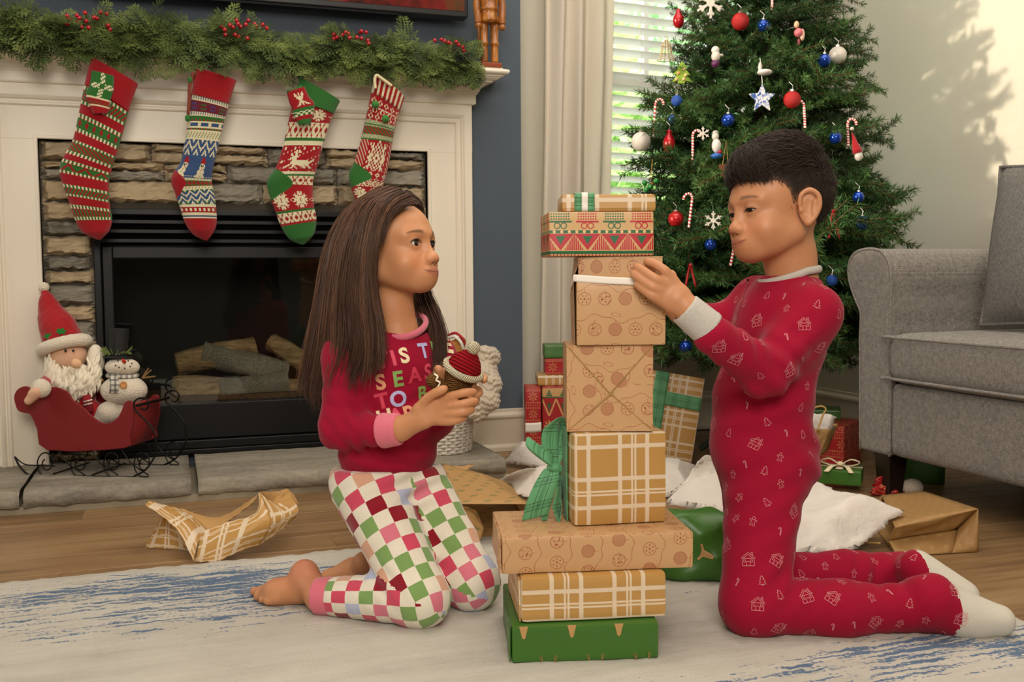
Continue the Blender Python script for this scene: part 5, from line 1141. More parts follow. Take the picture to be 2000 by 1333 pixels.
def ornament_paper(name='ornament_kraft', swap=False, c='#c59b6e', line='#8e2a1c'):
    m, b = paper_base(name, c); u, v = m.uv()
    if swap: u, v = v, u
    RX, RY, RR = 0.0345, 0.052, 0.0108
    row = (v/RY).floor(); uo = u+row.mod(2)*RX*0.5; x = ((uo/RX).fr()-0.5)*RX; y = ((v/RY).fr()-0.36)*RY; r = (x*x+y*y).sqrt(); ty = ((uo/RX).floor()+row*2).mod(3)
    ring = r.near(RR, 0.00042); ins = r < RR-0.0006
    zz = (((y+(((x/0.004).fr()-0.5).abs())*0.0045)/0.0024).fr() < 0.46)*ins*(ty < 0.5)
    an = y.atan2(x); bur = (((an*6).cos() > 0.72)*(r > 0.0042)*(r < 0.0078)).mx(r < 0.0017)*(ty > 0.5)*(ty < 1.5)
    nz = m.noise(1, 1, 0.4, m.vec(u*150, v*150, 0)); sw = ((nz-0.5).abs() < 0.022)*ins*(ty > 1.5)
    yy = ((v/RY).fr()-0.72)*RY; k = 2*math.pi/(RX*2.5); cu = (u*k).sin()*0.0062+(u*k*2.7+row).sin()*0.0022
    gl = (yy-cu).abs() < 0.00042
    lx = ((u/(RX*2.5)).fr()-0.62)*RX*2.5; ly = yy-0.006; lp = ((lx*lx*0.35+ly*ly*1.6+lx*ly*0.5).sqrt()).near(0.0042, 0.0003)
    st = (x.abs() < 0.0003)*(y > RR)*(y < RR+0.006)
    return finish(m, m.mix((ring.mx(zz).mx(bur).mx(sw).mx(gl).mx(lp).mx(st))*0.85, b, line))
def snow_paper(name='red_snow_paper', c='#a81c22', ink='#cf9a5c'):
    m, b = paper_base(name, c); u, v = m.uv(); P = 0.062; x = ((u/P).fr()-0.5)*P; y = ((v/P).fr()-0.5)*P; r = (x*x+y*y).sqrt(); an = y.atan2(x)
    fl = (((an*8).cos() > 0.45)*(r < 0.016)*(r > 0.003)); dt = ((((u/0.0078).fr()-0.5)*((u/0.0078).fr()-0.5)+((v/0.0078).fr()-0.5)*((v/0.0078).fr()-0.5)) < 0.045)*((y.abs() > 0.021)); ln = y.abs().near(0.0205, 0.0006)
    return finish(m, m.mix(fl.mx(dt).mx(ln)*0.75, b, ink))
def folk_paper(name='folk_pattern', P=0.0765, off=0.0):
    """kraft paper with rows of presents, bows, pennants and triangles in red and green"""
    m, b = paper_base(name, '#caa36e'); u, v = m.uv(); R_, G_, K_ = '#b3222f', '#24613a', '#caa36e'; f = ((v+off)/P).fr()
    def band(a, c): return (f > a)*(f < c)
    col = b; T = 0.046; x = (u/T).fr(); tri = ((x-0.5).abs())*2
    h = (f-0.13)/0.36
    red = band(0.13, 0.49)*(tri < h); col = m.mix(red, col, R_); grn = band(0.24, 0.44)*(tri < (h-0.34)*0.72); col = m.mix(grn, col, G_)
    up = band(0.13, 0.49)*((1-tri) < (1-h)*0.72); stripes = ((u/0.0036).fr() < 0.72); col = m.mix(up*stripes, col, R_); col = m.mix(up*(stripes < 0.5), col, K_)
    g2 = band(0.50, 0.565).mx(band(0.045, 0.11)); dd = ((u/0.0128).fr()-0.5)*0.0128; col = m.mix(g2, col, G_); dot = (dd*dd+((f-0.532)*P)*((f-0.532)*P)).sqrt() < 0.0026; col = m.mix(dot, col, '#dcb884')
    pr = band(0.74, 1.0)*((x-0.5).abs() < 0.36); par = ((u/T).floor()).mod(2); hs = (((v/0.0042).fr() < 0.6)*((u/0.0042).fr() < 0.65)); col = m.mix(pr*hs*(par < 0.5), col, R_); col = m.mix(pr*hs*(par > 0.5), col, G_)
    lid = band(0.735, 0.775)*((x-0.5).abs() < 0.42); col = m.mix(lid*(par < 0.5), col, R_); col = m.mix(lid*(par > 0.5), col, G_)
    bx_ = (x-0.5).abs()*T; by = ((v+off)/P).fr()*P-0.665*P; bow = (((bx_-0.0055)*(bx_-0.0055)+by*by).sqrt()).near(0.0048, 0.0009)*band(0.58, 0.74); col = m.mix(bow*(par < 0.5), col, R_); col = m.mix(bow*(par > 0.5), col, G_)
    fl = band(0.0, 0.04)*((u/0.006).fr() < 0.4); col = m.mix(fl, col, R_)
    return finish(m, col)
def tree_paper(name='red_tree_paper'):
    m, b = paper_base(name, '#a81c22'); u, v = m.uv(); P = 0.16; f = (v/P).fr(); T = 0.05; x = ((u/T).fr()-0.5)*T; y1 = (f-0.78)*P; r = (x*x+y1*y1).sqrt(); an = y1.atan2(x)
    col = m.mix(((an*8).cos() > 0.2)*(r < 0.019)*(r > 0.002), b, '#d2a064'); col = m.mix((f > 0.42)*(f < 0.62), col, '#c99a60')
    y2 = (f-0.44)*P; col = m.mix((f > 0.43)*(f < 0.6)*(x.abs() < (0.026-y2)*0.45)*(((y2/0.008).fr()) < 0.8), col, '#24613a'); col = m.mix((f > 0.40)*(f < 0.43), col, '#24613a')
    h = f/0.38; tri = ((u/T).fr()-0.5).abs()*2; col = m.mix((f < 0.38)*tri.near(h, 0.12), col, '#d2a064'); col = m.mix((f < 0.28)*(tri < (h-0.25)*0.6), col, '#24613a'); return finish(m, col)
def deer_green(c='#3c6a22'): m, b = paper_base('green_paper', c, 0.38); return finish(m, b, 0.25)
def green_plaid_ribbon():
    m = Mat('green_plaid_ribbon', 0.6, 0.3); u, v = m.uv(); n = m.noise(700, 2); b = m.mix(n, '#4d8a5c', '#6fae7c')
    a = v.near(0.5, 0.075); t = v.near(0.32, 0.012).mx(v.near(0.68, 0.012)); p = (u/0.046).fr(); a2 = p.near(0.5, 0.06); t2 = p.near(0.36, 0.014).mx(p.near(0.64, 0.014))
    m.base(m.mix((t.mx(t2))*0.85, m.mix((a+a2)*0.38, b, '#2f5f3f'), '#1d3527')); m.b.inputs['Sheen Weight'].default_value = 0.15; return m.m
PLAID = plaid_paper(); ORN = ornament_paper(); ORNS = ornament_paper('ornament_kraft_turned', True); SNOW = snow_paper(); FOLK = folk_paper(); TREEP = tree_paper(); GRN = deer_green(); GRIB = green_plaid_ribbon(); KRAFT_IN = plain('#b98f58', 0.7, 0.08, 40)
WPAP = plain('#efe6da', 0.6, 0.04, 20)
TISSUE = Mat('white_tissue', 0.7, 0.2); TISSUE.base(TISSUE.mix(TISSUE.noise(30, 3), '#efe6dc', '#fbf5ee')); TISSUE.bump(TISSUE.noise(55, 4, 0.6, dist=1.0), 0.5, 0.006)
_tr = TISSUE.n('ShaderNodeBsdfTranslucent'); _tr.inputs[0].default_value = (0.9, 0.86, 0.8, 1); _mx = TISSUE.n('ShaderNodeMixShader'); _mx.inputs[0].default_value = 0.25
TISSUE.nt.links.new(TISSUE.b.outputs[0], _mx.inputs[1]); TISSUE.nt.links.new(_tr.outputs[0], _mx.inputs[2]); TISSUE.nt.links.new(_mx.outputs[0], TISSUE.nt.nodes['Material Output'].inputs[0])
# ------------------------------------------------------------------ gift helper
class Gift:
    def __init__(s, P0, P1, z0, h, depth, mat, label, rr=0.005, uvo=(0, 0), group='stacked gifts', name='wrapped_gift', lean=None, wob=0.0012):
        P0 = np.array([P0[0], P0[1], z0]); P1 = np.array([P1[0], P1[1], z0]); s.w = np.linalg.norm(P1-P0); s.x = nrm(P1-P0); s.y = V(-s.x[1], s.x[0], 0); s.z = V(0, 0, 1); s.h = h; s.d = depth; s.o = P0
        if lean is not None:   # tilt backwards about the front bottom edge
            c, q = math.cos(lean), math.sin(lean); y, z = s.y.copy(), s.z.copy(); s.y = y*c-z*q; s.z = z*c+y*q; s.o = P0+V(0, 0, depth*q)
        s.t = thing(name, s.o+s.x*s.w/2+s.y*depth/2*0.0, label, 'gift', group)
        n = 5; vs = []; fs = []; uv = []
        bm = bmesh.new(); bmesh.ops.create_cube(bm, size=1.0)
        bmesh.ops.subdivide_edges(bm, edges=bm.edges[:], cuts=4, use_grid_fill=True)
        for v in bm.verts: v.co = Vector(((v.co.x+0.5)*s.w, (v.co.y+0.5)*depth, (v.co.z+0.5)*h))
        sharp = [e for e in bm.edges if e.calc_face_angle(0) > 0.5]
        g = np.random.default_rng(int(abs(P0[0]*1e4)+z0*1e3)); ph = g.uniform(0, 6, 6)
        bmesh.ops.bevel(bm, geom=sharp, offset=rr, segments=2, profile=0.6, affect='EDGES')
        lay = bm.loops.layers.uv.new('UVMap'); bm.normal_update()
        for f in bm.faces:
            nx, ny, nz = abs(f.normal.x), abs(f.normal.y), abs(f.normal.z)
            for l in f.loops:
                c = l.vert.co
                if ny >= nx and ny >= nz: q = (c.x, c.z)
                elif nx >= nz: q = (c.y+s.w, c.z) if f.normal.x > 0 else (-c.y, c.z)
                else: q = (c.x, c.y+h)
                l[lay].uv = (q[0]+uvo[0]+0.5, q[1]+uvo[1]+0.5)
        for v in bm.verts:
            q = v.co; d = wob*(math.sin(q.x*38+ph[0])+math.sin(q.z*47+ph[1])+math.sin(q.y*41+ph[2]))
            w = s.o+s.x*q.x+s.y*(q.y+(d if q.y < depth/2 else -d))+s.z*q.z-np.array(s.t.location)
            v.co = Vector(w)
        for f in bm.faces: f.smooth = True
        me = bpy.data.meshes.new('wrapping'); bm.to_mesh(me); bm.free(); s.body = link('wrapping', me, mat, s.t)
        me.set_sharp_from_angle(angle=0.9) if hasattr(me, 'set_sharp_from_angle') else None
    def p(s, fx, fy, fz, out=0.0, face='front'):
        b = s.o+s.x*s.w*fx+s.y*s.d*fy+s.z*s.h*fz
        return b+{'front': -s.y, 'left': -s.x, 'top': s.z, 'right': s.x}[face]*out
    def flap(s, pts, face='front', out=0.0012, mat=None, name='paper_flap', uvdir=0):
        """flat paper flap lying on a face: pts are (a,b) fractions of the face"""
        conv = {'front': lambda a, b: (a, 0, b), 'left': lambda a, b: (0, 1-a, b), 'top': lambda a, b: (a, b, 1), 'right': lambda a, b: (1, a, b)}[face]
        A = [s.p(*conv(a, b), out=out+0.0009, face=face) for a, b in pts]; B = [s.p(*conv(a, b), out=out-0.0011, face=face) for a, b in pts]; k = len(A)
        W = s.w if face in ('front', 'top') else s.d; H = s.h if face != 'top' else s.d
        uv = [(a*W, b*H) if not uvdir else (b*H, a*W) for a, b in pts]*2
        return mk(name, np.array(A+B), [tuple(range(k)), tuple(range(2*k-1, k-1, -1))]+[(i, k+i, k+(i+1) % k, (i+1) % k) for i in range(k)], mat or s.body.data.materials[0], s.t, uv=np.array(uv)+0.5)
def ribbon(name, pts, width, wdir, mat, parent, n=30, taper=None, th=0.0012):
    c = spl(pts, n); m_ = len(c); wd = [nrm(w) for w in wdir]; W_ = np.array([np.array([np.interp(i, np.linspace(0, m_-1, len(wd)), [w[k] for w in wd]) for k in range(3)]) for i in range(m_)])
    wid = np.full(m_, width) if taper is None else np.interp(np.linspace(0, 1, m_), np.linspace(0, 1, len(taper)), taper)*width
    L_ = np.r_[0, np.cumsum(np.linalg.norm(np.diff(c, axis=0), axis=1))]; ts = np.linspace(-0.5, 0.5, 5)
    G = c[:, None]+W_[:, None]*(wid[:, None]*ts[None])[..., None]; uv = np.stack([np.repeat(L_[:, None], 5, 1), np.repeat((ts+0.5)[None], m_, 0)], -1)
    o = MB().grid(G).build(name, mat, parent, smooth=True, uv=uv.reshape(-1, 2)); solidify(o, th); return o
# ------------------------------------------------------------------ the tower of gifts
ST = 'gifts stacked in the tower between the children'
zA = 0.0118
gA = Gift(PZ(1000,1297,zA), PZ(1287,1287,zA), zA, 0.0605, 0.235, GRN, 'green reindeer-print gift box at the bottom of the tower', group=ST)
DEERT = plain('#b98f58', 0.6, 0.1, 60)
def snout(fx): 
    pts = [(fx-0.030, 1.0), (fx+0.030, 1.0), (fx+0.018, 0.82), (fx+0.012, 0.70), (fx, 0.66), (fx-0.012, 0.70), (fx-0.018, 0.82)]
    gA.flap(pts, out=0.0006, mat=DEERT, name='deer_print')
for fx in (0.08, 0.405, 0.725): snout(fx)
def antler(fx, mir):
    a = [gA.p(fx+mir*x, 0, y, 0.0012) for x, y in ((0.0, 0.0), (0.012, 0.06), (0.012, 0.13), (0.006, 0.2))]; MB().tube(spl(a, 10), 0.0013, 4, flat=0.5).build('deer_print', DEERT, gA.t)
    a = [gA.p(fx+mir*x, 0, y, 0.0012) for x, y in ((0.011, 0.06), (0.0, 0.10), (-0.006, 0.17))]; MB().tube(a, 0.0010, 4, flat=0.5).build('deer_print', DEERT, gA.t)
for fx in (0.19, 0.51, 0.83): antler(fx, 1); antler(fx+0.11, -1)
gA.flap([(0.1, 0.02), (0.9, 0.02), (0.72, 0.9), (0.3, 0.9)], 'left', 0.001); gA.flap([(0.75, 0.1), (0.98, 0.02), (0.98, 0.98), (0.86, 0.8)], 'left', 0.003)
zB = zA+0.0615
gB = Gift(PZ(1018,1220,zB), PZ(1303,1207,zB), zB, 0.0755, 0.20, PLAID, 'flat kraft gift box with white plaid, second from the bottom of the tower', group=ST, uvo=(0.085, 0.03), rr=0.009)
gB.flap([(0.06, 0.03), (0.97, 0.03), (0.9, 0.95), (0.15, 0.95)], 'left', 0.001)
zC = zB+0.0765
gC = Gift(PZ(981,1124,zC), PZ(1354,1110,zC), zC, 0.0615, 0.190, ORNS, 'wide kraft gift box with red bauble print, third from the bottom', group=ST, rr=0.004)
gC.flap([(0.02, 0.02), (0.98, 0.02), (0.75, 0.97), (0.25, 0.97)], 'left', 0.001); gC.flap([(0.62, 0.05), (0.98, 0.02), (0.98, 0.96)], 'left', 0.0028)
zD = zC+0.0622
gD = Gift(PZ(1121,1030,zD), PZ(1302,1021,zD), zD, 0.160, 0.135, PLAID, 'cube-shaped kraft plaid gift with a green ribbon bow on its left side', group=ST, uvo=(0.055, 0.0), rr=0.008)
kn = gD.p(0, 0.45, 0.62, 0.012, 'left'); kd = (kn-_C)@_F
def B_(u, v, d=0.0): return PD(u, v, kd+d)
ribbon('ribbon_band', [gD.p(0.0, 0.42, 1.02, 0.002, 'left'), gD.p(0, 0.42, 0.8, 0.003, 'left'), gD.p(0, 0.42, 0.3, 0.003, 'left'), gD.p(0, 0.42, 0.0, 0.002, 'left')], 0.038, [gD.y, gD.y], GRIB, gD.t)
bow = MB(); 
sd = SDF(0.006).ell(B_(1079,914,-0.004), (0.011, 0.010, 0.008), np.array([_R, _F, _U])).ell(B_(1090,916,-0.001), (0.008, 0.008, 0.010), np.array([_R, _F, _U])); v_, f_ = sd.mesh(0.0025, 0.008, 1); bowk = mk('bow_knot', v_, f_, GRIB, gD.t, True, uv=v_[:, :2]*3)
R45 = nrm(_R+_U*0.8); Rm = nrm(_R-_U*0.75)
ribbon('bow_loop', [B_(1077,912), B_(1060,900,-0.010), B_(1052,888,-0.016), B_(1056,872,-0.006), B_(1070,890,0.008), B_(1078,912,0.006)], 0.050, [Rm*0.3+_F, Rm, Rm, Rm, Rm+_F*0.5, _F], GRIB, gD.t, 36, [0.35, 0.9, 1.15, 1.1, 0.9, 0.4])
ribbon('bow_loop', [B_(1082,910), B_(1074,872,-0.006), B_(1077,838,-0.008), B_(1096,815,-0.002), B_(1093,840,0.012), B_(1088,880,0.012), B_(1084,910,0.004)], 0.034, [_R, _R+_F*0.3, nrm(_R+_F*0.6), _F+_R*0.3, _R, _R, _R], GRIB, gD.t, 42, [0.4, 0.9, 1.0, 0.5, 1.0, 0.9, 0.4])
ribbon('bow_loop', [B_(1086,916), B_(1092,950,-0.004), B_(1088,990,-0.006), B_(1092,1018,-0.002), B_(1096,985,0.010), B_(1093,945,0.008), B_(1087,917,0.003)], 0.025, [_R+_F, _F+_R*0.4, _R*0.8+_F, _F, _F, _F+_R, _R], GRIB, gD.t, 42, [0.5, 1, 1.1, 0.9, 1.0, 0.9, 0.4])
ribbon('bow_tail', [B_(1076,916,-0.004), B_(1068,940,-0.014), B_(1055,975,-0.016), B_(1045,1012,-0.012)], 0.050, [_R+_F*0.1, _R+_U*0.25, _R+_U*0.28, _R+_U*0.25], GRIB, gD.t, 24, [0.45, 0.9, 1.0, 0.95])
ribbon('bow_tail', [B_(1078,915,-0.006), B_(1072,940,-0.010), B_(1066,985,-0.010), B_(1063,1018,-0.006)], 0.020, [_R, _R, _R+_U*0.2, _R], GRIB, gD.t, 20, [0.6, 1.0, 0.9, 0.45])
dE = gD.p(0.5, 0, 1)
dEd = (dE-_C)@_F+0.006
zE = zD+0.1612
gE = Gift(PD(1107,830,dEd), PD(1275,838,dEd), zE, 0.148, 0.13, ORN, 'square kraft bauble-print gift with crossing envelope folds', group=ST, rr=0.003)
cx0, cy0 = 0.49, 0.44
gE.flap([(0.0, 1.0), (cx0, cy0), (1.0, 1.0)], out=0.0016); gE.flap([(0.0, 0.0), (cx0+0.04, cy0-0.02), (1.0, 0.0)], out=0.0016)
gE.flap([(0.0, 0.0), (0.0, 1.0), (cx0, cy0)], out=0.0010, uvdir=1); gE.flap([(1.0, 0.0), (cx0+0.03, cy0), (1.0, 1.0)], out=0.0010, uvdir=1)
for (a, b) in (((0, 1), (cx0+0.03, cy0-0.02)), ((1, 1), (cx0, cy0-0.01)), ((0, 0), (cx0+0.05, cy0+0.02)), ((1, 0), (cx0+0.02, cy0))):
    MB().tube([gE.p(a[0], 0, a[1], 0.0022), gE.p(b[0], 0, b[1], 0.0034)], 0.0011, 5).build('fold_edge', plain('#a9834f', 0.6), gE.t)
zF = zE+0.1485
gF = Gift(PD(1126,670,dEd-0.02), PD(1300,672,dEd-0.02), zF, 0.112, 0.15, ORN, 'kraft bauble-print gift with a folded white paper rim, held by the boy', group=ST, rr=0.003, uvo=(0.004, 0.012))
gFu = gF
up = MB(); o_ = gF.o+gF.y*0.010+gF.x*0.004; hz_ = 0.150
bxv = [o_+gF.x*a*(gF.w-0.008)+gF.y*b*(gF.d-0.02)+gF.z*c for c in (0.10, hz_) for a, b in ((0, 0), (1, 0), (1, 1), (0, 1))]
mk('inner_wrapping', np.array(bxv), [(0,1,5,4),(1,2,6,5),(2,3,7,6),(3,0,4,7),(4,5,6,7)], ORN, gF.t, uv=np.array([(0.5, 0.61), (0.66, 0.61), (0.8, 0.61), (0.96, 0.61), (0.5, 0.66), (0.66, 0.66), (0.8, 0.66), (0.96, 0.66)]))
rimp = [gF.p(-0.025, -0.01, 1.02), gF.p(0.3, -0.015, 0.985), gF.p(0.7, -0.012, 0.955), gF.p(1.0, -0.01, 0.93)]
ribbon('paper_rim', rimp, 0.012, [gF.z, gF.z], WPAP, gF.t, 20, th=0.0015)
ribbon('paper_rim', [gF.p(-0.028, -0.01, 1.02), gF.p(-0.035, 0.4, 0.9), gF.p(-0.015, 0.9, 0.8)], 0.010, [gF.z, gF.z], WPAP, gF.t, 12, th=0.0015)
mk('loose_paper_side', np.array([gF.p(-0.03, 0, 1.02), gF.p(-0.012, 0, 0.0), gF.p(-0.004, 0.9, 0.0), gF.p(-0.02, 0.9, 0.85), gF.p(0.06, 0.05, 1.34), gF.p(0.03, 0.9, 1.3)]), [(0, 1, 2, 3), (0, 3, 5, 4)], ORN, gF.t, uv=np.array([(0, 0.11), (0, 0), (0.12, 0), (0.12, 0.1), (0.02, 0.15), (0.12, 0.15)])+0.5)
zG = zF+hz_+0.001
gG = Gift(PD(1073,499,dEd-0.035), PD(1277,501,dEd-0.02), zG, 0.0745, 0.13, FOLK, 'red and green patterned gift with presents and triangles near the top', group=ST, rr=0.003, uvo=(0.01, 0.0355))
zH = zG+0.0752
gH = Gift(PD(1097,413,dEd-0.02), PD(1282,414,dEd-0.015), zH, 0.030, 0.10, PLAID, 'slim kraft plaid gift with a green ribbon on top of the tower', group=ST, rr=0.007, uvo=(0.02, 0.012))
for (a, b, mt, o_) in ((0.135, 0.345, GRIB, 0.0016), (0.21, 0.275, WPAP, 0.0026)):
    c = (a+b)/2; w_ = (b-a)*gH.w; ribbon('ribbon_band', [gH.p(c, 1.0, 1.05), gH.p(c, 0.5, 1.0, o_, 'top'), gH.p(c, 0.06, 1.0, o_, 'top'), gH.p(c, 0, 0.92, o_+0.0005), gH.p(c, 0, 0.5, o_), gH.p(c, 0, 0.08, o_), gH.p(c, 0.06, 0.0, 0.0)], w_, [gH.x, gH.x], mt, gH.t, 36)
# ------------------------------------------------------------------ gifts in the background
BG = 'gifts lying around the Christmas tree'
dr = nrm(V(0.93, -0.12, 0))
def bgift(u, v, z0, w, h, d, mat, label, ang=-0.1, lean=None, rr=0.005, uvo=(0, 0), pt=None):
    P = PZ(u, v, z0) if pt is None else pt; x = V(math.cos(ang), math.sin(ang), 0); return Gift(P, P+x*w, z0, h, d, mat, label, rr, uvo, BG, lean=lean)
p_ = PZ(1065, 893, 0.001)
b1 = bgift(0, 0, 0.001, 0.30, 0.245, 0.17, TREEP, 'tall red and kraft gift with snowflakes and trees standing by the curtain', -0.30, pt=V(1.245, 3.31, 0))
b1b = bgift(0, 0, 0.001, 0.055, 0.245, 0.13, SNOW, 'narrow red snowflake gift with a white paper band by the baseboard', -0.30, pt=V(1.178, 3.30, 0))
ribbon('paper_band', [b1b.p(-0.02, -0.01, 0.42), b1b.p(0.5, -0.02, 0.42), b1b.p(1.02, -0.01, 0.43)], 0.034, [V(0, 0, 1), V(0, 0, 1)], WPAP, b1b.t, 8)
b2 = bgift(0, 0, 0.247, 0.26, 0.038, 0.14, PLAID, 'flat kraft plaid gift on top of the tall red gift by the curtain', -0.30, pt=V(1.235, 3.33, 0), rr=0.008)
b3 = bgift(0, 0, 0.286, 0.22, 0.058, 0.12, SNOW, 'red snowflake gift stacked by the curtain under the green one', -0.30, pt=V(1.265, 3.33, 0))
b4 = bgift(0, 0, 0.345, 0.20, 0.048, 0.12, GRN, 'green reindeer gift on top of the pile by the curtain', -0.30, pt=V(1.262, 3.33, 0))
lp = PZ(1262, 922, 0.001)
b5 = bgift(0, 0, 0.012, 0.20, 0.285, 0.055, PLAID, 'large plaid gift with wide green ribbon leaning behind the tower', -0.36, lean=0.10, pt=PZ(1232, 918, 0.0), uvo=(0.04, 0.02), rr=0.006)
ribbon('ribbon_band', [b5.p(-0.02, 0, 0.71, 0.002), b5.p(0.5, 0, 0.70, 0.002), b5.p(1.0, -0.03, 0.69, 0.002)], 0.045, [b5.z, b5.z], GRIB, b5.t, 10); ribbon('ribbon_band', [b5.p(0.30, 0, 1.0, 0.003), b5.p(0.3, 0, 0.5, 0.003), b5.p(0.3, 0, 0.0, 0.003)], 0.045, [b5.x, b5.x], GRIB, b5.t, 10)
b5.t.location.z += 0.018; b5.t.rotation_euler = Matrix.Rotation(0.17, 3, Vector(b5.y)).to_euler()
b6 = bgift(0, 0, 0.001, 0.16, 0.20, 0.08, TREEP, 'red tree-print gift glimpsed between the plaid gift and the boy', -0.45, lean=0.06, pt=V(1.745, 2.95, 0))
b7 = bgift(0, 0, 0.001, 0.22, 0.150, 0.20, SNOW, 'red snowflake gift box under the tree beside the sofa', -0.95, pt=V(1.902, 2.833, 0))
b7b = bgift(0, 0, 0.152, 0.15, 0.032, 0.12, GRN, 'green reindeer gift lying on the red box by the sofa', -0.62, pt=V(1.985, 2.86, 0))
b8 = bgift(0, 0, 0.001, 0.13, 0.105, 0.12, GRN, 'green gift standing on the floor behind the sofa leg', -0.55, pt=V(2.085, 2.46, 0))
b9 = bgift(0, 0, 0.02, 0.125, 0.045, 0.10, GRN, 'small green gift with a cream satin bow in front of the red box', -0.72, pt=V(1.795, 2.47, 0))
SAT = plain('#e4d3ad', 0.35, 0.06, 60, sheen=0.3)
ribbon('satin_band', [b9.p(0, 0.5, 1, 0.002, 'top'), b9.p(0.5, 0.5, 1, 0.002, 'top'), b9.p(1, 0.5, 1, 0.002, 'top')], 0.022, [b9.y, b9.y], SAT, b9.t, 8); ribbon('satin_band', [b9.p(0.5, 0, 1, 0.003, 'top'), b9.p(0.5, 0.5, 1, 0.003, 'top'), b9.p(0.5, 1, 1, 0.003, 'top')], 0.02, [b9.x, b9.x], SAT, b9.t, 8)
bc = b9.p(0.5, 0.4, 1, 0.008, 'top')
for sx in (-1, 1):
    ribbon('satin_loop', [bc, bc+b9.x*sx*0.03+V(0, 0, 0.018), bc+b9.x*sx*0.055+V(0, 0, 0.010), bc+b9.x*sx*0.03+V(0, 0, 0.0), bc], 0.018, [b9.y, b9.y, b9.y], SAT, b9.t, 24); ribbon('satin_tail', [bc, bc+b9.x*sx*0.02-b9.y*0.03+V(0, 0, 0.002), bc+b9.x*sx*0.035-b9.y*0.055-V(0, 0, 0.012)], 0.014, [b9.x, b9.x], SAT, b9.t, 12)
MB().ball(bc+V(0, 0, 0.004), (0.009, 0.009, 0.007), 10, 8).build('satin_knot', SAT, b9.t, smooth=True)
b10 = bgift(0, 0, 0.001, 0.10, 0.03, 0.12, SNOW, 'flat red snowflake parcel lying left of the small green gift', -0.2, pt=V(1.63, 2.60, 0))
# ------------------------------------------------------------------ crumpled papers and bags
def crumple(name, quad, label, mat, amp=0.02, n=34, seed=1, zmin=0.004, bulge=0.05, uvs=1.0, cat='paper', th=0.0008, parent=None, creases=9):
    g = np.random.default_rng(seed); a, b, c, d = [np.asarray(q, float) for q in quad]; t = np.linspace(0, 1, n); U_, V_ = np.meshgrid(t, t, indexing='ij')
    G = a*((1-U_)*(1-V_))[..., None]+b*(U_*(1-V_))[..., None]+c*(U_*V_)[..., None]+d*((1-U_)*V_)[..., None]
    z = np.zeros_like(U_)
    for k in range(creases):
        th_ = g.uniform(0, math.pi); s = U_*math.cos(th_)+V_*math.sin(th_); z += amp*g.uniform(0.2, 1.0)*0.55*(np.abs(((s*g.uniform(0.6, 1.9)+g.uniform(0, 1)) % 1)-0.5)-0.25)
    N_ = nrm(np.cross(b-a, d-a)); N_ = N_ if N_[2] > 0 else -N_
    ed = np.minimum.reduce([U_, 1-U_, V_, 1-V_]); z = z+bulge*np.clip(ed*3.2, 0, 1)**0.7
    G = G+N_*z[..., None]+g.normal(0, amp*0.012, G.shape); jig = g.normal(0, 0.006, G.shape[:2]); G[..., 0] += np.where(ed < 0.01, jig, 0)
    G[..., 2] = np.maximum(G[..., 2], zmin+0.0005*g.random(G.shape[:2]))
    o = MB().grid(G).build(name, mat, parent, smooth=True, uv=np.stack([U_*np.linalg.norm(b-a), V_*np.linalg.norm(d-a)], -1).reshape(-1, 2)*uvs)
    solidify(o, th); o.data.set_sharp_from_angle(angle=0.35) if hasattr(o.data, 'set_sharp_from_angle') else None
    if parent is None: tag(o, label, cat)
    return o
crumple('tissue_paper', [PZ(1300,985,0.10), PZ(1440,1010,0.10), PZ(1500,925,0.02), PZ(1372,905,0.16)], 'white tissue paper crumpled between the tower and the boy', TISSUE, 0.05, seed=4, bulge=0.05)
crumple('tissue_paper', [PZ(1470,1092,0.012)+V(0, 0.02, 0), PZ(1640,1085,0.014), PZ(1765,1003,0.075), PZ(1560,935,0.12)], 'large white tissue paper spread on the floor behind the boy', TISSUE, 0.035, seed=9, bulge=0.045)
crumple('tissue_paper', [PZ(965,945,0.012), PZ(1075,985,0.012), PZ(1085,905,0.06), PZ(1000,925,0.07)], 'white tissue paper lying left of the green bow', TISSUE, 0.05, seed=6, bulge=0.045)
crumple('tissue_paper', [PZ(985,905,0.012), PZ(1100,925,0.012), PZ(1110,885,0.05), PZ(1000,888,0.03)], 'small crumpled tissue paper at the right end of the hearth', TISSUE, 0.04, seed=16, bulge=0.05)
crumple('tissue_paper', [PZ(1255,965,0.012), PZ(1345,968,0.012), PZ(1360,915,0.02), PZ(1280,912,0.02)], 'white tissue paper under the leaning plaid gift', TISSUE, 0.04, seed=26, bulge=0.05)
crumple('crumpled_red_paper', [PZ(1700,968,0.004), PZ(1752,968,0.004), PZ(1770,938,0.03), PZ(1712,935,0.045)], 'crumpled red snowflake wrapping paper beside the small green gift', SNOW, 0.05, seed=12, bulge=0.03)
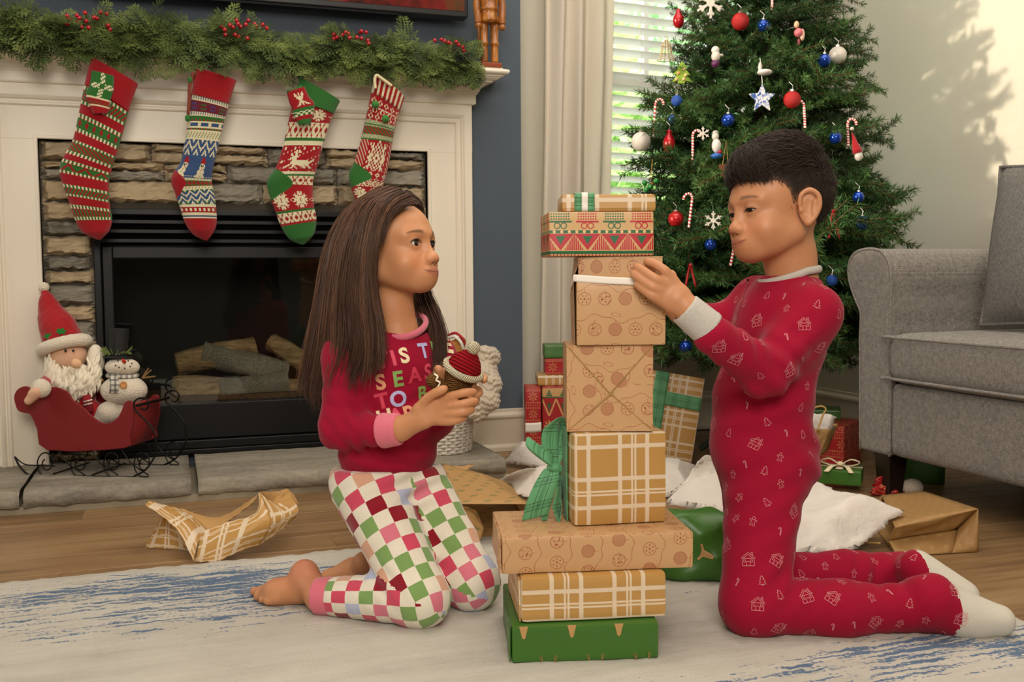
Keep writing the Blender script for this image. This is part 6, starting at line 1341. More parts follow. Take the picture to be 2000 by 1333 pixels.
def crate(name, faces, label, mat, cat, inner=KRAFT_IN, uvsc=1.0):
    t = thing(name, np.mean([p for f in faces for p in f[1]], 0)*np.array([1, 1, 0]), label, cat)
    for nm, pts, mt in faces:
        n = 10; a, b, c, d = [np.asarray(p, float) for p in pts]; s = np.linspace(0, 1, n); U_, V_ = np.meshgrid(s, s, indexing='ij'); g = np.random.default_rng(len(nm)+int(abs(a[0])*1000))
        G = a*((1-U_)*(1-V_))[..., None]+b*(U_*(1-V_))[..., None]+c*(U_*V_)[..., None]+d*((1-U_)*V_)[..., None]; N_ = nrm(np.cross(b-a, d-a)); ed = np.minimum.reduce([U_, 1-U_, V_, 1-V_]); G = G+N_*(0.004*np.sin(U_*7+g.uniform(0, 6))*np.sin(V_*5+g.uniform(0, 6))*np.clip(ed*6, 0, 1))[..., None]
        G[..., 2] = np.maximum(G[..., 2], 0.002); o = MB().grid(G).build(nm, mt, t, smooth=True, uv=np.stack([U_*np.linalg.norm(b-a), V_*np.linalg.norm(d-a)], -1).reshape(-1, 2)*uvsc); solidify(o, 0.0012)
    return t
# brown gift bag lying by the sofa
m_, b_ = paper_base('brown_bag_paper', '#a07a48', 0.6); u_, v_ = m_.uv(); P_ = 0.034; x_ = ((u_/P_+(v_/P_).floor().mod(2)*0.5).fr()-0.5)*P_; y_ = ((v_/P_).fr()-0.5)*P_; r_ = (x_*x_+y_*y_).sqrt(); an_ = y_.atan2(x_)
BAGP = finish(m_, m_.mix(((an_*6).cos() > 0.3)*(r_ < 0.0065)*0.35, b_, '#d8b67e'), 0.2)
f0, f1 = PZ(1752,1087,0.002), PZ(1911,1078,0.002); fd = (f0-_C)@_F; t0 = PD(1748,1031,fd+0.02); t1 = PD(1911,995,(f1-_C)@_F+0.005); bk0 = PD(1722,968,fd+0.35); bk1 = PD(1805,960,fd+0.42)
mid0 = PD(1735,1056,fd+0.05); mid1 = PD(1868,1035,(f1-_C)@_F+0.04); bb0 = V(bk0[0]-0.04, bk0[1], 0.003); bb1 = V(bk1[0]+0.06, bk1[1]-0.02, 0.003)
bag = crate('brown_paper_bag', [('top_panel', (t0, t1, bk1, bk0), BAGP), ('gusset', (mid0, mid1, t1, t0), BAGP), ('gusset', (f0, PZ(1860,1081,0.002), mid1, mid0), BAGP), ('bag_base', (PZ(1860,1081,0.002), f1, t1, mid1), BAGP), ('bottom_panel', (f0, f1, bb1, bb0), BAGP), ('back_gusset', (bb0, bb1, bk1, bk0), BAGP)], 'empty brown paper gift bag lying on its side by the sofa', BAGP, 'paper bag')
MB().tube(spl([PZ(1745,1088,0.006), PZ(1700,1085,0.006), PZ(1650,1072,0.006), PZ(1665,1060,0.01), PZ(1720,1062,0.02)], 24), 0.0028, 6).build('handle', plain('#a5834f', 0.8), bag, smooth=True)
# small bag with tissue in front of the red box
sb0 = V(1.70, 2.60, 0.03)
def BP(u, v, d=2.96): return PD(u, v, d)
sbag = crate('small_gift_bag', [('front_panel', (BP(1575,895), BP(1600,892), BP(1622,838), BP(1592,838)), BAGP), ('side_panel', (BP(1600,892), BP(1616,880,3.02), BP(1637,828,3.02), BP(1622,838)), BAGP), ('back_panel', (BP(1590,885,3.04), BP(1616,880,3.02), BP(1637,828,3.02), BP(1606,828,3.04)), BAGP), ('bag_base', (BP(1575,895), BP(1600,892), BP(1616,880,3.02), BP(1590,885,3.04)), BAGP)], 'small kraft gift bag with twisted handle and white tissue behind the boy', BAGP, 'gift bag')
MB().tube(spl([BP(1597,842,2.955), BP(1607,812,2.955), BP(1613,800,2.955), BP(1604,794,2.955), BP(1588,800,2.955), BP(1582,822,2.955)], 30), 0.0028, 6).build('handle', plain('#c39a5c', 0.8), sbag, smooth=True)
crumple('tissue', [BP(1572,822,2.99), BP(1618,860,2.975), BP(1632,815,2.99), BP(1580,805,3.01)], '', TISSUE, 0.03, 16, 3, 0.0, 0.02, parent=sbag)
# kraft bag with green sprigs, lying open left of the tower
m_, b_ = paper_base('sprig_kraft', '#b98f58', 0.6); u_, v_ = m_.uv(); P_ = 0.052; rw = (v_/P_).floor(); x_ = ((u_/P_+rw.mod(2)*0.5).fr()-0.5)*P_; y_ = ((v_/P_).fr()-0.5)*P_
xr = x_*0.8+y_*0.6; yr = y_*0.8-x_*0.6; SPR = finish(m_, m_.mix(((yr.abs() < (0.016-xr.abs()).mx(0)*0.62)*(((xr+yr.abs()*0.8)/0.0044).fr() < 0.55)).mx((yr.abs() < 0.0009)*(xr.abs() < 0.018))*0.8, b_, '#4a6b3c'), 0.2)
k0 = PZ(876, 1080, 0.003); kd_ = 2.36
tl, tr_, br_, bl = PD(862,905,2.72), PD(940,925,2.72), PD(1034,985,2.36), PD(893,985,2.32)
kbag = crate('sprig_paper_bag', [('top_panel', (bl, br_, tr_, tl), SPR), ('side_panel', (PD(880,1060,2.36), PD(935,1068,2.34), PD(945,1032,2.35), bl), SPR), ('side_fold', (bl, PD(945,1032,2.35), PD(931,998,2.37), PD(915,992,2.345)), SPR), ('bottom_panel', (PD(880,1068,2.36), PZ(1030,1060,0.003), PZ(1015,965,0.003), PZ(880,960,0.003)), SPR), ('far_side', (PZ(1034,1062,0.003), PZ(1010,950,0.003), tr_, br_), SPR), ('bag_base', (PZ(876,958,0.003), PZ(985,952,0.003), tr_, tl), KRAFT_IN)], 'kraft paper bag printed with green sprigs lying open behind the girl\'s knees', SPR, 'paper bag')
crumple('torn_kraft_flap', [PD(858,945,2.70), PD(905,930,2.68), PD(925,912,2.74), PD(862,907,2.76)], '', KRAFT_IN, 0.03, 12, 5, 0.0, 0.01, parent=kbag)
# green reindeer paper bag crumpled between the tower and the boy
GB = [PD(1295,1150,1.98), PD(1300,990,2.02), PD(1418,1022,2.06), PD(1425,1150,2.05)]
gb = thing('green_paper_bag', PZ(1350, 1145, 0.012), 'crumpled green reindeer gift bag lying right of the tower', 'gift bag')
sd = SDF(0.05).rbox(PD(1350,1068,2.09), (0.085, 0.05, 0.078), 0.04, np.array([_R, _F, _U])).ell(PD(1395,1090,2.10), (0.055, 0.05, 0.065), np.array([_R, _F, _U]))
sd.fn(lambda P: 0.006*(np.abs(np.sin(P[..., 0]*38+P[..., 2]*22))+np.abs(np.sin(P[..., 2]*45-P[..., 0]*17+P[..., 1]*30)))-0.006, op='d'); v_, f_ = sd.mesh(0.007, 0.03, 1); v_[:, 2] = np.maximum(v_[:, 2], 0.0125)
mk('bag_body', v_, f_, GRN, gb, True)
bvh_gb = BVHTree.FromPolygons([tuple(v) for v in v_], [tuple(f) for f in f_])
def decal(bvh, poly2d, c, ex, ey, nrmv, name, mat, parent, off=0.0012, reach=0.08):
    """print a filled 2-D outline onto a surface"""
    pts = []; c = np.asarray(c, float)
    for x, y in poly2d:
        o = c+ex*x+ey*y+nrmv*reach; h = bvh.ray_cast(Vector(o), Vector(-nrmv), reach*2.5)
        if h[0] is None: return None
        pts.append(np.array(h[0])+np.array(h[1])*off)
    return mk(name, np.array(pts), [tuple(range(len(pts)))], mat, parent)
HEAD = [(-0.3,1),(-0.9,1.4),(-1.0,1.1),(-0.4,0.6),(-0.35,0.1),(-0.22,-0.8),(0,-1.0),(0.22,-0.8),(0.35,0.1),(0.4,0.6),(1.0,1.1),(0.9,1.4),(0.3,1)]
for (u, v, a) in ((1367,1013,0.1),(1385,1088,1.3)):
    ca, sa = math.cos(a), math.sin(a); decal(bvh_gb, [((x*ca-y*sa)*0.013, (x*sa+y*ca)*0.018) for x, y in HEAD], PD(u, v, 2.02), _R, _U, -_F, 'deer_print', DEERT, gb)
# torn plaid paper on the floor at the left
tp = thing('torn_wrapping_paper', PZ(420, 1090, 0.002), 'torn piece of kraft plaid wrapping paper lying on the floor by the rug', 'paper')
def sheet(rows, name, mat, uvs, th=0.0008, dent=0.0025, seed=1):
    G = np.array([spl(r, 26) for r in rows]); G = np.array([spl(G[:, j], 16) for j in range(G.shape[1])]); g = np.random.default_rng(seed); n1, n2 = G.shape[:2]
    a = np.linspace(0, 1, n1)[:, None]; b = np.linspace(0, 1, n2)[None]; G[..., 2] += dent*(np.abs(np.sin(a*17+b*9))+np.abs(np.sin(b*23-a*6))-1); G[..., 2] = np.maximum(G[..., 2], 0.002)
    uv = np.stack([a*uvs[0]+0*b, b*uvs[1]+0*a], -1); o = MB().grid(G).build(name, mat, tp, smooth=True, uv=uv.reshape(-1, 2)); solidify(o, th, 1); return o
Q = lambda u, v, d: PD(u, v, d)
sheet([[Q(378,1099,2.25), Q(383,1088,2.25), Q(393,1040,2.27)], [Q(425,1097,2.245), Q(432,1060,2.255), Q(442,1022,2.29)], [Q(470,1078,2.27), Q(490,1035,2.27), Q(500,1002,2.31)], [Q(505,1068,2.30), Q(530,1020,2.30), Q(505,962,2.34)]], 'plaid_flap', PLAID, (0.17, 0.11), seed=2)
sheet([[Q(505,1068,2.30), Q(530,1020,2.30), Q(507,962,2.34)], [Q(545,1040,2.33), Q(565,1005,2.35), Q(540,985,2.36)], [Q(572,1018,2.37), Q(583,995,2.38), Q(562,958,2.42)]], 'plaid_end', PLAID, (0.1, 0.11), seed=3)
sheet([[Q(507,962,2.34), Q(530,985,2.41), Q(552,1000,2.40)], [Q(535,962,2.44), Q(550,975,2.45), Q(570,990,2.43)], [Q(562,956,2.46), Q(575,970,2.44), Q(583,985,2.42)]], 'inner_fold', KRAFT_IN, (0.1, 0.1), seed=5)
sheet([[Q(378,1099,2.25), Q(352,1045,2.28), Q(320,1012,2.31), Q(283,987,2.34)], [Q(388,1060,2.28), Q(370,1025,2.31), Q(340,1005,2.33), Q(293,979,2.36)], [Q(404,1042,2.34), Q(390,1020,2.37), Q(350,995,2.37), Q(305,985,2.38)]], 'plaid_flap', PLAID, (0.07, 0.16), seed=7)
sheet([[Q(283,1072,2.37), Q(300,1040,2.36), Q(312,1012,2.33)], [Q(330,1074,2.36), Q(330,1040,2.36), Q(330,1015,2.33)], [Q(372,1080,2.34), Q(368,1060,2.31), Q(350,1030,2.30)]], 'plaid_flap', PLAID, (0.1, 0.08), seed=8)
sheet([[Q(388,1060,2.29), Q(400,1035,2.36), Q(350,993,2.40)], [Q(410,1040,2.34), Q(440,1020,2.38), Q(420,1012,2.44)], [Q(430,1030,2.31), Q(470,1000,2.36), Q(470,990,2.42)], [Q(450,1015,2.31), Q(490,985,2.37), Q(505,965,2.38)]], 'inner_fold', KRAFT_IN, (0.1, 0.1), seed=9)
# ------------------------------------------------------------------ wicker basket with toys
WICK = Mat('white_wicker', 0.7, 0.3); u_, v_ = WICK.uv(); WICK.base(WICK.mix(WICK.noise(90, 2), '#d9d0c2', '#f0e9de'))
bc0 = V(0.835, 3.18, 0.066); bas = thing('wicker_basket', bc0, 'round white wicker basket of toys on the end of the hearth', 'basket')
mb = MB(); NR_, NA = 17, 44
for r in range(NR_):
    z_ = 0.006+r*0.0105; R_ = 0.098+0.018*r/NR_; mb.tube([bc0+V((R_+0.0035*math.cos(k*math.pi+r*math.pi))*math.cos(2*math.pi*k/NA), (R_+0.0035*math.cos(k*math.pi+r*math.pi))*math.sin(2*math.pi*k/NA), z_+0.0015*math.sin(k*1.7+r)) for k in range(NA)], 0.0052, 5, closed=True)
mb.build('weave', WICK, bas, smooth=True)['kind'] = 'stuff'
mb = MB()
for k in range(NA//2): a = 2*math.pi*(k*2+0.5)/NA; mb.tube([bc0+V(0.099*math.cos(a), 0.099*math.sin(a), 0.0), bc0+V(0.117*math.cos(a), 0.117*math.sin(a), 0.185)], 0.0032, 5)
mb.build('stakes', WICK, bas)['kind'] = 'stuff'
MB().tube([bc0+V(0.118*math.cos(a), 0.118*math.sin(a), 0.186+0.003*math.sin(a*18)) for a in np.linspace(0, 2*math.pi, 48, endpoint=False)], 0.008, 6, closed=True).build('rim', WICK, bas, smooth=True)
MB().lathe([(0, 0), (0.1, 0), (0.1, 0.006), (0, 0.006)], bc0, n=24).build('bottom', WICK, bas)
PLU = Mat('beige_sherpa', 1.0, 0.1); _n = PLU.noise(230, 3); PLU.base(PLU.mix(_n, '#c9b49a', '#eadbc6')); PLU.bump(_n, 1.0, 0.008); PLU.b.inputs['Sheen Weight'].default_value = 0.4
bd = (bc0-_C)@_F
sd = SDF(0.03).cap(PD(912,700,bd+0.02), PD(948,705,bd), 0.045, 0.034).cap(PD(945,700,bd-0.03), PD(955,775,bd-0.09), 0.030, 0.036).cap(PD(925,740,bd-0.07), PD(930,800,bd-0.13), 0.035, 0.030).cap(PD(955,760,bd-0.09), PD(945,805,bd-0.12), 0.034, 0.022).cap(PD(962,690,bd), PD(968,745,bd-0.03), 0.014, 0.012)
sd.fn(lambda P: 0.0045*np.sin(P[..., 2]*330+6*np.sin(P[..., 0]*60))*np.sin(P[..., 0]*190+P[..., 1]*150)+0.006*np.sin(P[..., 2]*70+P[..., 0]*40), op='d'); v_, f_ = sd.mesh(0.004, 0.02, 0); tag(mk('sherpa_blanket', v_, f_, PLU, None, True), 'fluffy beige sherpa blanket spilling over the basket edge', 'blanket')
bear = thing('teddy_bear', PD(880,800,bd), 'brown teddy bear peeking out of the basket behind the girl', 'plush toy'); BRN = Mat('brown_plush', 1.0, 0.1); _n = BRN.noise(260, 2); BRN.base(BRN.mix(_n, '#8a5a2c', '#b07a42')); BRN.bump(_n, 0.8, 0.005)
sd = SDF(0.02).ell(PD(880,692,bd-0.01), 0.045).ell(PD(895,702,bd-0.045), 0.022).ell(PD(900,668,bd), 0.018); v_, f_ = sd.mesh(0.005, 0.02, 1); mk('head', v_, f_, BRN, bear, True)
sd = SDF(0.02).ell(PD(878,755,bd), (0.05, 0.045, 0.06)); v_, f_ = sd.mesh(0.006, 0.02, 1); mk('body', v_, f_, BRN, bear, True)
MB().tube(spl([PD(876,655,bd+0.02), PD(890,651,bd-0.01), PD(903,661,bd-0.02), PD(907,672,bd-0.01)], 20), 0.0045, 8).build('red_headband', plain('#b0202c', 0.9), bear, smooth=True)
MB().tube(spl([PD(872,662,bd+0.01), PD(888,658,bd-0.02), PD(900,669,bd-0.03), PD(904,682,bd-0.02)], 20), 0.0055, 8).build('white_band', plain('#e3dccf', 0.9), bear, smooth=True)
# plush ball under the sofa edge
ps = PZ(1778, 966, 0.0); sd = SDF(0.02).ell(ps+V(0, 0, 0.022), (0.03, 0.026, 0.022)).ell(ps+V(0.02, 0.0, 0.018), 0.018).fn(fuzz(0.0014, 500), op='d'); v_, f_ = sd.mesh(0.004, 0.01, 0); tag(mk('plush_pompom', v_, f_, PLU, None, True), 'small white plush toy on the floor under the sofa edge', 'plush toy')
# ================================================================== PEOPLE
SKIN = vcol(0.48, 0.06, 900, name='skin', sss=0.12, spec=0.45, bd=0.0006, var=0.03)
def ssm(x, a, b): t = np.clip((x-a)/(b-a), 0, 1); return t*t*(3-2*t)
def make_head(O, A, sc, neck, skin_c, h=0.0018, jaw=1.0, ear_side=0, smile=0.0, cheek=1.0, lidop=1.0, gaze=(0, 1, 0), down=0.0, nose=1.0, browa=0.68, occ=0.0):
    """O: point between the ears at eye height; A rows: right, forward, up; neck: list of (world point, radius)"""
    s = SDF(0.02)
    s.ell((0, -0.014-occ*0.6, 0.030), (0.0675, 0.084+occ*0.5, 0.068)).ell((0, 0.026, 0.026), (0.056, 0.050, 0.048), k=0.03)
    s.ell((0, 0.028, -0.033), (0.053*jaw, 0.048, 0.050), k=0.03)
    for q in (-1, 1):
        s.cap((q*0.043*jaw, -0.006, -0.046), (q*0.016, 0.052, -0.069), 0.017, 0.015, k=0.03)
        s.ell((q*0.031, 0.050, -0.037), (0.0215*cheek, 0.0205, 0.021), k=0.022)
        s.cap((q*0.012, 0.074, 0.0145), (q*0.041, 0.060, 0.0145), 0.0085, 0.0075, k=0.020)
    s.ell((0, 0.0625, -0.0725), (0.019, 0.0165, 0.0145), k=0.022)
    s.ell((0, 0.069, -0.057), (0.025, 0.0175, 0.020), k=0.018)                      # muzzle under the nose
    for q in (-1, 1): s.ell((q*0.0275, 0.0855, -0.001), (0.0165, 0.0105, 0.0088), k=0.016, op='-')    # sockets
    EY = [np.array((q*0.0275, 0.0625, -0.0015)) for q in (-1, 1)]; ER = 0.0130
    for e in EY: s.ell(e, ER+0.0018, k=0.007)
    s.cap((0, 0.0755, -0.001), (0, 0.0870*nose, -0.027), 0.0056, 0.0082, k=0.014).ell((0, 0.0905*nose, -0.0325), (0.0100, 0.0092, 0.0082), k=0.010)
    for q in (-1, 1): s.ell((q*0.0094, 0.0840*nose, -0.0342), (0.0070, 0.0088, 0.0062), k=0.010)
    for q in (-1, 1): s.ell((q*0.0048, 0.0890*nose, -0.0410), (0.0023, 0.0036, 0.0019), k=0.003, op='-')
    s.ell((0, 0.0822, -0.0540), (0.0180, 0.0078, 0.0046), k=0.007).ell((0, 0.0812, -0.0622), (0.0155, 0.0080, 0.0050), k=0.007)
    ml = [(-0.0232, 0.0730, -0.0572+smile*0.0035), (-0.0125, 0.0842, -0.0582), (0, 0.0862, -0.0584), (0.0125, 0.0842, -0.0582), (0.0232, 0.0730, -0.0572+smile*0.0035)]
    for q in range(4): s.cap(ml[q], ml[q+1], 0.0011, 0.0011, k=0.003, op='-')
    for e in EY:  # eyelid slit, almond shaped
        c = e+np.array([0, 0.0145, 0.0002-down*0.0022])
        s.ell(c, (0.0126, 0.0105, 0.0050*lidop), k=0.0022, op='-')
    for q in ((-1, 1) if ear_side == 0 else (ear_side,)):   # ears
        B = frame((-q*0.42, 0.90, 0.05), (q*0.10, -0.16, 1)); ec = np.array((q*0.0725, -0.014, -0.008)); L = lambda x, y, z: ec+B.T@(1.18*np.array((q*x, y, z)))
        s.ell(L(0.002, -0.002, 0), (0.0060, 0.0175, 0.0290), axes=B, k=0.010)
        rimp = [L(0.006, 0.012, 0.004), L(0.008, 0.010, 0.019), L(0.009, -0.002, 0.0265), L(0.009, -0.014, 0.019), L(0.008, -0.0165, 0.003), L(0.006, -0.010, -0.013), L(0.004, 0.000, -0.022)]
        rimp = spl(rimp, 24); s.chain(list(rimp), list(np.interp(np.linspace(0, 1, len(rimp)), [0, 0.2, 0.6, 0.85, 1], [0.0030, 0.0036, 0.0037, 0.0034, 0.0055])), 0.003)
        s.ell(L(0.0105, -0.001, 0.003), (0.0072, 0.0095, 0.0155), axes=B, k=0.005, op='-'); s.ell(L(0.006, 0.0105, -0.003), (0.004, 0.0032, 0.0045), axes=B, k=0.005); s.cap(L(0.007, -0.010, 0.010), L(0.006, -0.0075, -0.008), 0.0028, 0.0024, k=0.004)
    nk = [((A@(np.asarray(p)-O))/sc, r/sc) for p, r in neck]
    for i in range(len(nk)-1): s.cap(nk[i][0], nk[i+1][0], nk[i][1], nk[i+1][1], k=0.022)
    v, f = s.mesh(h/sc, 0.008, 1)
    # colours from local coordinates
    x, y, z = v[:, 0], v[:, 1], v[:, 2]; ax = np.abs(x); C_ = np.tile(np.array(skin_c), (len(v), 1))
    def blend(w, c): C_[:] = C_*(1-w[:, None])+np.array(c)*w[:, None]
    blend(0.35*np.exp(-(((ax-0.034)/0.016)**2+((z+0.036)/0.015)**2))*(y > 0.03), tuple(np.array(skin_c)*np.array((1.12, 0.80, 0.75))))
    blend(0.25*np.exp(-((x/0.011)**2+((z+0.031)/0.009)**2))*(y > 0.07), tuple(np.array(skin_c)*np.array((1.1, 0.82, 0.78))))
    lip = ssm(1-np.sqrt((x/0.0225)**2+((z+0.0582)/0.0088)**2), 0.0, 0.25)*(y > 0.060); blend(0.62*lip, lin('#a85a50'))
    blend(0.85*np.exp(-((z+0.0585-(0.0013+smile*0.0035)*(ax/0.0232)**2)/0.0011)**2)*(ax < 0.0235)*(y > 0.060), lin('#5b2a24'))
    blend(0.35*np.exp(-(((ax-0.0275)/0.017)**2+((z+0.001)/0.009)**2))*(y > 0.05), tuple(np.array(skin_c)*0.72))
    bz = 0.0205-8.0*(ax-0.027)**2; brow = ssm(1-np.abs(z-bz)/(0.0048*(1.12-(ax-0.014)/0.05)), 0, 0.5)*ssm(ax, 0.010, 0.020)*ssm(-ax, -0.054, -0.042)*(y > 0.030); blend(browa*brow, lin('#2a1a12'))
    lid = np.zeros(len(v))
    for e in EY:
        c = e+np.array([0, 0.0145, 0.0002-down*0.0022]); q = np.sqrt(((x-c[0])/0.0132)**2+((z-c[2])/(0.0056*lidop))**2); lid = np.maximum(lid, np.exp(-((q-1.0)/0.16)**2)*(y > 0.05)*np.where(z > c[2], 1.0, 0.35))
    blend(0.8*lid, lin('#1d120d'))
    blend(0.5*np.exp(-(((ax-0.0046)/0.003)**2+((z+0.0395)/0.0022)**2))*(y > 0.078), lin('#4a221a'))
    W = O+sc*(v@A)
    return dict(v=W, f=f, col=C_, loc=v, EY=EY, ER=ER, O=O, A=A, sc=sc, gaze=nrm(gaze))
def add_eyes(H, parent):
    em = vcol(0.12, name='eye', spec=0.45, var=0.0)
    for e in H['EY']:
        n, m = 28, 20; mb = MB().ball((0, 0, 0), H['ER'], n, m); v = np.vstack(mb.v); g = H['gaze']; ca = (v/H['ER'])@g; an = np.degrees(np.arccos(np.clip(ca, -1, 1)))
        col = np.tile(np.array(lin('#d9cfc4')), (len(v), 1)); col[an < 39] = lin('#1c0e07'); col[an < 15] = (0.004, 0.003, 0.003); col[(an >= 35) & (an < 41)] = lin('#160b07')
        mk('eye', H['O']+H['sc']*((v+e)@H['A']), mb.f, em, parent, True, col=col)
def add_lashes(H, parent, lidop=1.0, down=0.0):
    for e in H['EY']:
        c = e+np.array([0, 0.0, 0.0002-down*0.0022]); mb = MB(); pts = []
        for t in np.linspace(-1, 1, 15):
            x = 0.0124*t; z = c[2]+0.0053*lidop*math.sqrt(max(0, 1-t*t)); dx = x; dz = z-e[2]; y = e[1]+math.sqrt(max(1e-6, (H['ER']+0.0021)**2-dx*dx-dz*dz)); pts.append(np.array((e[0]+x, y, z)))
        P = H['O']+H['sc']*(np.array(pts)@H['A']); mb.tube(P, 0.0010*H['sc']*np.sin(np.linspace(0.3, 2.84, 15))+0.0002, 5)
        for i in range(1, 14):
            d = H['A'].T@nrm(np.array(((pts[i][0]-e[0])*40, 0.8, 0.35-0.5*down))); mb.tube([P[i], P[i]+d*0.0045*H['sc']], [0.00035, 0.0001], 3)
        mb.build('eyelashes', plain('#140c08', 0.6), parent)
HAIRM = {}
def hairmat(c1, c2, name):
    m = Mat(name, 0.45, 0.3); n = m.noise(1, 2, 0.5, m.vec(m.xyz()[0]*160, m.xyz()[1]*160, m.xyz()[2]*6)); m.base(m.mix(n, c1, c2)); m.b.inputs['Anisotropic'].default_value = 0.4; m.b.inputs['Sheen Weight'].default_value = 0.05; return m
def strands(guides, n, rad, seed, mat, parent, name='hair', jit=0.006, seg=16, sides=4, spread=None, tipj=0.012):
    """guides: ordered list of polylines (world); strands interpolate neighbours"""
    g = np.random.default_rng(seed); G = [spl(np.asarray(q), 4*seg) for q in guides]
    G = [np.stack([np.interp(np.linspace(0, 1, seg), np.linspace(0, 1, len(q)), q[:, k]) for k in range(3)], 1) for q in G]
    tt = np.linspace(0, 1, seg); Ga = np.array(G); s = g.uniform(0, len(G)-1-1e-6, n); k = s.astype(int); w = (s-k)[:, None, None]; c = Ga[k]*(1-w)+Ga[k+1]*w
    nc = max(1, n//16); cl = g.integers(0, nc, n); sc_ = g.uniform(0, len(G)-1-1e-6, nc); s = np.clip(sc_[cl]+g.normal(0, 0.10, n), 0, len(G)-1-1e-6); k = s.astype(int); w = (s-k)[:, None, None]; c = Ga[k]*(1-w)+Ga[k+1]*w; cen_ = Ga[sc_.astype(int)]*(1-(sc_ % 1))[:, None, None]+Ga[sc_.astype(int)+1]*(sc_ % 1)[:, None, None]; pull = (0.75*tt**1.5)[None, :, None]; c = c*(1-pull)+cen_[cl]*pull
    nvc = lambda sd: g.normal(0, sd, (nc, 1, 3))[cl]
    nv = lambda sd: nvc(sd*0.9)+g.normal(0, sd*0.22, (n, 1, 3))
    c = c+nv(jit)*(0.25+0.75*tt)[None, :, None]+nv(tipj)*(tt**2)[None, :, None]+0.0025*np.sin(tt[None]*g.uniform(3, 9, (n, 1))+g.uniform(0, 6, (n, 1)))[..., None]*nv(1)
    x = np.linspace(0, 1, seg)[None]*g.uniform(0.72, 1.0, (n, 1))*(seg-1); i0 = np.minimum(x.astype(int), seg-2); fr_ = (x-i0)[..., None]; ar = np.arange(n)[:, None]; c = c[ar, i0]*(1-fr_)+c[ar, i0+1]*fr_
    return strand_mesh(c, rad*g.uniform(0.6, 1.3, (n, 1))*np.clip(1.15-tt**3, 0.15, 1)[None], sides, mat, parent, name, g)
def strand_mesh(c, r, sides, mat, parent, name, g):
    n, seg = c.shape[:2]; T = np.gradient(c, axis=1); T /= (np.linalg.norm(T, axis=2, keepdims=True)+1e-9); a = np.cross(T, g.normal(0, 1, (n, 1, 3))); a /= (np.linalg.norm(a, axis=2, keepdims=True)+1e-9); b = np.cross(T, a)
    ring = np.stack([c+r[..., None]*(math.cos(2*math.pi*j/sides)*a+math.sin(2*math.pi*j/sides)*b) for j in range(sides)], 2)
    ii = (np.arange(n)[:, None, None]*seg+np.arange(seg-1)[None, :, None])*sides; jj = np.arange(sides)[None, None]; j2 = (jj+1) % sides
    F_ = np.stack([ii+jj, ii+j2, ii+sides+j2, ii+sides+jj], -1).reshape(-1, 4); o = mk(name, ring.reshape(-1, 3), F_, mat, parent, True); o['kind'] = 'stuff'; return o
def finger(s, pts, r0=0.0085, r1=0.0068, k=0.006):
    pts = spl(pts, 9); rs = np.linspace(r0, r1, len(pts))*(1+0.05*np.sin(np.linspace(0, 9.4, len(pts))))*0.86
    f = SDF(0.003).chain(list(pts), list(rs)); root = SDF(0.004).cap(pts[0]-(pts[1]-pts[0])*0.6, pts[1], rs[0], rs[1]*0.9)
    s._bb(pts, 0.012); s.fn(lambda P: root.eval(P), k=0.009); s.fn(lambda P: f.eval(P), k=0.0018)
def project(bvh, o, d, dist=2.0):
    h = bvh.ray_cast(Vector(o), Vector(nrm(d)), dist); return (None, None) if h[0] is None else (np.array(h[0]), np.array(h[1]))
def bvh_of(v, f): return BVHTree.FromPolygons([tuple(x) for x in v], [tuple(int(i) for i in q) for q in f])
def print_lines(bvh, c, nv, ex, lines, scale, width, off, VV, FF, reach=0.03):
    """thin ribbons of an icon wrapped on a surface"""
    nv = nrm(nv); ex = nrm(ex-nv*(ex@nv)); ey = np.cross(nv, ex)
    for ln in lines:
        P = []
        dense = []
        for a, b in zip(ln[:-1], ln[1:]):
            m_ = max(1, int(math.hypot(b[0]-a[0], b[1]-a[1])*scale/0.004)); dense += [(a[0]+(b[0]-a[0])*t/m_, a[1]+(b[1]-a[1])*t/m_) for t in range(m_)]
        dense.append(ln[-1])
        for x, y in dense:
            q, n_ = project(bvh, c+ex*x*scale+ey*y*scale+nv*reach, -nv, reach*2.2)
            if q is None: P = None; break
            P.append(q+n_*off)
        if P is None or len(P) < 2: continue
        P = np.array(P); T = np.gradient(P, axis=0); S_ = np.cross(T, nv); S_ /= (np.linalg.norm(S_, axis=1)[:, None]+1e-9); k0 = sum(len(a) for a in VV)
        VV.append(np.vstack([P-S_*width/2, P+S_*width/2])); m_ = len(P); FF += [(k0+i, k0+i+1, k0+m_+i+1, k0+m_+i) for i in range(m_-1)]
def circ(cx, cy, r, n=10, a0=0, a1=2*math.pi): return [(cx+r*math.cos(a), cy+r*math.sin(a)) for a in np.linspace(a0, a1, n)]

def core(P, F, C, paths, sk, r=0.018):
    """limb cores under the clothes that join head, hands and feet into one body"""
    for path in paths:
        only = path[0] is None; path = path[1:] if only else path
        V0 = np.vstack(P); F0 = np.vstack(F); k = len(V0); mb = MB().tube(path, r, 6, cap=False); vs = np.vstack(mb.v); fs = np.array(mb.f)+k; ex = []
        for ring in ((0,) if only else (0, len(vs)-6)):
            c = vs[ring:ring+6].mean(0); d = np.linalg.norm(V0[F0].mean(1)-c, axis=1); a = F0[np.argmin(d)]; ex.append((k+ring, k+ring+1, a[1], a[0]))
        P.append(vs); F.append(np.vstack([fs, np.array(ex)])); C.append(np.tile(np.array(sk), (len(vs), 1)))
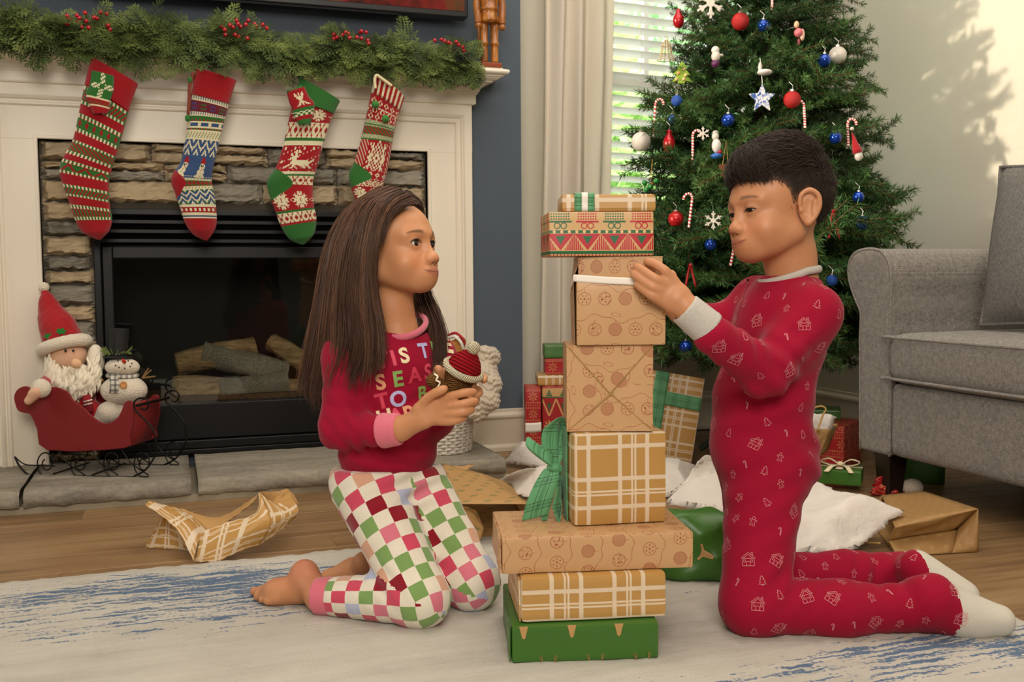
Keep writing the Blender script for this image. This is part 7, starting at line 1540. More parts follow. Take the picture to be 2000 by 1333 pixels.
# ------------------------------------------------------------------ GIRL
gd = 1.93
GS = lin('#c68a60')
ga = math.radians(61); gf = nrm(-_F*math.cos(ga)+_R*math.sin(ga)+_U*0.13); gA3 = frame(gf, nrm(_U-_R*0.05))
gO = PD(834, 474, gd-0.045)-gA3.T@np.array((0, 0.080, 0))*0.985
gneck = [(gO+gA3.T@np.array((0, -0.022, -0.035)), 0.040), (PD(766, 595, gd+0.005), 0.036), (PD(776, 655, gd+0.01), 0.044)]
GH = make_head(gO, gA3, 0.985, gneck, GS, cheek=1.12, lidop=1.2, gaze=(-0.13, 0.98, 0.0), smile=0.7, nose=1.0)
GP, GF_, GC = [GH['v']], [GH['f']], [GH['col']]
def addskin(v, f, c=None, P=GP, F=GF_, C=GC, sk=GS):
    k = sum(len(a) for a in P); P.append(v); F.append(f+k); C.append(np.tile(np.array(sk), (len(v), 1)) if c is None else c)
# --- skeleton
tS = nrm(_R*math.cos(0.62)+_F*math.sin(0.62)); tF = nrm(-_F*math.cos(0.62)+_R*math.sin(0.62))   # torso: her left, her front
AT = np.array([tS, tF, _U])
pel = PD(757, 925, 1.955); hipN = PD(712, 945, 1.915); hipF = PD(806, 945, 1.985)
kneN = PZ(822, 1170, 0.058); ankN = PZ(628, 1166, 0.040); kneF = PZ(922, 1138, 0.060); ankF = PZ(728, 1110, 0.045)
shN = PD(676, 697, 1.885); elN = PD(663, 838, 1.865); wrN = PD(782, 838, 1.815); shF = PD(846, 700, 1.985); elF = PD(850, 815, 2.01); wrF = PD(896, 782, 1.885)
# hands
hs = SDF(0.010)
hs.cap(PD(735, 842, 1.835), wrN, 0.0245, 0.0215).cap(wrN, PD(815, 822, 1.803), 0.0215, 0.020)
hs.rbox(PD(842, 803, 1.795), (0.027, 0.0125, 0.024), 0.011, np.array([nrm(_R*0.85+_U*0.5), _F, nrm(_U*0.85-_R*0.5)]), k=0.012)
for pts in ([PD(862,783,1.790), PD(884,774,1.776), PD(906,768,1.772), PD(925,766,1.782)], [PD(866,796,1.788), PD(890,792,1.772), PD(910,788,1.769), PD(928,784,1.780)], [PD(864,810,1.788), PD(887,808,1.773), PD(905,805,1.770), PD(921,801,1.780)], [PD(858,822,1.792), PD(878,823,1.779), PD(893,820,1.776), PD(906,815,1.784)]): finger(hs, pts, 0.0098, 0.0078)
finger(hs, [PD(820,797,1.795), PD(836,778,1.782), PD(852,767,1.772), PD(868,760,1.770)], 0.0105, 0.0078)
v, f = hs.mesh(0.0022, 0.01, 1); addskin(v, f)
hs = SDF(0.010).cap(elF*0.4+wrF*0.6, wrF, 0.022, 0.020).rbox(PD(905, 768, 1.868), (0.024, 0.012, 0.026), 0.011, np.array([_R, _F, _U]))
for pts in ([PD(915,748,1.872), PD(934,738,1.862), PD(945,738,1.845), PD(944,744,1.828)], [PD(917,764,1.87), PD(933,762,1.855), PD(936,768,1.838), PD(930,774,1.822)], [PD(914,779,1.868), PD(928,779,1.850), PD(929,785,1.832), PD(922,791,1.816)], [PD(908,790,1.866), PD(920,793,1.85), PD(918,799,1.832), PD(912,803,1.818)]): finger(hs, pts, 0.0088, 0.0068)
finger(hs, [PD(890,770,1.858), PD(876,748,1.848), PD(864,732,1.842), PD(855,720,1.838)], 0.0100, 0.0078)
v, f = hs.mesh(0.0022, 0.01, 1); addskin(v, f)
# feet (bare, resting on the instep, soles up)
fs = SDF(0.016)
toeN = PZ(497, 1160, 0.022); heelN = PZ(592, 1128, 0.062)
fs.cap(PZ(668, 1166, 0.045), ankN, 0.031, 0.028).cap(ankN, heelN, 0.027, 0.026).ell(PZ(596, 1118, 0.072), 0.0235).cap(PZ(600, 1150, 0.040), PZ(540, 1158, 0.032), 0.030, 0.0245).cap(PZ(545, 1157, 0.032), PZ(512, 1160, 0.024), 0.0235, 0.016)
for i, (u_, v_) in enumerate(((497, 1156), (503, 1166), (512, 1172), (522, 1176))): fs.cap(PZ(530+3*i, 1158+4*i, 0.026), PZ(u_, v_, 0.021), 0.0105, 0.0092 if i == 0 else 0.0072, k=0.006)
v, f = fs.mesh(0.003, 0.012, 1); v[:, 2] = np.maximum(v[:, 2], 0.0115); c = np.tile(np.array(GS), (len(v), 1)); 
w_ = ssm(v[:, 2], 0.03, 0.085)*0.55; c = c*(1-w_[:, None])+np.array(lin('#c77a62'))*w_[:, None]; addskin(v, f, c)
fs = SDF(0.016).cap(PZ(790, 1112, 0.05), ankF, 0.031, 0.027).cap(ankF, PZ(690, 1118, 0.035), 0.027, 0.027).cap(PZ(690, 1118, 0.035), PZ(640, 1128, 0.024), 0.026, 0.016).ell(PZ(712, 1100, 0.062), 0.024)
v, f = fs.mesh(0.0035, 0.012, 1); v[:, 2] = np.maximum(v[:, 2], 0.0115); addskin(v, f)
core(GP, GF_, GC, [[None, PD(776,650,gd+0.01), PD(770,760,1.945), pel], [PD(774,690,1.945), shN, elN, PD(742,842,1.832)], [PD(776,690,1.95), shF, elF, elF*0.4+wrF*0.6], [pel, hipN, kneN, PZ(672,1166,0.045)], [pel, hipF, kneF, PZ(785,1112,0.05)]], GS)
girl = mk('person', np.vstack(GP), np.vstack(GF_), SKIN, None, True, col=np.vstack(GC))
tag(girl, 'girl with long dark hair kneeling in red pajama top and checkered pants', 'person')
add_eyes(GH, girl); add_lashes(GH, girl, 1.2)
# fingernails of the near hand
# --- pajama top
top = SDF(0.035)
top.ell(PD(770, 745, 1.945), (0.098, 0.066, 0.088), AT).ell(PD(760, 845, 1.945), (0.093, 0.076, 0.085), AT).ell(PD(757, 893, 1.950), (0.096, 0.079, 0.052), AT)
top.cap(shN, shF, 0.040, 0.040).cap(PD(782, 668, 1.945), PD(775, 700, 1.945), 0.047, 0.06)
top.cap(shN, elN, 0.041, 0.0355, k=0.03).cap(elN, PD(755, 842, 1.825), 0.0365, 0.029, k=0.02).cap(shF, elF, 0.040, 0.034).cap(elF, elF*0.35+wrF*0.65, 0.034, 0.027)
top.cap(PD(786, 606, 1.94), PD(783, 640, 1.945), 0.050, 0.0455, k=0.008, op='-')
def folds(P, strokes):
    d = np.zeros(P.shape[:-1])
    for c, dr, ln, wd, am, fr in strokes:
        q = P-np.asarray(c); t = q@nrm(dr); r2 = (q*q).sum(-1)-t*t; d += am*np.sin(t*fr)*np.exp(-(t/ln)**2)*np.exp(-r2/(wd*wd))
    return d
st = [(elN+_R*0.02, _R*0.8+_U*0.7, 0.06, 0.05, 0.0040, 240), (PD(700, 850, 1.84), _R+_U*0.2, 0.06, 0.05, 0.0026, 230), (shN*0.5+elN*0.5, _U+_R*0.2, 0.06, 0.05, 0.0022, 190), (shN+_R*0.02-_U*0.03, _R-_U*0.8, 0.05, 0.05, 0.0022, 250), (PD(760, 905, 1.90), _U+_R*0.2, 0.05, 0.09, 0.0022, 230), (PD(820, 820, 1.90), _U-_R*0.5, 0.08, 0.06, 0.0018, 200)]
top.fn(lambda P: folds(P, st), op='d')
top.fn(lambda P: -((P-PD(757, 928, 1.95))@_U+0.008*np.sin(((P-PD(757, 930, 1.95))@tS)*14+1.2)), k=0.006, op='&')
v, f = top.mesh(0.0045, 0.02, 1)
shirt_v, shirt_f = v, f; SB = bvh_of(v, f)
tt_ = SDF(0.035); tt_.ops = [top.ops[i] for i in (0, 1, 2, 3, 4)]; tt_.lo, tt_.hi = top.lo, top.hi; tt_.fn(lambda P: folds(P, st), op='d'); _v, _f = tt_.mesh(0.006, 0.02, 1); SBT = bvh_of(_v, _f)
TOPM = Mat('red_pajama_cotton', 0.9, 0.2); _n = TOPM.noise(700, 2); TOPM.base(TOPM.mix(_n, '#8a0a28', '#a31034')); TOPM.bump(_n*0.5+TOPM.noise(35, 3)*0.8, 0.25, 0.004); TOPM.b.inputs['Sheen Weight'].default_value = 0.12; TOPM.b.inputs['Sheen Roughness'].default_value = 0.4
PINK = plain('#d86d80', 0.9, 0.08, 500, 0.2, sheen=0.3)
shirt = mk('pajama_top', v, f, TOPM, girl, True)
# pink collar and cuff
cc0 = PD(788, 636, 1.945); col_pts = [cc0+_R*0.0435*math.cos(a)-_F*0.050*math.sin(a)+_U*(-0.024*math.sin(a)+0.004*math.cos(a)) for a in np.linspace(0, 2*math.pi, 48, endpoint=False)]
MB().tube(col_pts, 0.0056, 8, closed=True, flat=1.35, up=(0, 0, 1)).build('collar', PINK, girl, smooth=True)
ca_, cb_ = PD(745, 842, 1.829), PD(781, 839, 1.8155); cs = SDF(0.01).cap(ca_-(cb_-ca_)*0.1, cb_, 0.0335, 0.0290, k=0.001).cap(cb_+(cb_-ca_)*0.2, cb_+(cb_-ca_)*2, 0.0228, k=0.002, op='-'); axc = nrm(cb_-ca_)
cs.fn(lambda P: np.maximum(-((P-ca_)@axc), (P-cb_)@axc), k=0.004, op='&'); v, f = cs.mesh(0.0026, 0.01, 1); mk('cuff', v, f, PINK, girl, True)
# lettering on the chest
def text_mesh(ch, size):
    cu_ = bpy.data.curves.new('t', 'FONT'); cu_.body = ch; cu_.size = size; cu_.offset = size*0.034; cu_.align_x = 'CENTER'; cu_.resolution_u = 4
    o = bpy.data.objects.new('t', cu_); COL.objects.link(o); dg = bpy.context.evaluated_depsgraph_get(); me = bpy.data.meshes.new_from_object(o.evaluated_get(dg)); bpy.data.objects.remove(o, do_unlink=True); bpy.data.curves.remove(cu_)
    bm = bmesh.new(); bm.from_mesh(me); bmesh.ops.triangulate(bm, faces=bm.faces[:])
    for _ in range(4):
        le = [e for e in bm.edges if e.calc_length() > 0.006]
        if le: bmesh.ops.subdivide_edges(bm, edges=le, cuts=1); bmesh.ops.triangulate(bm, faces=bm.faces[:])
    bm.to_mesh(me); bm.free()
    vs = np.array([v.co[:] for v in me.vertices]); fs_ = [tuple(p.vertices) for p in me.polygons]; bpy.data.meshes.remove(me); return vs, fs_
LC = {'p': '#d94a63', 'c': '#ecd9b0', 'l': '#b9b6df', 'g': '#86a95a', 'o': '#dd9b74', 'd': '#cc3550'}
rows = [("'", 724, 706, 'c'), ('T', 746, 704, 'd'), ('I', 768, 699, 'p'), ('S', 789, 694, 'c'), ('T', 827, 685, 'l'), ('H', 849, 682, 'g'), ('E', 868, 678, 'c'), ('S', 743, 746, 'o'), ('E', 777, 740, 'g'), ('A', 810, 732, 'd'), ('S', 835, 726, 'p'), ('O', 854, 722, 'c'), ('N', 870, 718, 'o'),
    ('T', 746, 783, 'd'), ('O', 778, 779, 'l'), ('B', 824, 768, 'g'), ('E', 846, 764, 'c'), ('H', 751, 815, 'c'), ('A', 774, 812, 'p'), ('P', 797, 808, 'o'), ('P', 818, 803, 'l'), ('Y', 838, 799, 'g')]
for ch, ux, vy, cc in rows:
    tv, tf_ = text_mesh(ch, 0.040); q, n_ = project(SBT, _C, ray(ux, vy), 4)
    if q is None or not len(tv): continue
    ex = nrm(tS*0.9+_R*0.1+_U*0.16); ex = nrm(ex-n_*(ex@n_)); ey = nrm(np.cross(n_, ex)); P = []
    okk = True
    for x, y, _ in tv:
        p, n2 = project(SBT, q+ex*x+ey*(y-0.014)+n_*0.03, -n_, 0.07)
        p1, n1_ = (None, None) if p is None else project(SB, p+n2*0.02, -n2, 0.03)
        if p is None: okk = False; break
        P.append((p if p1 is None else p1)+n2*0.0012)
    if okk: mk('printed_letter', np.array(P), tf_, plain(LC[cc], 0.7, 0.03), shirt)
# --- pants
pn = SDF(0.03)
pn.ell(pel, (0.094, 0.080, 0.062), AT).cap(hipN, kneN, 0.068, 0.050).cap(hipF, kneF, 0.068, 0.050).cap(kneN, PZ(660, 1166, 0.045), 0.049, 0.037, k=0.022).cap(kneF, PZ(760, 1112, 0.05), 0.049, 0.038, k=0.022).ell(PD(730, 945, 1.985), (0.085, 0.07, 0.055), AT)
pst = [(kneN*0.8+ankN*0.2+_U*0.02, _R+_U*0.9, 0.05, 0.05, 0.004, 230), (hipN*0.5+hipF*0.5-tF*-0.05, _U-_R*0.4, 0.06, 0.09, 0.004, 190), (kneF*0.7+hipF*0.3, _U+_R*0.6, 0.09, 0.05, 0.0035, 190), (kneN*0.55+hipN*0.45, _U-_R*0.5, 0.12, 0.05, 0.0022, 150), (ankN*0.6+kneN*0.4, _R, 0.05, 0.04, 0.0018, 240)]
pn.fn(lambda P: folds(P, pst), op='d'); pn.fn(lambda P: (P-PD(757, 912, 1.95))@_U-0.0, k=0.004, op='&')
v, f = pn.mesh(0.0045, 0.02, 1); v[:, 2] = np.maximum(v[:, 2], 0.0112)
bones = [(hipN, kneN, 0.0), (kneN, ankN, 0.0), (hipF, kneF, 0.0), (kneF, ankF, 0.0)]
fc = v[f].mean(1); D_ = []
for a, b, _ in bones: ab = b-a; t = np.clip(((fc-a)@ab)/(ab@ab), 0, 1); D_.append(np.linalg.norm(fc-a-t[:, None]*ab, axis=1))
lg = np.where(np.minimum(D_[0], D_[1]) <= np.minimum(D_[2], D_[3]), 0, 2)
up_ = np.array([((fc-k_)@nrm(nrm(h_-k_)-nrm(a_-k_))) > 0.0 for h_, k_, a_ in ((hipN, kneN, ankN), (hipF, kneF, ankF))]); bi = lg+np.where(np.where(lg == 0, up_[0], up_[1]), 0, 1); UVc = np.zeros((len(f), 4, 2)); CELL = 0.0295
for k, (a, b, _) in enumerate(bones):
    m_ = bi == k; ax_ = nrm(b-a); e1_ = nrm(np.cross(ax_, nrm(_F+0.01*_R))); e2_ = np.cross(ax_, e1_); ref = fc[m_]-a; ac = np.arctan2(ref@e2_, ref@e1_)
    L0 = 0 if k % 2 == 0 else np.linalg.norm(bones[k-1][1]-bones[k-1][0])
    P4 = v[f[m_]]; q = P4-a; an = np.arctan2(q@e2_, q@e1_); an = ac[:, None]+((an-ac[:, None]+math.pi) % (2*math.pi)-math.pi); UVc[m_] = np.stack([an/(2*math.pi)*12, (q@ax_+L0)/CELL+10+3*(k//2)], -1)
CHK = Mat('checkered_pajama', 0.9, 0.2); u_, w_ = CHK.uv(); iu, iw = (u_+40).floor(), (w_+40).floor(); par = (iu+iw).mod(2); hsh = ((iu*12.9898+iw*78.233).sin()*43758.5453).fr()
colr = '#8e1226'
c_ = CHK.mix(hsh > 0.24, '#8e1226', '#cf4a63'); c_ = CHK.mix(hsh > 0.46, c_, '#d9788a'); c_ = CHK.mix(hsh > 0.62, c_, '#7ea05c'); c_ = CHK.mix(hsh > 0.75, c_, '#b9bfda'); c_ = CHK.mix(hsh > 0.87, c_, '#d9a68a')
_n = CHK.noise(600, 2); CHK.base(CHK.mix(1.0, CHK.mix(par > 0.5, c_, '#e8dfcd'), CHK.mix(_n, (0.86,)*3, (1.05,)*3), 'MULTIPLY')); CHK.bump(_n, 0.25, 0.002); CHK.b.inputs['Sheen Weight'].default_value = 0.3
pants = mk('pajama_pants', v, f, CHK, girl, True, uv=UVc.reshape(-1, 2))
for (a, b, r) in ((PZ(665, 1166, 0.045), PZ(618, 1165, 0.042), 0.0365), (PZ(765, 1112, 0.05), PZ(738, 1111, 0.048), 0.036)):
    cs = SDF(0.01).cap(a, b, r, r*0.95, k=0.001); ax_ = nrm(b-a); cs.fn(lambda P, a=a, b=b, ax_=ax_: np.maximum(-((P-a)@ax_), (P-b)@ax_), k=0.004, op='&'); v, f = cs.mesh(0.003, 0.012, 1); v[:, 2] = np.maximum(v[:, 2], 0.0108); mk('leg_cuff', v, f, PINK, girl, True)
# --- hair
HG = hairmat('#2c1a10', '#573826', 'dark_brown_hair')
hc = SDF(0.02); A3 = gA3; LO = lambda x, y, z: gO+0.985*(A3.T@np.array((x, y, z)))
hc.ell(LO(0, -0.016, 0.032), (0.0735, 0.0885, 0.0735), A3).cap(LO(-0.05, -0.03, 0.0), PD(690, 560, gd-0.06), 0.035, 0.036).cap(PD(692, 520, gd-0.03), PD(662, 680, gd-0.02), 0.040, 0.026).cap(LO(-0.045, -0.045, 0), PD(662, 590, gd+0.01), 0.04, 0.03).cap(LO(0.045, -0.02, 0), PD(835, 600, gd+0.06), 0.03, 0.022).cap(PD(835, 600, gd+0.06), PD(855, 690, gd+0.02), 0.020, 0.012).cap(PD(720, 520, gd-0.085), PD(722, 660, gd-0.08), 0.016, 0.013).cap(LO(0, -0.08, -0.02), PD(700, 640, gd+0.04), 0.05, 0.05)
def facecut(P):
    q = ((P-gO)@A3.T)/0.985; x, y, z = q[..., 0], q[..., 1], q[..., 2]
    lim = np.interp(z, [-0.2, -0.06, -0.02, 0.02, 0.05, 0.072, 0.082, 0.12], [-0.010, -0.008, -0.004, 0.006, 0.022, 0.044, 0.072, 0.2])
    return (lim-y)*0.8
hc.fn(facecut, k=0.010, op='-'); v, f = hc.mesh(0.005, 0.015, 1)
hair = mk('hair', v, f, HG, girl, True)
def gdn(pts): return [PD(u, v, gd+d) for u, v, d in pts]
near = [gdn(q) for q in ([(800,385,-0.050),(768,402,-0.080),(744,445,-0.096),(731,505,-0.094),(729,565,-0.088),(740,635,-0.092),(745,690,-0.10),(735,728,-0.10)],
    [(786,377,-0.045),(748,398,-0.085),(726,455,-0.107),(717,530,-0.108),(716,600,-0.108),(722,660,-0.105),(712,715,-0.10),(705,735,-0.10)],
    [(772,371,-0.03),(716,398,-0.070),(690,460,-0.090),(676,540,-0.092),(672,620,-0.088),(678,690,-0.088),(668,740,-0.08),(660,770,-0.08)],
    [(757,368,-0.005),(692,402,-0.028),(657,468,-0.040),(642,550,-0.044),(632,640,-0.044),(622,715,-0.035),(618,755,-0.03),(622,775,-0.03)],
    [(748,370,0.03),(684,408,0.03),(646,478,0.022),(630,560,0.02),(618,650,0.02),(606,725,0.02),(604,760,0.02),(612,780,0.02)],
    [(752,372,0.05),(692,415,0.07),(665,490,0.07),(650,570,0.06),(640,660,0.05),(630,720,0.04),(630,755,0.04),(640,770,0.04)])]
strands(near, 3600, 0.00075, 5, HG, hair, 'hair_strands', 0.006)
HG2 = hairmat('#4a2f1e', '#7a543a', 'lighter_brown_hair'); strands(near, 900, 0.0007, 15, HG2, hair, 'hair_strands', 0.006, tipj=0.012); strands(near[2:], 260, 0.0005, 25, HG2, hair, 'flyaway_strands', 0.009, tipj=0.016)
far = [gdn(q) for q in ([(800,386,-0.03),(822,398,0.01),(828,430,0.06),(832,500,0.085),(838,565,0.065),(858,615,0.035),(870,660,0.01),(866,700,-0.005),(852,725,-0.01)],
    [(790,377,0.0),(810,388,0.05),(815,440,0.095),(818,520,0.095),(826,580,0.07),(842,625,0.04),(852,670,0.01),(846,705,0.0),(835,728,0.0)],
    [(775,372,0.03),(785,400,0.09),(790,470,0.105),(800,545,0.09),(812,590,0.07),(824,630,0.05),(838,675,0.03),(850,705,0.02),(845,722,0.02)])]
strands(far, 1300, 0.0007, 6, HG, hair, 'hair_strands', 0.005)
front = [gdn(q) for q in ([(806,388,-0.05),(784,395,-0.072),(763,412,-0.088),(748,445,-0.097),(737,500,-0.097)], [(818,396,-0.043),(800,401,-0.066),(777,413,-0.083),(757,438,-0.094),(745,480,-0.096)])]
strands(front, 160, 0.0007, 8, HG, hair, 'hairline_strands', 0.003, tipj=0.004)
# --- crocheted gingerbread toy
CRO = Mat('crochet_brown', 0.95, 0.15); q_ = CRO.xyz(); _n = (q_[2]*1300+q_[0]*300).sin()*((q_[0]*1100+q_[1]*900).sin()); CRO.base(CRO.mix(_n*0.5+0.5, '#5e3c1e', '#8a6236')); CRO.bump(_n, 0.8, 0.0025)
CRR = Mat('crochet_red', 0.95, 0.15); _n = (CRR.xyz()[2]*900+CRR.xyz()[0]*500).sin(); CRR.base(CRR.mix(_n*0.5+0.5, '#7d0b16', '#b01622')); CRR.bump(_n, 0.9, 0.003)
CRW = Mat('crochet_cream', 0.95, 0.15); _n = (CRW.xyz()[2]*1200).sin()*((CRW.xyz()[0]*1300).sin()); CRW.base(CRW.mix(_n*0.5+0.5, '#d8c8a4', '#f1e6c8')); CRW.bump(_n, 0.9, 0.003)
toy = thing('gingerbread_toy', PD(885, 780, 1.82), 'crocheted brown gingerbread toy in a red santa hat held by the girl', 'plush toy')
tax = nrm(_U*0.86+_R*0.42-_F*0.35); td = 1.815
sd = SDF(0.012).cap(PD(893, 752, td), PD(903, 722, td-0.008), 0.0255, 0.031); v, f = sd.mesh(0.0025, 0.01, 1); mk('head', v, f, CRO, toy, True)
sd = SDF(0.010).cap(PD(882, 772, td), PD(870, 760, td-0.006), 0.016, 0.013).cap(PD(862, 757, td-0.010), PD(846, 744, td-0.020), 0.0125, 0.0135).cap(PD(885, 775, td), PD(900, 795, td+0.01), 0.02, 0.018); v, f = sd.mesh(0.0025, 0.01, 1); mk('body', v, f, CRO, toy, True)
MB().tube(spl([PD(848,731,td-0.034), PD(855,736,td-0.036), PD(852,743,td-0.037), PD(859,748,td-0.036), PD(855,757,td-0.034)], 24), 0.0018, 6).build('icing_trim', plain('#f0e6cc', 0.9), toy, smooth=True)
hb = PD(905, 722, td-0.010); hx = nrm(np.cross(tax, _F)); hy = np.cross(hx, tax)
MB().tube([hb+0.0335*(hx*math.cos(a)+hy*math.sin(a)) for a in np.linspace(0, 2*math.pi, 30, endpoint=False)], 0.0065, 8, closed=True).build('hat_brim', CRW, toy, smooth=True)
MB().lathe([(0.033, 0.0), (0.031, 0.010), (0.025, 0.022), (0.015, 0.033), (0.006, 0.040), (0, 0.041)], hb, axis=tax, n=24).build('hat', CRR, toy, smooth=True)
MB().ball(hb+tax*0.046, 0.0125, 14, 10).build('pompom', CRW, toy, smooth=True)
# ------------------------------------------------------------------ BOY
bq = 1.86; BS = lin('#c38860')
ba = math.radians(69); bf = nrm(-_F*math.cos(ba)-_R*math.sin(ba)-_U*0.045); bA3 = frame(bf, nrm(_U-_R*0.16))
bsc = 1.02; bO = PD(1441, 413, bq-0.036)-bA3.T@np.array((0, 0.080, 0))*bsc
bneck = [(bO+bA3.T@np.array((0, -0.026, -0.035)), 0.043), (PD(1543, 500, bq+0.01), 0.043), (PD(1548, 560, bq+0.015), 0.050)]
BH = make_head(bO, bA3, bsc, bneck, BS, cheek=1.05, lidop=0.62, gaze=(0.05, 0.86, -0.50), smile=0.85, nose=0.99, down=0.9, browa=0.6, occ=0.014)
BP_, BF_, BC = [BH['v']], [BH['f']], [BH['col']]
fF = (gF.p(1, 0, 0.8)-_C)@_F-0.006        # just in front of the held gift
wr = PD(1343, 604, fF-0.012)
hs = SDF(0.010).cap(PD(1375, 640, fF-0.008), wr, 0.025, 0.0215).cap(wr, PD(1322, 585, fF-0.014), 0.0215, 0.020)
hs.rbox(PD(1308, 572, fF-0.014), (0.026, 0.0120, 0.026), 0.011, np.array([nrm(_R*0.72-_U*0.69), _F, nrm(_U*0.72+_R*0.69)]), k=0.012)
for pts in ([PD(1311,545,fF-0.016), PD(1298,529,fF-0.022), PD(1281,517,fF-0.016), PD(1264,511,fF-0.008)], [PD(1300,556,fF-0.018), PD(1280,545,fF-0.025), PD(1262,533,fF-0.018), PD(1244,521,fF-0.009)], [PD(1293,570,fF-0.018), PD(1275,561,fF-0.025), PD(1256,549,fF-0.018), PD(1238,535,fF-0.009)], [PD(1288,585,fF-0.016), PD(1273,577,fF-0.022), PD(1258,566,fF-0.017), PD(1245,555,fF-0.009)]): finger(hs, pts, 0.0096, 0.0076)
finger(hs, [PD(1322,575,fF+0.006), PD(1316,552,fF+0.020), PD(1311,535,fF+0.030)], 0.0100, 0.0080)
v, f = hs.mesh(0.0022, 0.01, 1); addskin(v, f, None, BP_, BF_, BC, BS)
fwr = PD(1325, 612, 1.93); hs = SDF(0.010).cap(PD(1370, 628, 1.945), fwr, 0.023, 0.02).rbox(PD(1310, 590, 1.925), (0.026, 0.012, 0.024), 0.011, np.array([_R, _F, _U]))
for i in range(4): finger(hs, [PD(1305, 572+i*10, 1.92), PD(1298, 565+i*10, 1.905), PD(1296, 562+i*10, 1.885)], 0.009, 0.0072)
finger(hs, [PD(1312,585,1.92), PD(1306,565,1.93), PD(1302,550,1.93)], 0.009, 0.0075)
v, f = hs.mesh(0.0028, 0.01, 1); addskin(v, f, None, BP_, BF_, BC, BS)
bshN = PD(1588, 612, 1.795); bshF = PD(1480, 590, 1.955); belN = PD(1496, 728, 1.745); belF = PD(1420, 640, 1.975); bhipN = PD(1497, 915, 1.835); bhipF = PD(1480, 905, 1.925); bknN = PZ(1470, 1180, 0.060); bknF = PZ(1480, 1130, 0.060); bankN = PZ(1822, 1188, 0.050); bankF = PZ(1770, 1118, 0.056)
core(BP_, BF_, BC, [[None, PD(1548,560,bq+0.015), PD(1510,700,1.87), PD(1490,890,1.88)], [PD(1540,600,1.87), bshN, belN, PD(1378,643,fF-0.008)], [PD(1540,600,1.87), bshF, belF, PD(1372,628,1.945)], [None, PD(1490,890,1.88), bhipN, bknN, bankN, PZ(1930,1210,0.036)], [None, PD(1490,890,1.88), bhipF, bknF, bankF]], BS)
boy = mk('person', np.vstack(BP_), np.vstack(BF_), SKIN, None, True, col=np.vstack(BC))
tag(boy, 'boy with short dark hair kneeling in red printed footed pajamas, stacking gifts', 'person')
add_eyes(BH, boy); add_lashes(BH, boy, 0.62, 0.9)
# --- footed pajamas
bS = nrm(-_R*math.cos(1.15)*0.0+_F)                                    # away from the camera = his right
uF = nrm(-_R*math.cos(0.30)-_F*math.sin(0.30)); uS = nrm(np.cross(uF, _U)); AB = np.array([uS, uF, _U])
bshN = PD(1588, 612, 1.795); bshF = PD(1480, 590, 1.955); belN = PD(1496, 728, 1.745); bwr = PD(1362, 628, fF-0.010); belF = PD(1420, 640, 1.975)
bhipN = PD(1497, 915, 1.835); bhipF = PD(1480, 905, 1.925); bknN = PZ(1470, 1180, 0.060); bknF = PZ(1480, 1130, 0.060)
bankN = PZ(1822, 1188, 0.050); bankF = PZ(1770, 1118, 0.056)
on = SDF(0.035)
on.ell(PD(1520, 660, 1.87), (0.105, 0.082, 0.105), AB).ell(PD(1490, 780, 1.87), (0.098, 0.092, 0.100), AB).ell(PD(1485, 870, 1.87), (0.095, 0.094, 0.085), AB).ell(PD(1510, 905, 1.88), (0.090, 0.085, 0.07), AB)
on.cap(bshN, bshF, 0.045, 0.044).cap(PD(1548, 565, 1.875), PD(1540, 610, 1.87), 0.055, 0.07)
on.cap(bshN, belN, 0.0465, 0.041, k=0.03).cap(belN, PD(1392, 655, fF-0.008), 0.0410, 0.0335, k=0.020).cap(bshF, belF, 0.043, 0.037).cap(belF, PD(1362, 618, 1.945), 0.037, 0.030)
on.cap(bhipN, bknN, 0.074, 0.056).cap(bhipF, bknF, 0.073, 0.054).cap(bknN, PZ(1640, 1190, 0.052), 0.054, 0.044, k=0.022).cap(PZ(1640, 1190, 0.052), bankN, 0.044, 0.041).cap(bknF, PZ(1650, 1125, 0.055), 0.052, 0.042, k=0.022).cap(PZ(1650, 1125, 0.055), bankF, 0.042, 0.040)
# feet: soles turned up, toes to the right
heelN = PZ(1822, 1170, 0.075); toeN_ = PZ(1950, 1213, 0.036); heelF = PZ(1790, 1112, 0.082); toeF = PZ(1880, 1165, 0.040)
on.cap(heelN, PZ(1890, 1205, 0.040), 0.043, 0.030).cap(PZ(1890, 1205, 0.042), toeN_, 0.032, 0.028).cap(heelF, toeF, 0.036, 0.030)
on.cap(PD(1545, 505, bq+0.012), PD(1548, 575, bq+0.015), 0.046, 0.050, k=0.010, op='-')
bst = [(belN, _R*0.8+_U, 0.07, 0.05, 0.0055, 170), (belN*0.5+bwr*0.5, _R+_U*0.2, 0.06, 0.045, 0.0034, 220), (bshN*0.5+belN*0.5, _U-_R*0.9, 0.08, 0.05, 0.0040, 140), (PD(1480, 800, 1.80), _U-_R*0.35, 0.12, 0.09, 0.0030, 120), (PD(1560, 880, 1.85), _U+_R*0.8, 0.07, 0.08, 0.0045, 130), (PD(1470, 990, 1.79), _U-_R*0.5, 0.12, 0.08, 0.0028, 140), (bknN+_R*0.05+_U*0.03, _R-_U*0.9, 0.06, 0.05, 0.0050, 170), (PZ(1720, 1180, 0.06), _R+_U*0.3, 0.09, 0.05, 0.0028, 170), (PZ(1700, 1120, 0.07), _R-_U*0.3, 0.09, 0.05, 0.0028, 170)]
on.fn(lambda P: folds(P, bst), op='d')
v, f = on.mesh(0.0045, 0.02, 1); v[:, 2] = np.maximum(v[:, 2], 0.0112)
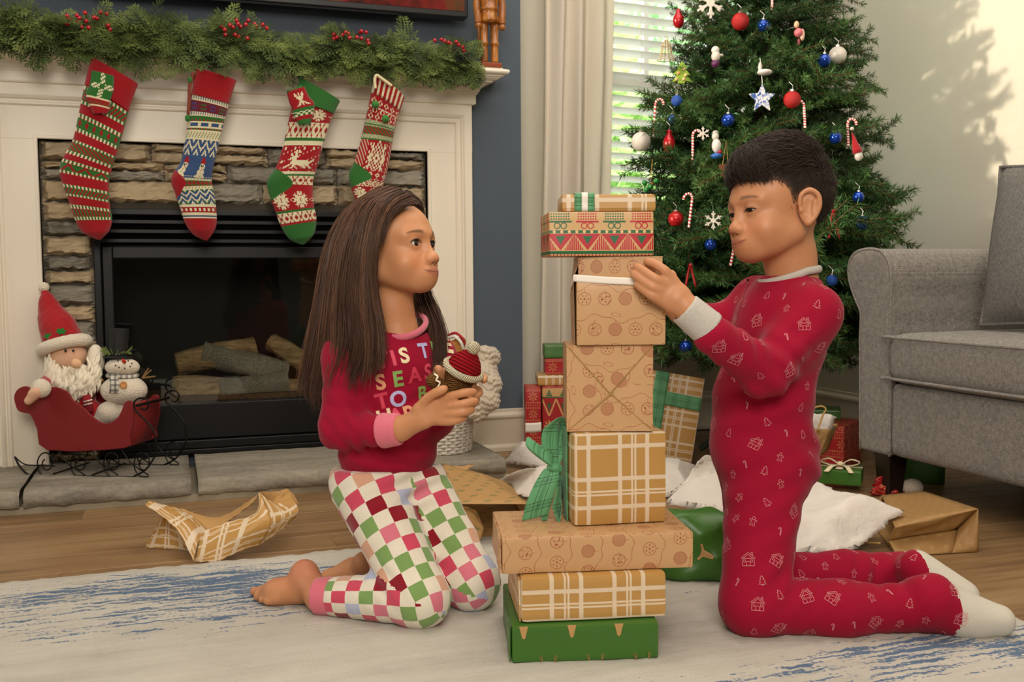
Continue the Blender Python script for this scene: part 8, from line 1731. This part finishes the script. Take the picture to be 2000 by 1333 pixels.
# white soles: faces of the feet beyond the ankle seam
def solemask(P):
    P = np.atleast_2d(P); s1 = (P-PZ(1838, 1180, 0.06))@nrm(_R*0.93-_U*0.12)+(P-PZ(1838, 1180, 0.06))@_U*0.34; near_ = np.linalg.norm(P-(heelN+toeN_)/2, axis=1) < 0.135; nearF = np.linalg.norm(P-(heelF+toeF)/2, axis=1) < 0.075
    s2 = (P-PZ(1806, 1125, 0.07))@nrm(_R*0.9+_U*0.3)
    dN = np.minimum.reduce([np.linalg.norm(P-(bankN*(1-t)+toeN_*t), axis=1) for t in (0, 0.5, 1)]); dF = np.minimum.reduce([np.linalg.norm(P-(bankF*(1-t)+toeF*t), axis=1) for t in (0, 0.5, 1)])
    return np.where(dN <= dF, (s1 > 0), (s2 > 0)) & (P[:, 0] > PZ(1760, 1150, 0.06)[0])
fcen = v[f].mean(1); sole = solemask(fcen); ob = bvh_of(v, f)
ONM = Mat('red_onesie_cotton', 0.9, 0.2); _n = ONM.noise(700, 2); ONM.base(ONM.mix(_n, '#8d0828', '#a60e34')); ONM.bump(_n*0.5+ONM.noise(35, 3)*0.8, 0.25, 0.004); ONM.b.inputs['Sheen Weight'].default_value = 0.12; ONM.b.inputs['Sheen Roughness'].default_value = 0.4
SOL = Mat('cream_knit_sole', 0.95, 0.15); _v = SOL.n('ShaderNodeTexVoronoi'); _v.inputs['Scale'].default_value = 190; _n = X_(SOL.nt, _v.outputs[0]); SOL.base(SOL.mix(_n, '#fdf8ec', '#d9cfba')); SOL.bump(1-_n, 0.6, 0.0025)
def submesh(v, f, m): g_ = f[m]; u = np.unique(g_); r = -np.ones(len(v), int); r[u] = np.arange(len(u)); return v[u], r[g_]
a, b = submesh(v, f, ~sole); onesie = mk('footed_pajamas', a, b, ONM, boy, True)
for side in (0, 1):
    sel = sole & ((np.linalg.norm(fcen-toeN_, axis=1) < np.linalg.norm(fcen-toeF, axis=1)+0.02) == (side == 0))
    if sel.sum() > 20: a, b = submesh(v, f, sel); mk('foot_sole', a, b, SOL, onesie, True)
GRY = Mat('heather_grey_rib', 0.95, 0.15); _n = GRY.noise(500, 3); GRY.base(GRY.mix(_n, '#a39d95', '#d5cfc6')); GRY.bump(_n, 0.4, 0.002)
ca_, cb_ = PD(1376, 636, fF-0.009), PD(1336, 602, fF-0.012); cs = SDF(0.01).cap(ca_+(ca_-cb_)*0.3, cb_, 0.0315, 0.0285, k=0.001).cap(cb_+(cb_-ca_)*0.1, cb_+(cb_-ca_)*2, 0.0232, k=0.002, op='-'); axc = nrm(cb_-ca_)
cs.fn(lambda P: np.maximum(-((P-ca_)@axc)-0.012, (P-cb_)@axc), k=0.004, op='&'); a, b = cs.mesh(0.0026, 0.01, 1); mk('sleeve_cuff', a, b, GRY, boy, True)
cen = PD(1546, 546, bq+0.012); cp = []
for t in np.linspace(0, 2*math.pi, 40, endpoint=False):
    d = uS*math.cos(t)+uF*math.sin(t); cp.append(cen+d*(0.0510+0.008*max(0, math.sin(t)))+_U*(0.012-0.020*max(0, math.sin(t))+0.008*max(0, -math.sin(t))))
MB().tube(np.array(cp), 0.0046, 8, closed=True, flat=1.6, up=(0, 0, 1)).build('collar', GRY, boy, smooth=True)
zp = []
for vy, ux in ((552, 1462), (575, 1454), (598, 1447), (618, 1442)):
    q, n_ = project(ob, _C, ray(ux, vy), 4)
    if q is not None: zp.append(q+n_*0.001)
MB().tube(spl(zp, 24), 0.0014, 6).build('zipper', plain('#8c1a2c', 0.6), onesie, smooth=True)
q, n_ = project(ob, _C, ray(1461, 548), 4)
if q is not None: MB().tube([q+n_*0.003, q+n_*0.006-_U*0.012+_R*0.004], 0.0022, 6).build('zipper_pull', plain('#3a3a3c', 0.3, metal=0.8), onesie)
# printed icons scattered over the whole garment
HOUSE = [[(-0.8,-0.8),(0.8,-0.8),(0.8,0.2),(-0.8,0.2),(-0.8,-0.8)], [(-1.0,0.2),(0,1.0),(1.0,0.2)], circ(0,-0.45,0.25,7,0,math.pi)+[(-0.25,-0.8)], [(0.25,-0.8),(0.25,-0.45)], [(-0.6,-0.3),(-0.35,-0.3),(-0.35,0),(-0.6,0),(-0.6,-0.3)], [(0.35,-0.3),(0.6,-0.3),(0.6,0),(0.35,0),(0.35,-0.3)], [(-0.75,0.1),(0,0.75),(0.75,0.1)], [(0.45,0.65),(0.45,1.0),(0.65,1.0),(0.65,0.45)]]
TREEI = [[(0,1),(-0.45,0.35),(-0.2,0.35),(-0.65,-0.3),(-0.3,-0.3),(-0.8,-0.8),(0.8,-0.8),(0.3,-0.3),(0.65,-0.3),(0.2,0.35),(0.45,0.35),(0,1)], [(-0.15,-0.8),(-0.15,-1),(0.15,-1),(0.15,-0.8)]]
CANEI = [[(0.3,-1),(0.3,0.3)]+circ(0,0.35,0.3,6,0,math.pi)+[(-0.3,0.15)], [(0.1,-1),(0.1,0.3)]+circ(0,0.35,0.12,5,0,math.pi), [(0.1,-0.7),(0.3,-0.6)], [(0.1,-0.4),(0.3,-0.3)], [(0.1,-0.1),(0.3,0.0)]]
GINGI = [circ(0,0.65,0.33,9), [(-0.2,0.35),(-0.75,0.35),(-0.75,0.05),(-0.25,0.05),(-0.55,-0.9),(-0.2,-0.9),(0,-0.4),(0.2,-0.9),(0.55,-0.9),(0.25,0.05),(0.75,0.05),(0.75,0.35),(0.2,0.35)]]
g = np.random.default_rng(17); fn_ = np.cross(v[f[:, 2]]-v[f[:, 0]], v[f[:, 3]]-v[f[:, 1]]); ar = np.linalg.norm(fn_, axis=1); fn_ /= ar[:, None]+1e-12; ok = ~sole; pr_ = ar*ok; pr_ /= pr_.sum(); cand = g.choice(len(f), 5000, p=pr_); chosen = []; VV, FF = [], []
for ci in cand:
    c = fcen[ci]; big = len(chosen) % 4 == 0
    if c[2] < 0.02 or any(np.linalg.norm(c-o) < (0.040 if b2 or big else 0.032) for o, b2 in chosen): continue
    chosen.append((c, big)); ic = HOUSE if big else (TREEI, CANEI, GINGI)[len(chosen) % 3]; th = g.uniform(-0.7, 0.7); ex = nrm(np.cross(_U, fn_[ci])+1e-6); ey = np.cross(fn_[ci], ex); ex = ex*math.cos(th)+ey*math.sin(th)
    print_lines(ob, c, fn_[ci], ex, ic, 0.0125 if big else 0.0082, 0.0008, 0.0010, VV, FF, 0.02)
o = mk('printed_icons', np.vstack(VV), FF, plain('#d98a90', 0.8, 0.1, 300), onesie); o['kind'] = 'stuff'
# --- hair
HB = hairmat('#1d120c', '#402b20', 'dark_hair'); A3 = bA3; LB = lambda x, y, z: bO+bsc*(A3.T@np.array((x, y, z)))
hc = SDF(0.02).ell(LB(0, -0.024, 0.034), (0.0730*bsc, 0.0975*bsc, 0.0735*bsc), A3).ell(LB(0, 0.012, 0.078), (0.060, 0.070, 0.050), A3, k=0.03).ell(LB(0, -0.030, 0.088), (0.060, 0.060, 0.056), A3, k=0.03)
def bcut(P):
    q = ((P-bO)@A3.T)/bsc; x, y, z = q[..., 0], q[..., 1], q[..., 2]
    lo_ = np.interp(y, [-0.13, -0.095, -0.055, -0.036, -0.022, 0.006, 0.014, 0.024, 0.040, 0.052, 0.070, 0.10], [-0.050, -0.058, -0.050, -0.020, 0.010, -0.006, 0.012, 0.026, 0.042, 0.040, 0.047, 0.052]); return (z-lo_)*0.8
hc.fn(lambda P: -bcut(P), k=0.006, op='&'); v, f = hc.mesh(0.0035, 0.015, 1)
HBV = Mat('buzzed_sides', 0.6, 0.3); HBV.base(HBV.attr()); bc_ = bcut(v)/0.8; ql_ = ((v-bO)@A3.T)/bsc; fw_ = (1-ssm(bc_, 0.0, 0.030))*ssm(-ql_[:, 2], -0.062, -0.030)*0.55
hairb = mk('hair', v, f, HBV, boy, True, col=np.array(lin('#20140e'))*(1-fw_[:, None])+np.array(BS)*fw_[:, None])
q = ((v-bO)@A3.T)/bsc; vn = np.zeros_like(v); fnn = np.cross(v[f[:, 2]]-v[f[:, 0]], v[f[:, 3]]-v[f[:, 1]])
for k in range(4):
    for d in range(3): vn[:, d] += np.bincount(f[:, k], fnn[:, d], len(v))
vn /= np.linalg.norm(vn, axis=1)[:, None]+1e-12; keep = (vn@(v-LB(0, -0.01, 0.02)).T.T.mean(0) > -9) & (((v-LB(0, -0.01, 0.0))*vn).sum(1) > 0.02); idx = g.choice(np.where(keep)[0], 14000); idx = idx[(q[idx][:, 2] > 0.055) | (g.random(len(idx)) < 0.45)]; NS_ = len(idx); p0 = v[idx]+g.normal(0, 0.0018, (NS_, 3)); n0 = vn[idx]; ql = q[idx]
topw = ssm(ql[:, 2], 0.035, 0.075)[:, None]; fw = np.array([0.35, 0.9, 0.1]); dirl = np.where(topw > 0.02, topw*np.array([0.25, 0.95, 0.12])+(1-topw)*np.array([0.0, -0.25, -0.9]), np.array([0, -0.3, -0.95])); swirl = (ql[:, 1] < -0.05)[:, None]*topw; dirl = dirl*(1-swirl*0.6)+swirl*0.6*np.stack([np.sign(ql[:, 0])*0.5, -0.6*np.ones(len(ql)), 0.1*np.ones(len(ql))], 1)
frt = ssm(ql[:, 1], 0.030, 0.062)[:, None]; dirl = dirl*(1-frt)+frt*np.array([-0.75, 0.35, -0.55]); D_ = dirl@A3+g.normal(0, 0.20, (NS_, 3)); D_ -= n0*(D_*n0).sum(1)[:, None]*0.9; D_ /= np.linalg.norm(D_, axis=1)[:, None]; Ln = (0.005+0.026*topw[:, 0]*g.uniform(0.6, 1.1, NS_))[:, None]; lift = (0.10+0.16*topw[:, 0])[:, None]
s5 = np.linspace(0, 1, 5); c = p0[:, None]+(D_*Ln)[:, None]*s5[None, :, None]+(n0*Ln*lift)[:, None]*(s5*(1-0.55*s5))[None, :, None]-np.array(_U)[None, None]*(Ln[:, None]*0.15*topw[:, None])*(s5**2)[None, :, None]
strand_mesh(c, (0.00045*g.uniform(0.7, 1.3, (NS_, 1)))*np.clip(1.1-s5**2, 0.15, 1)[None], 3, HB, hairb, 'hair_strands', g)
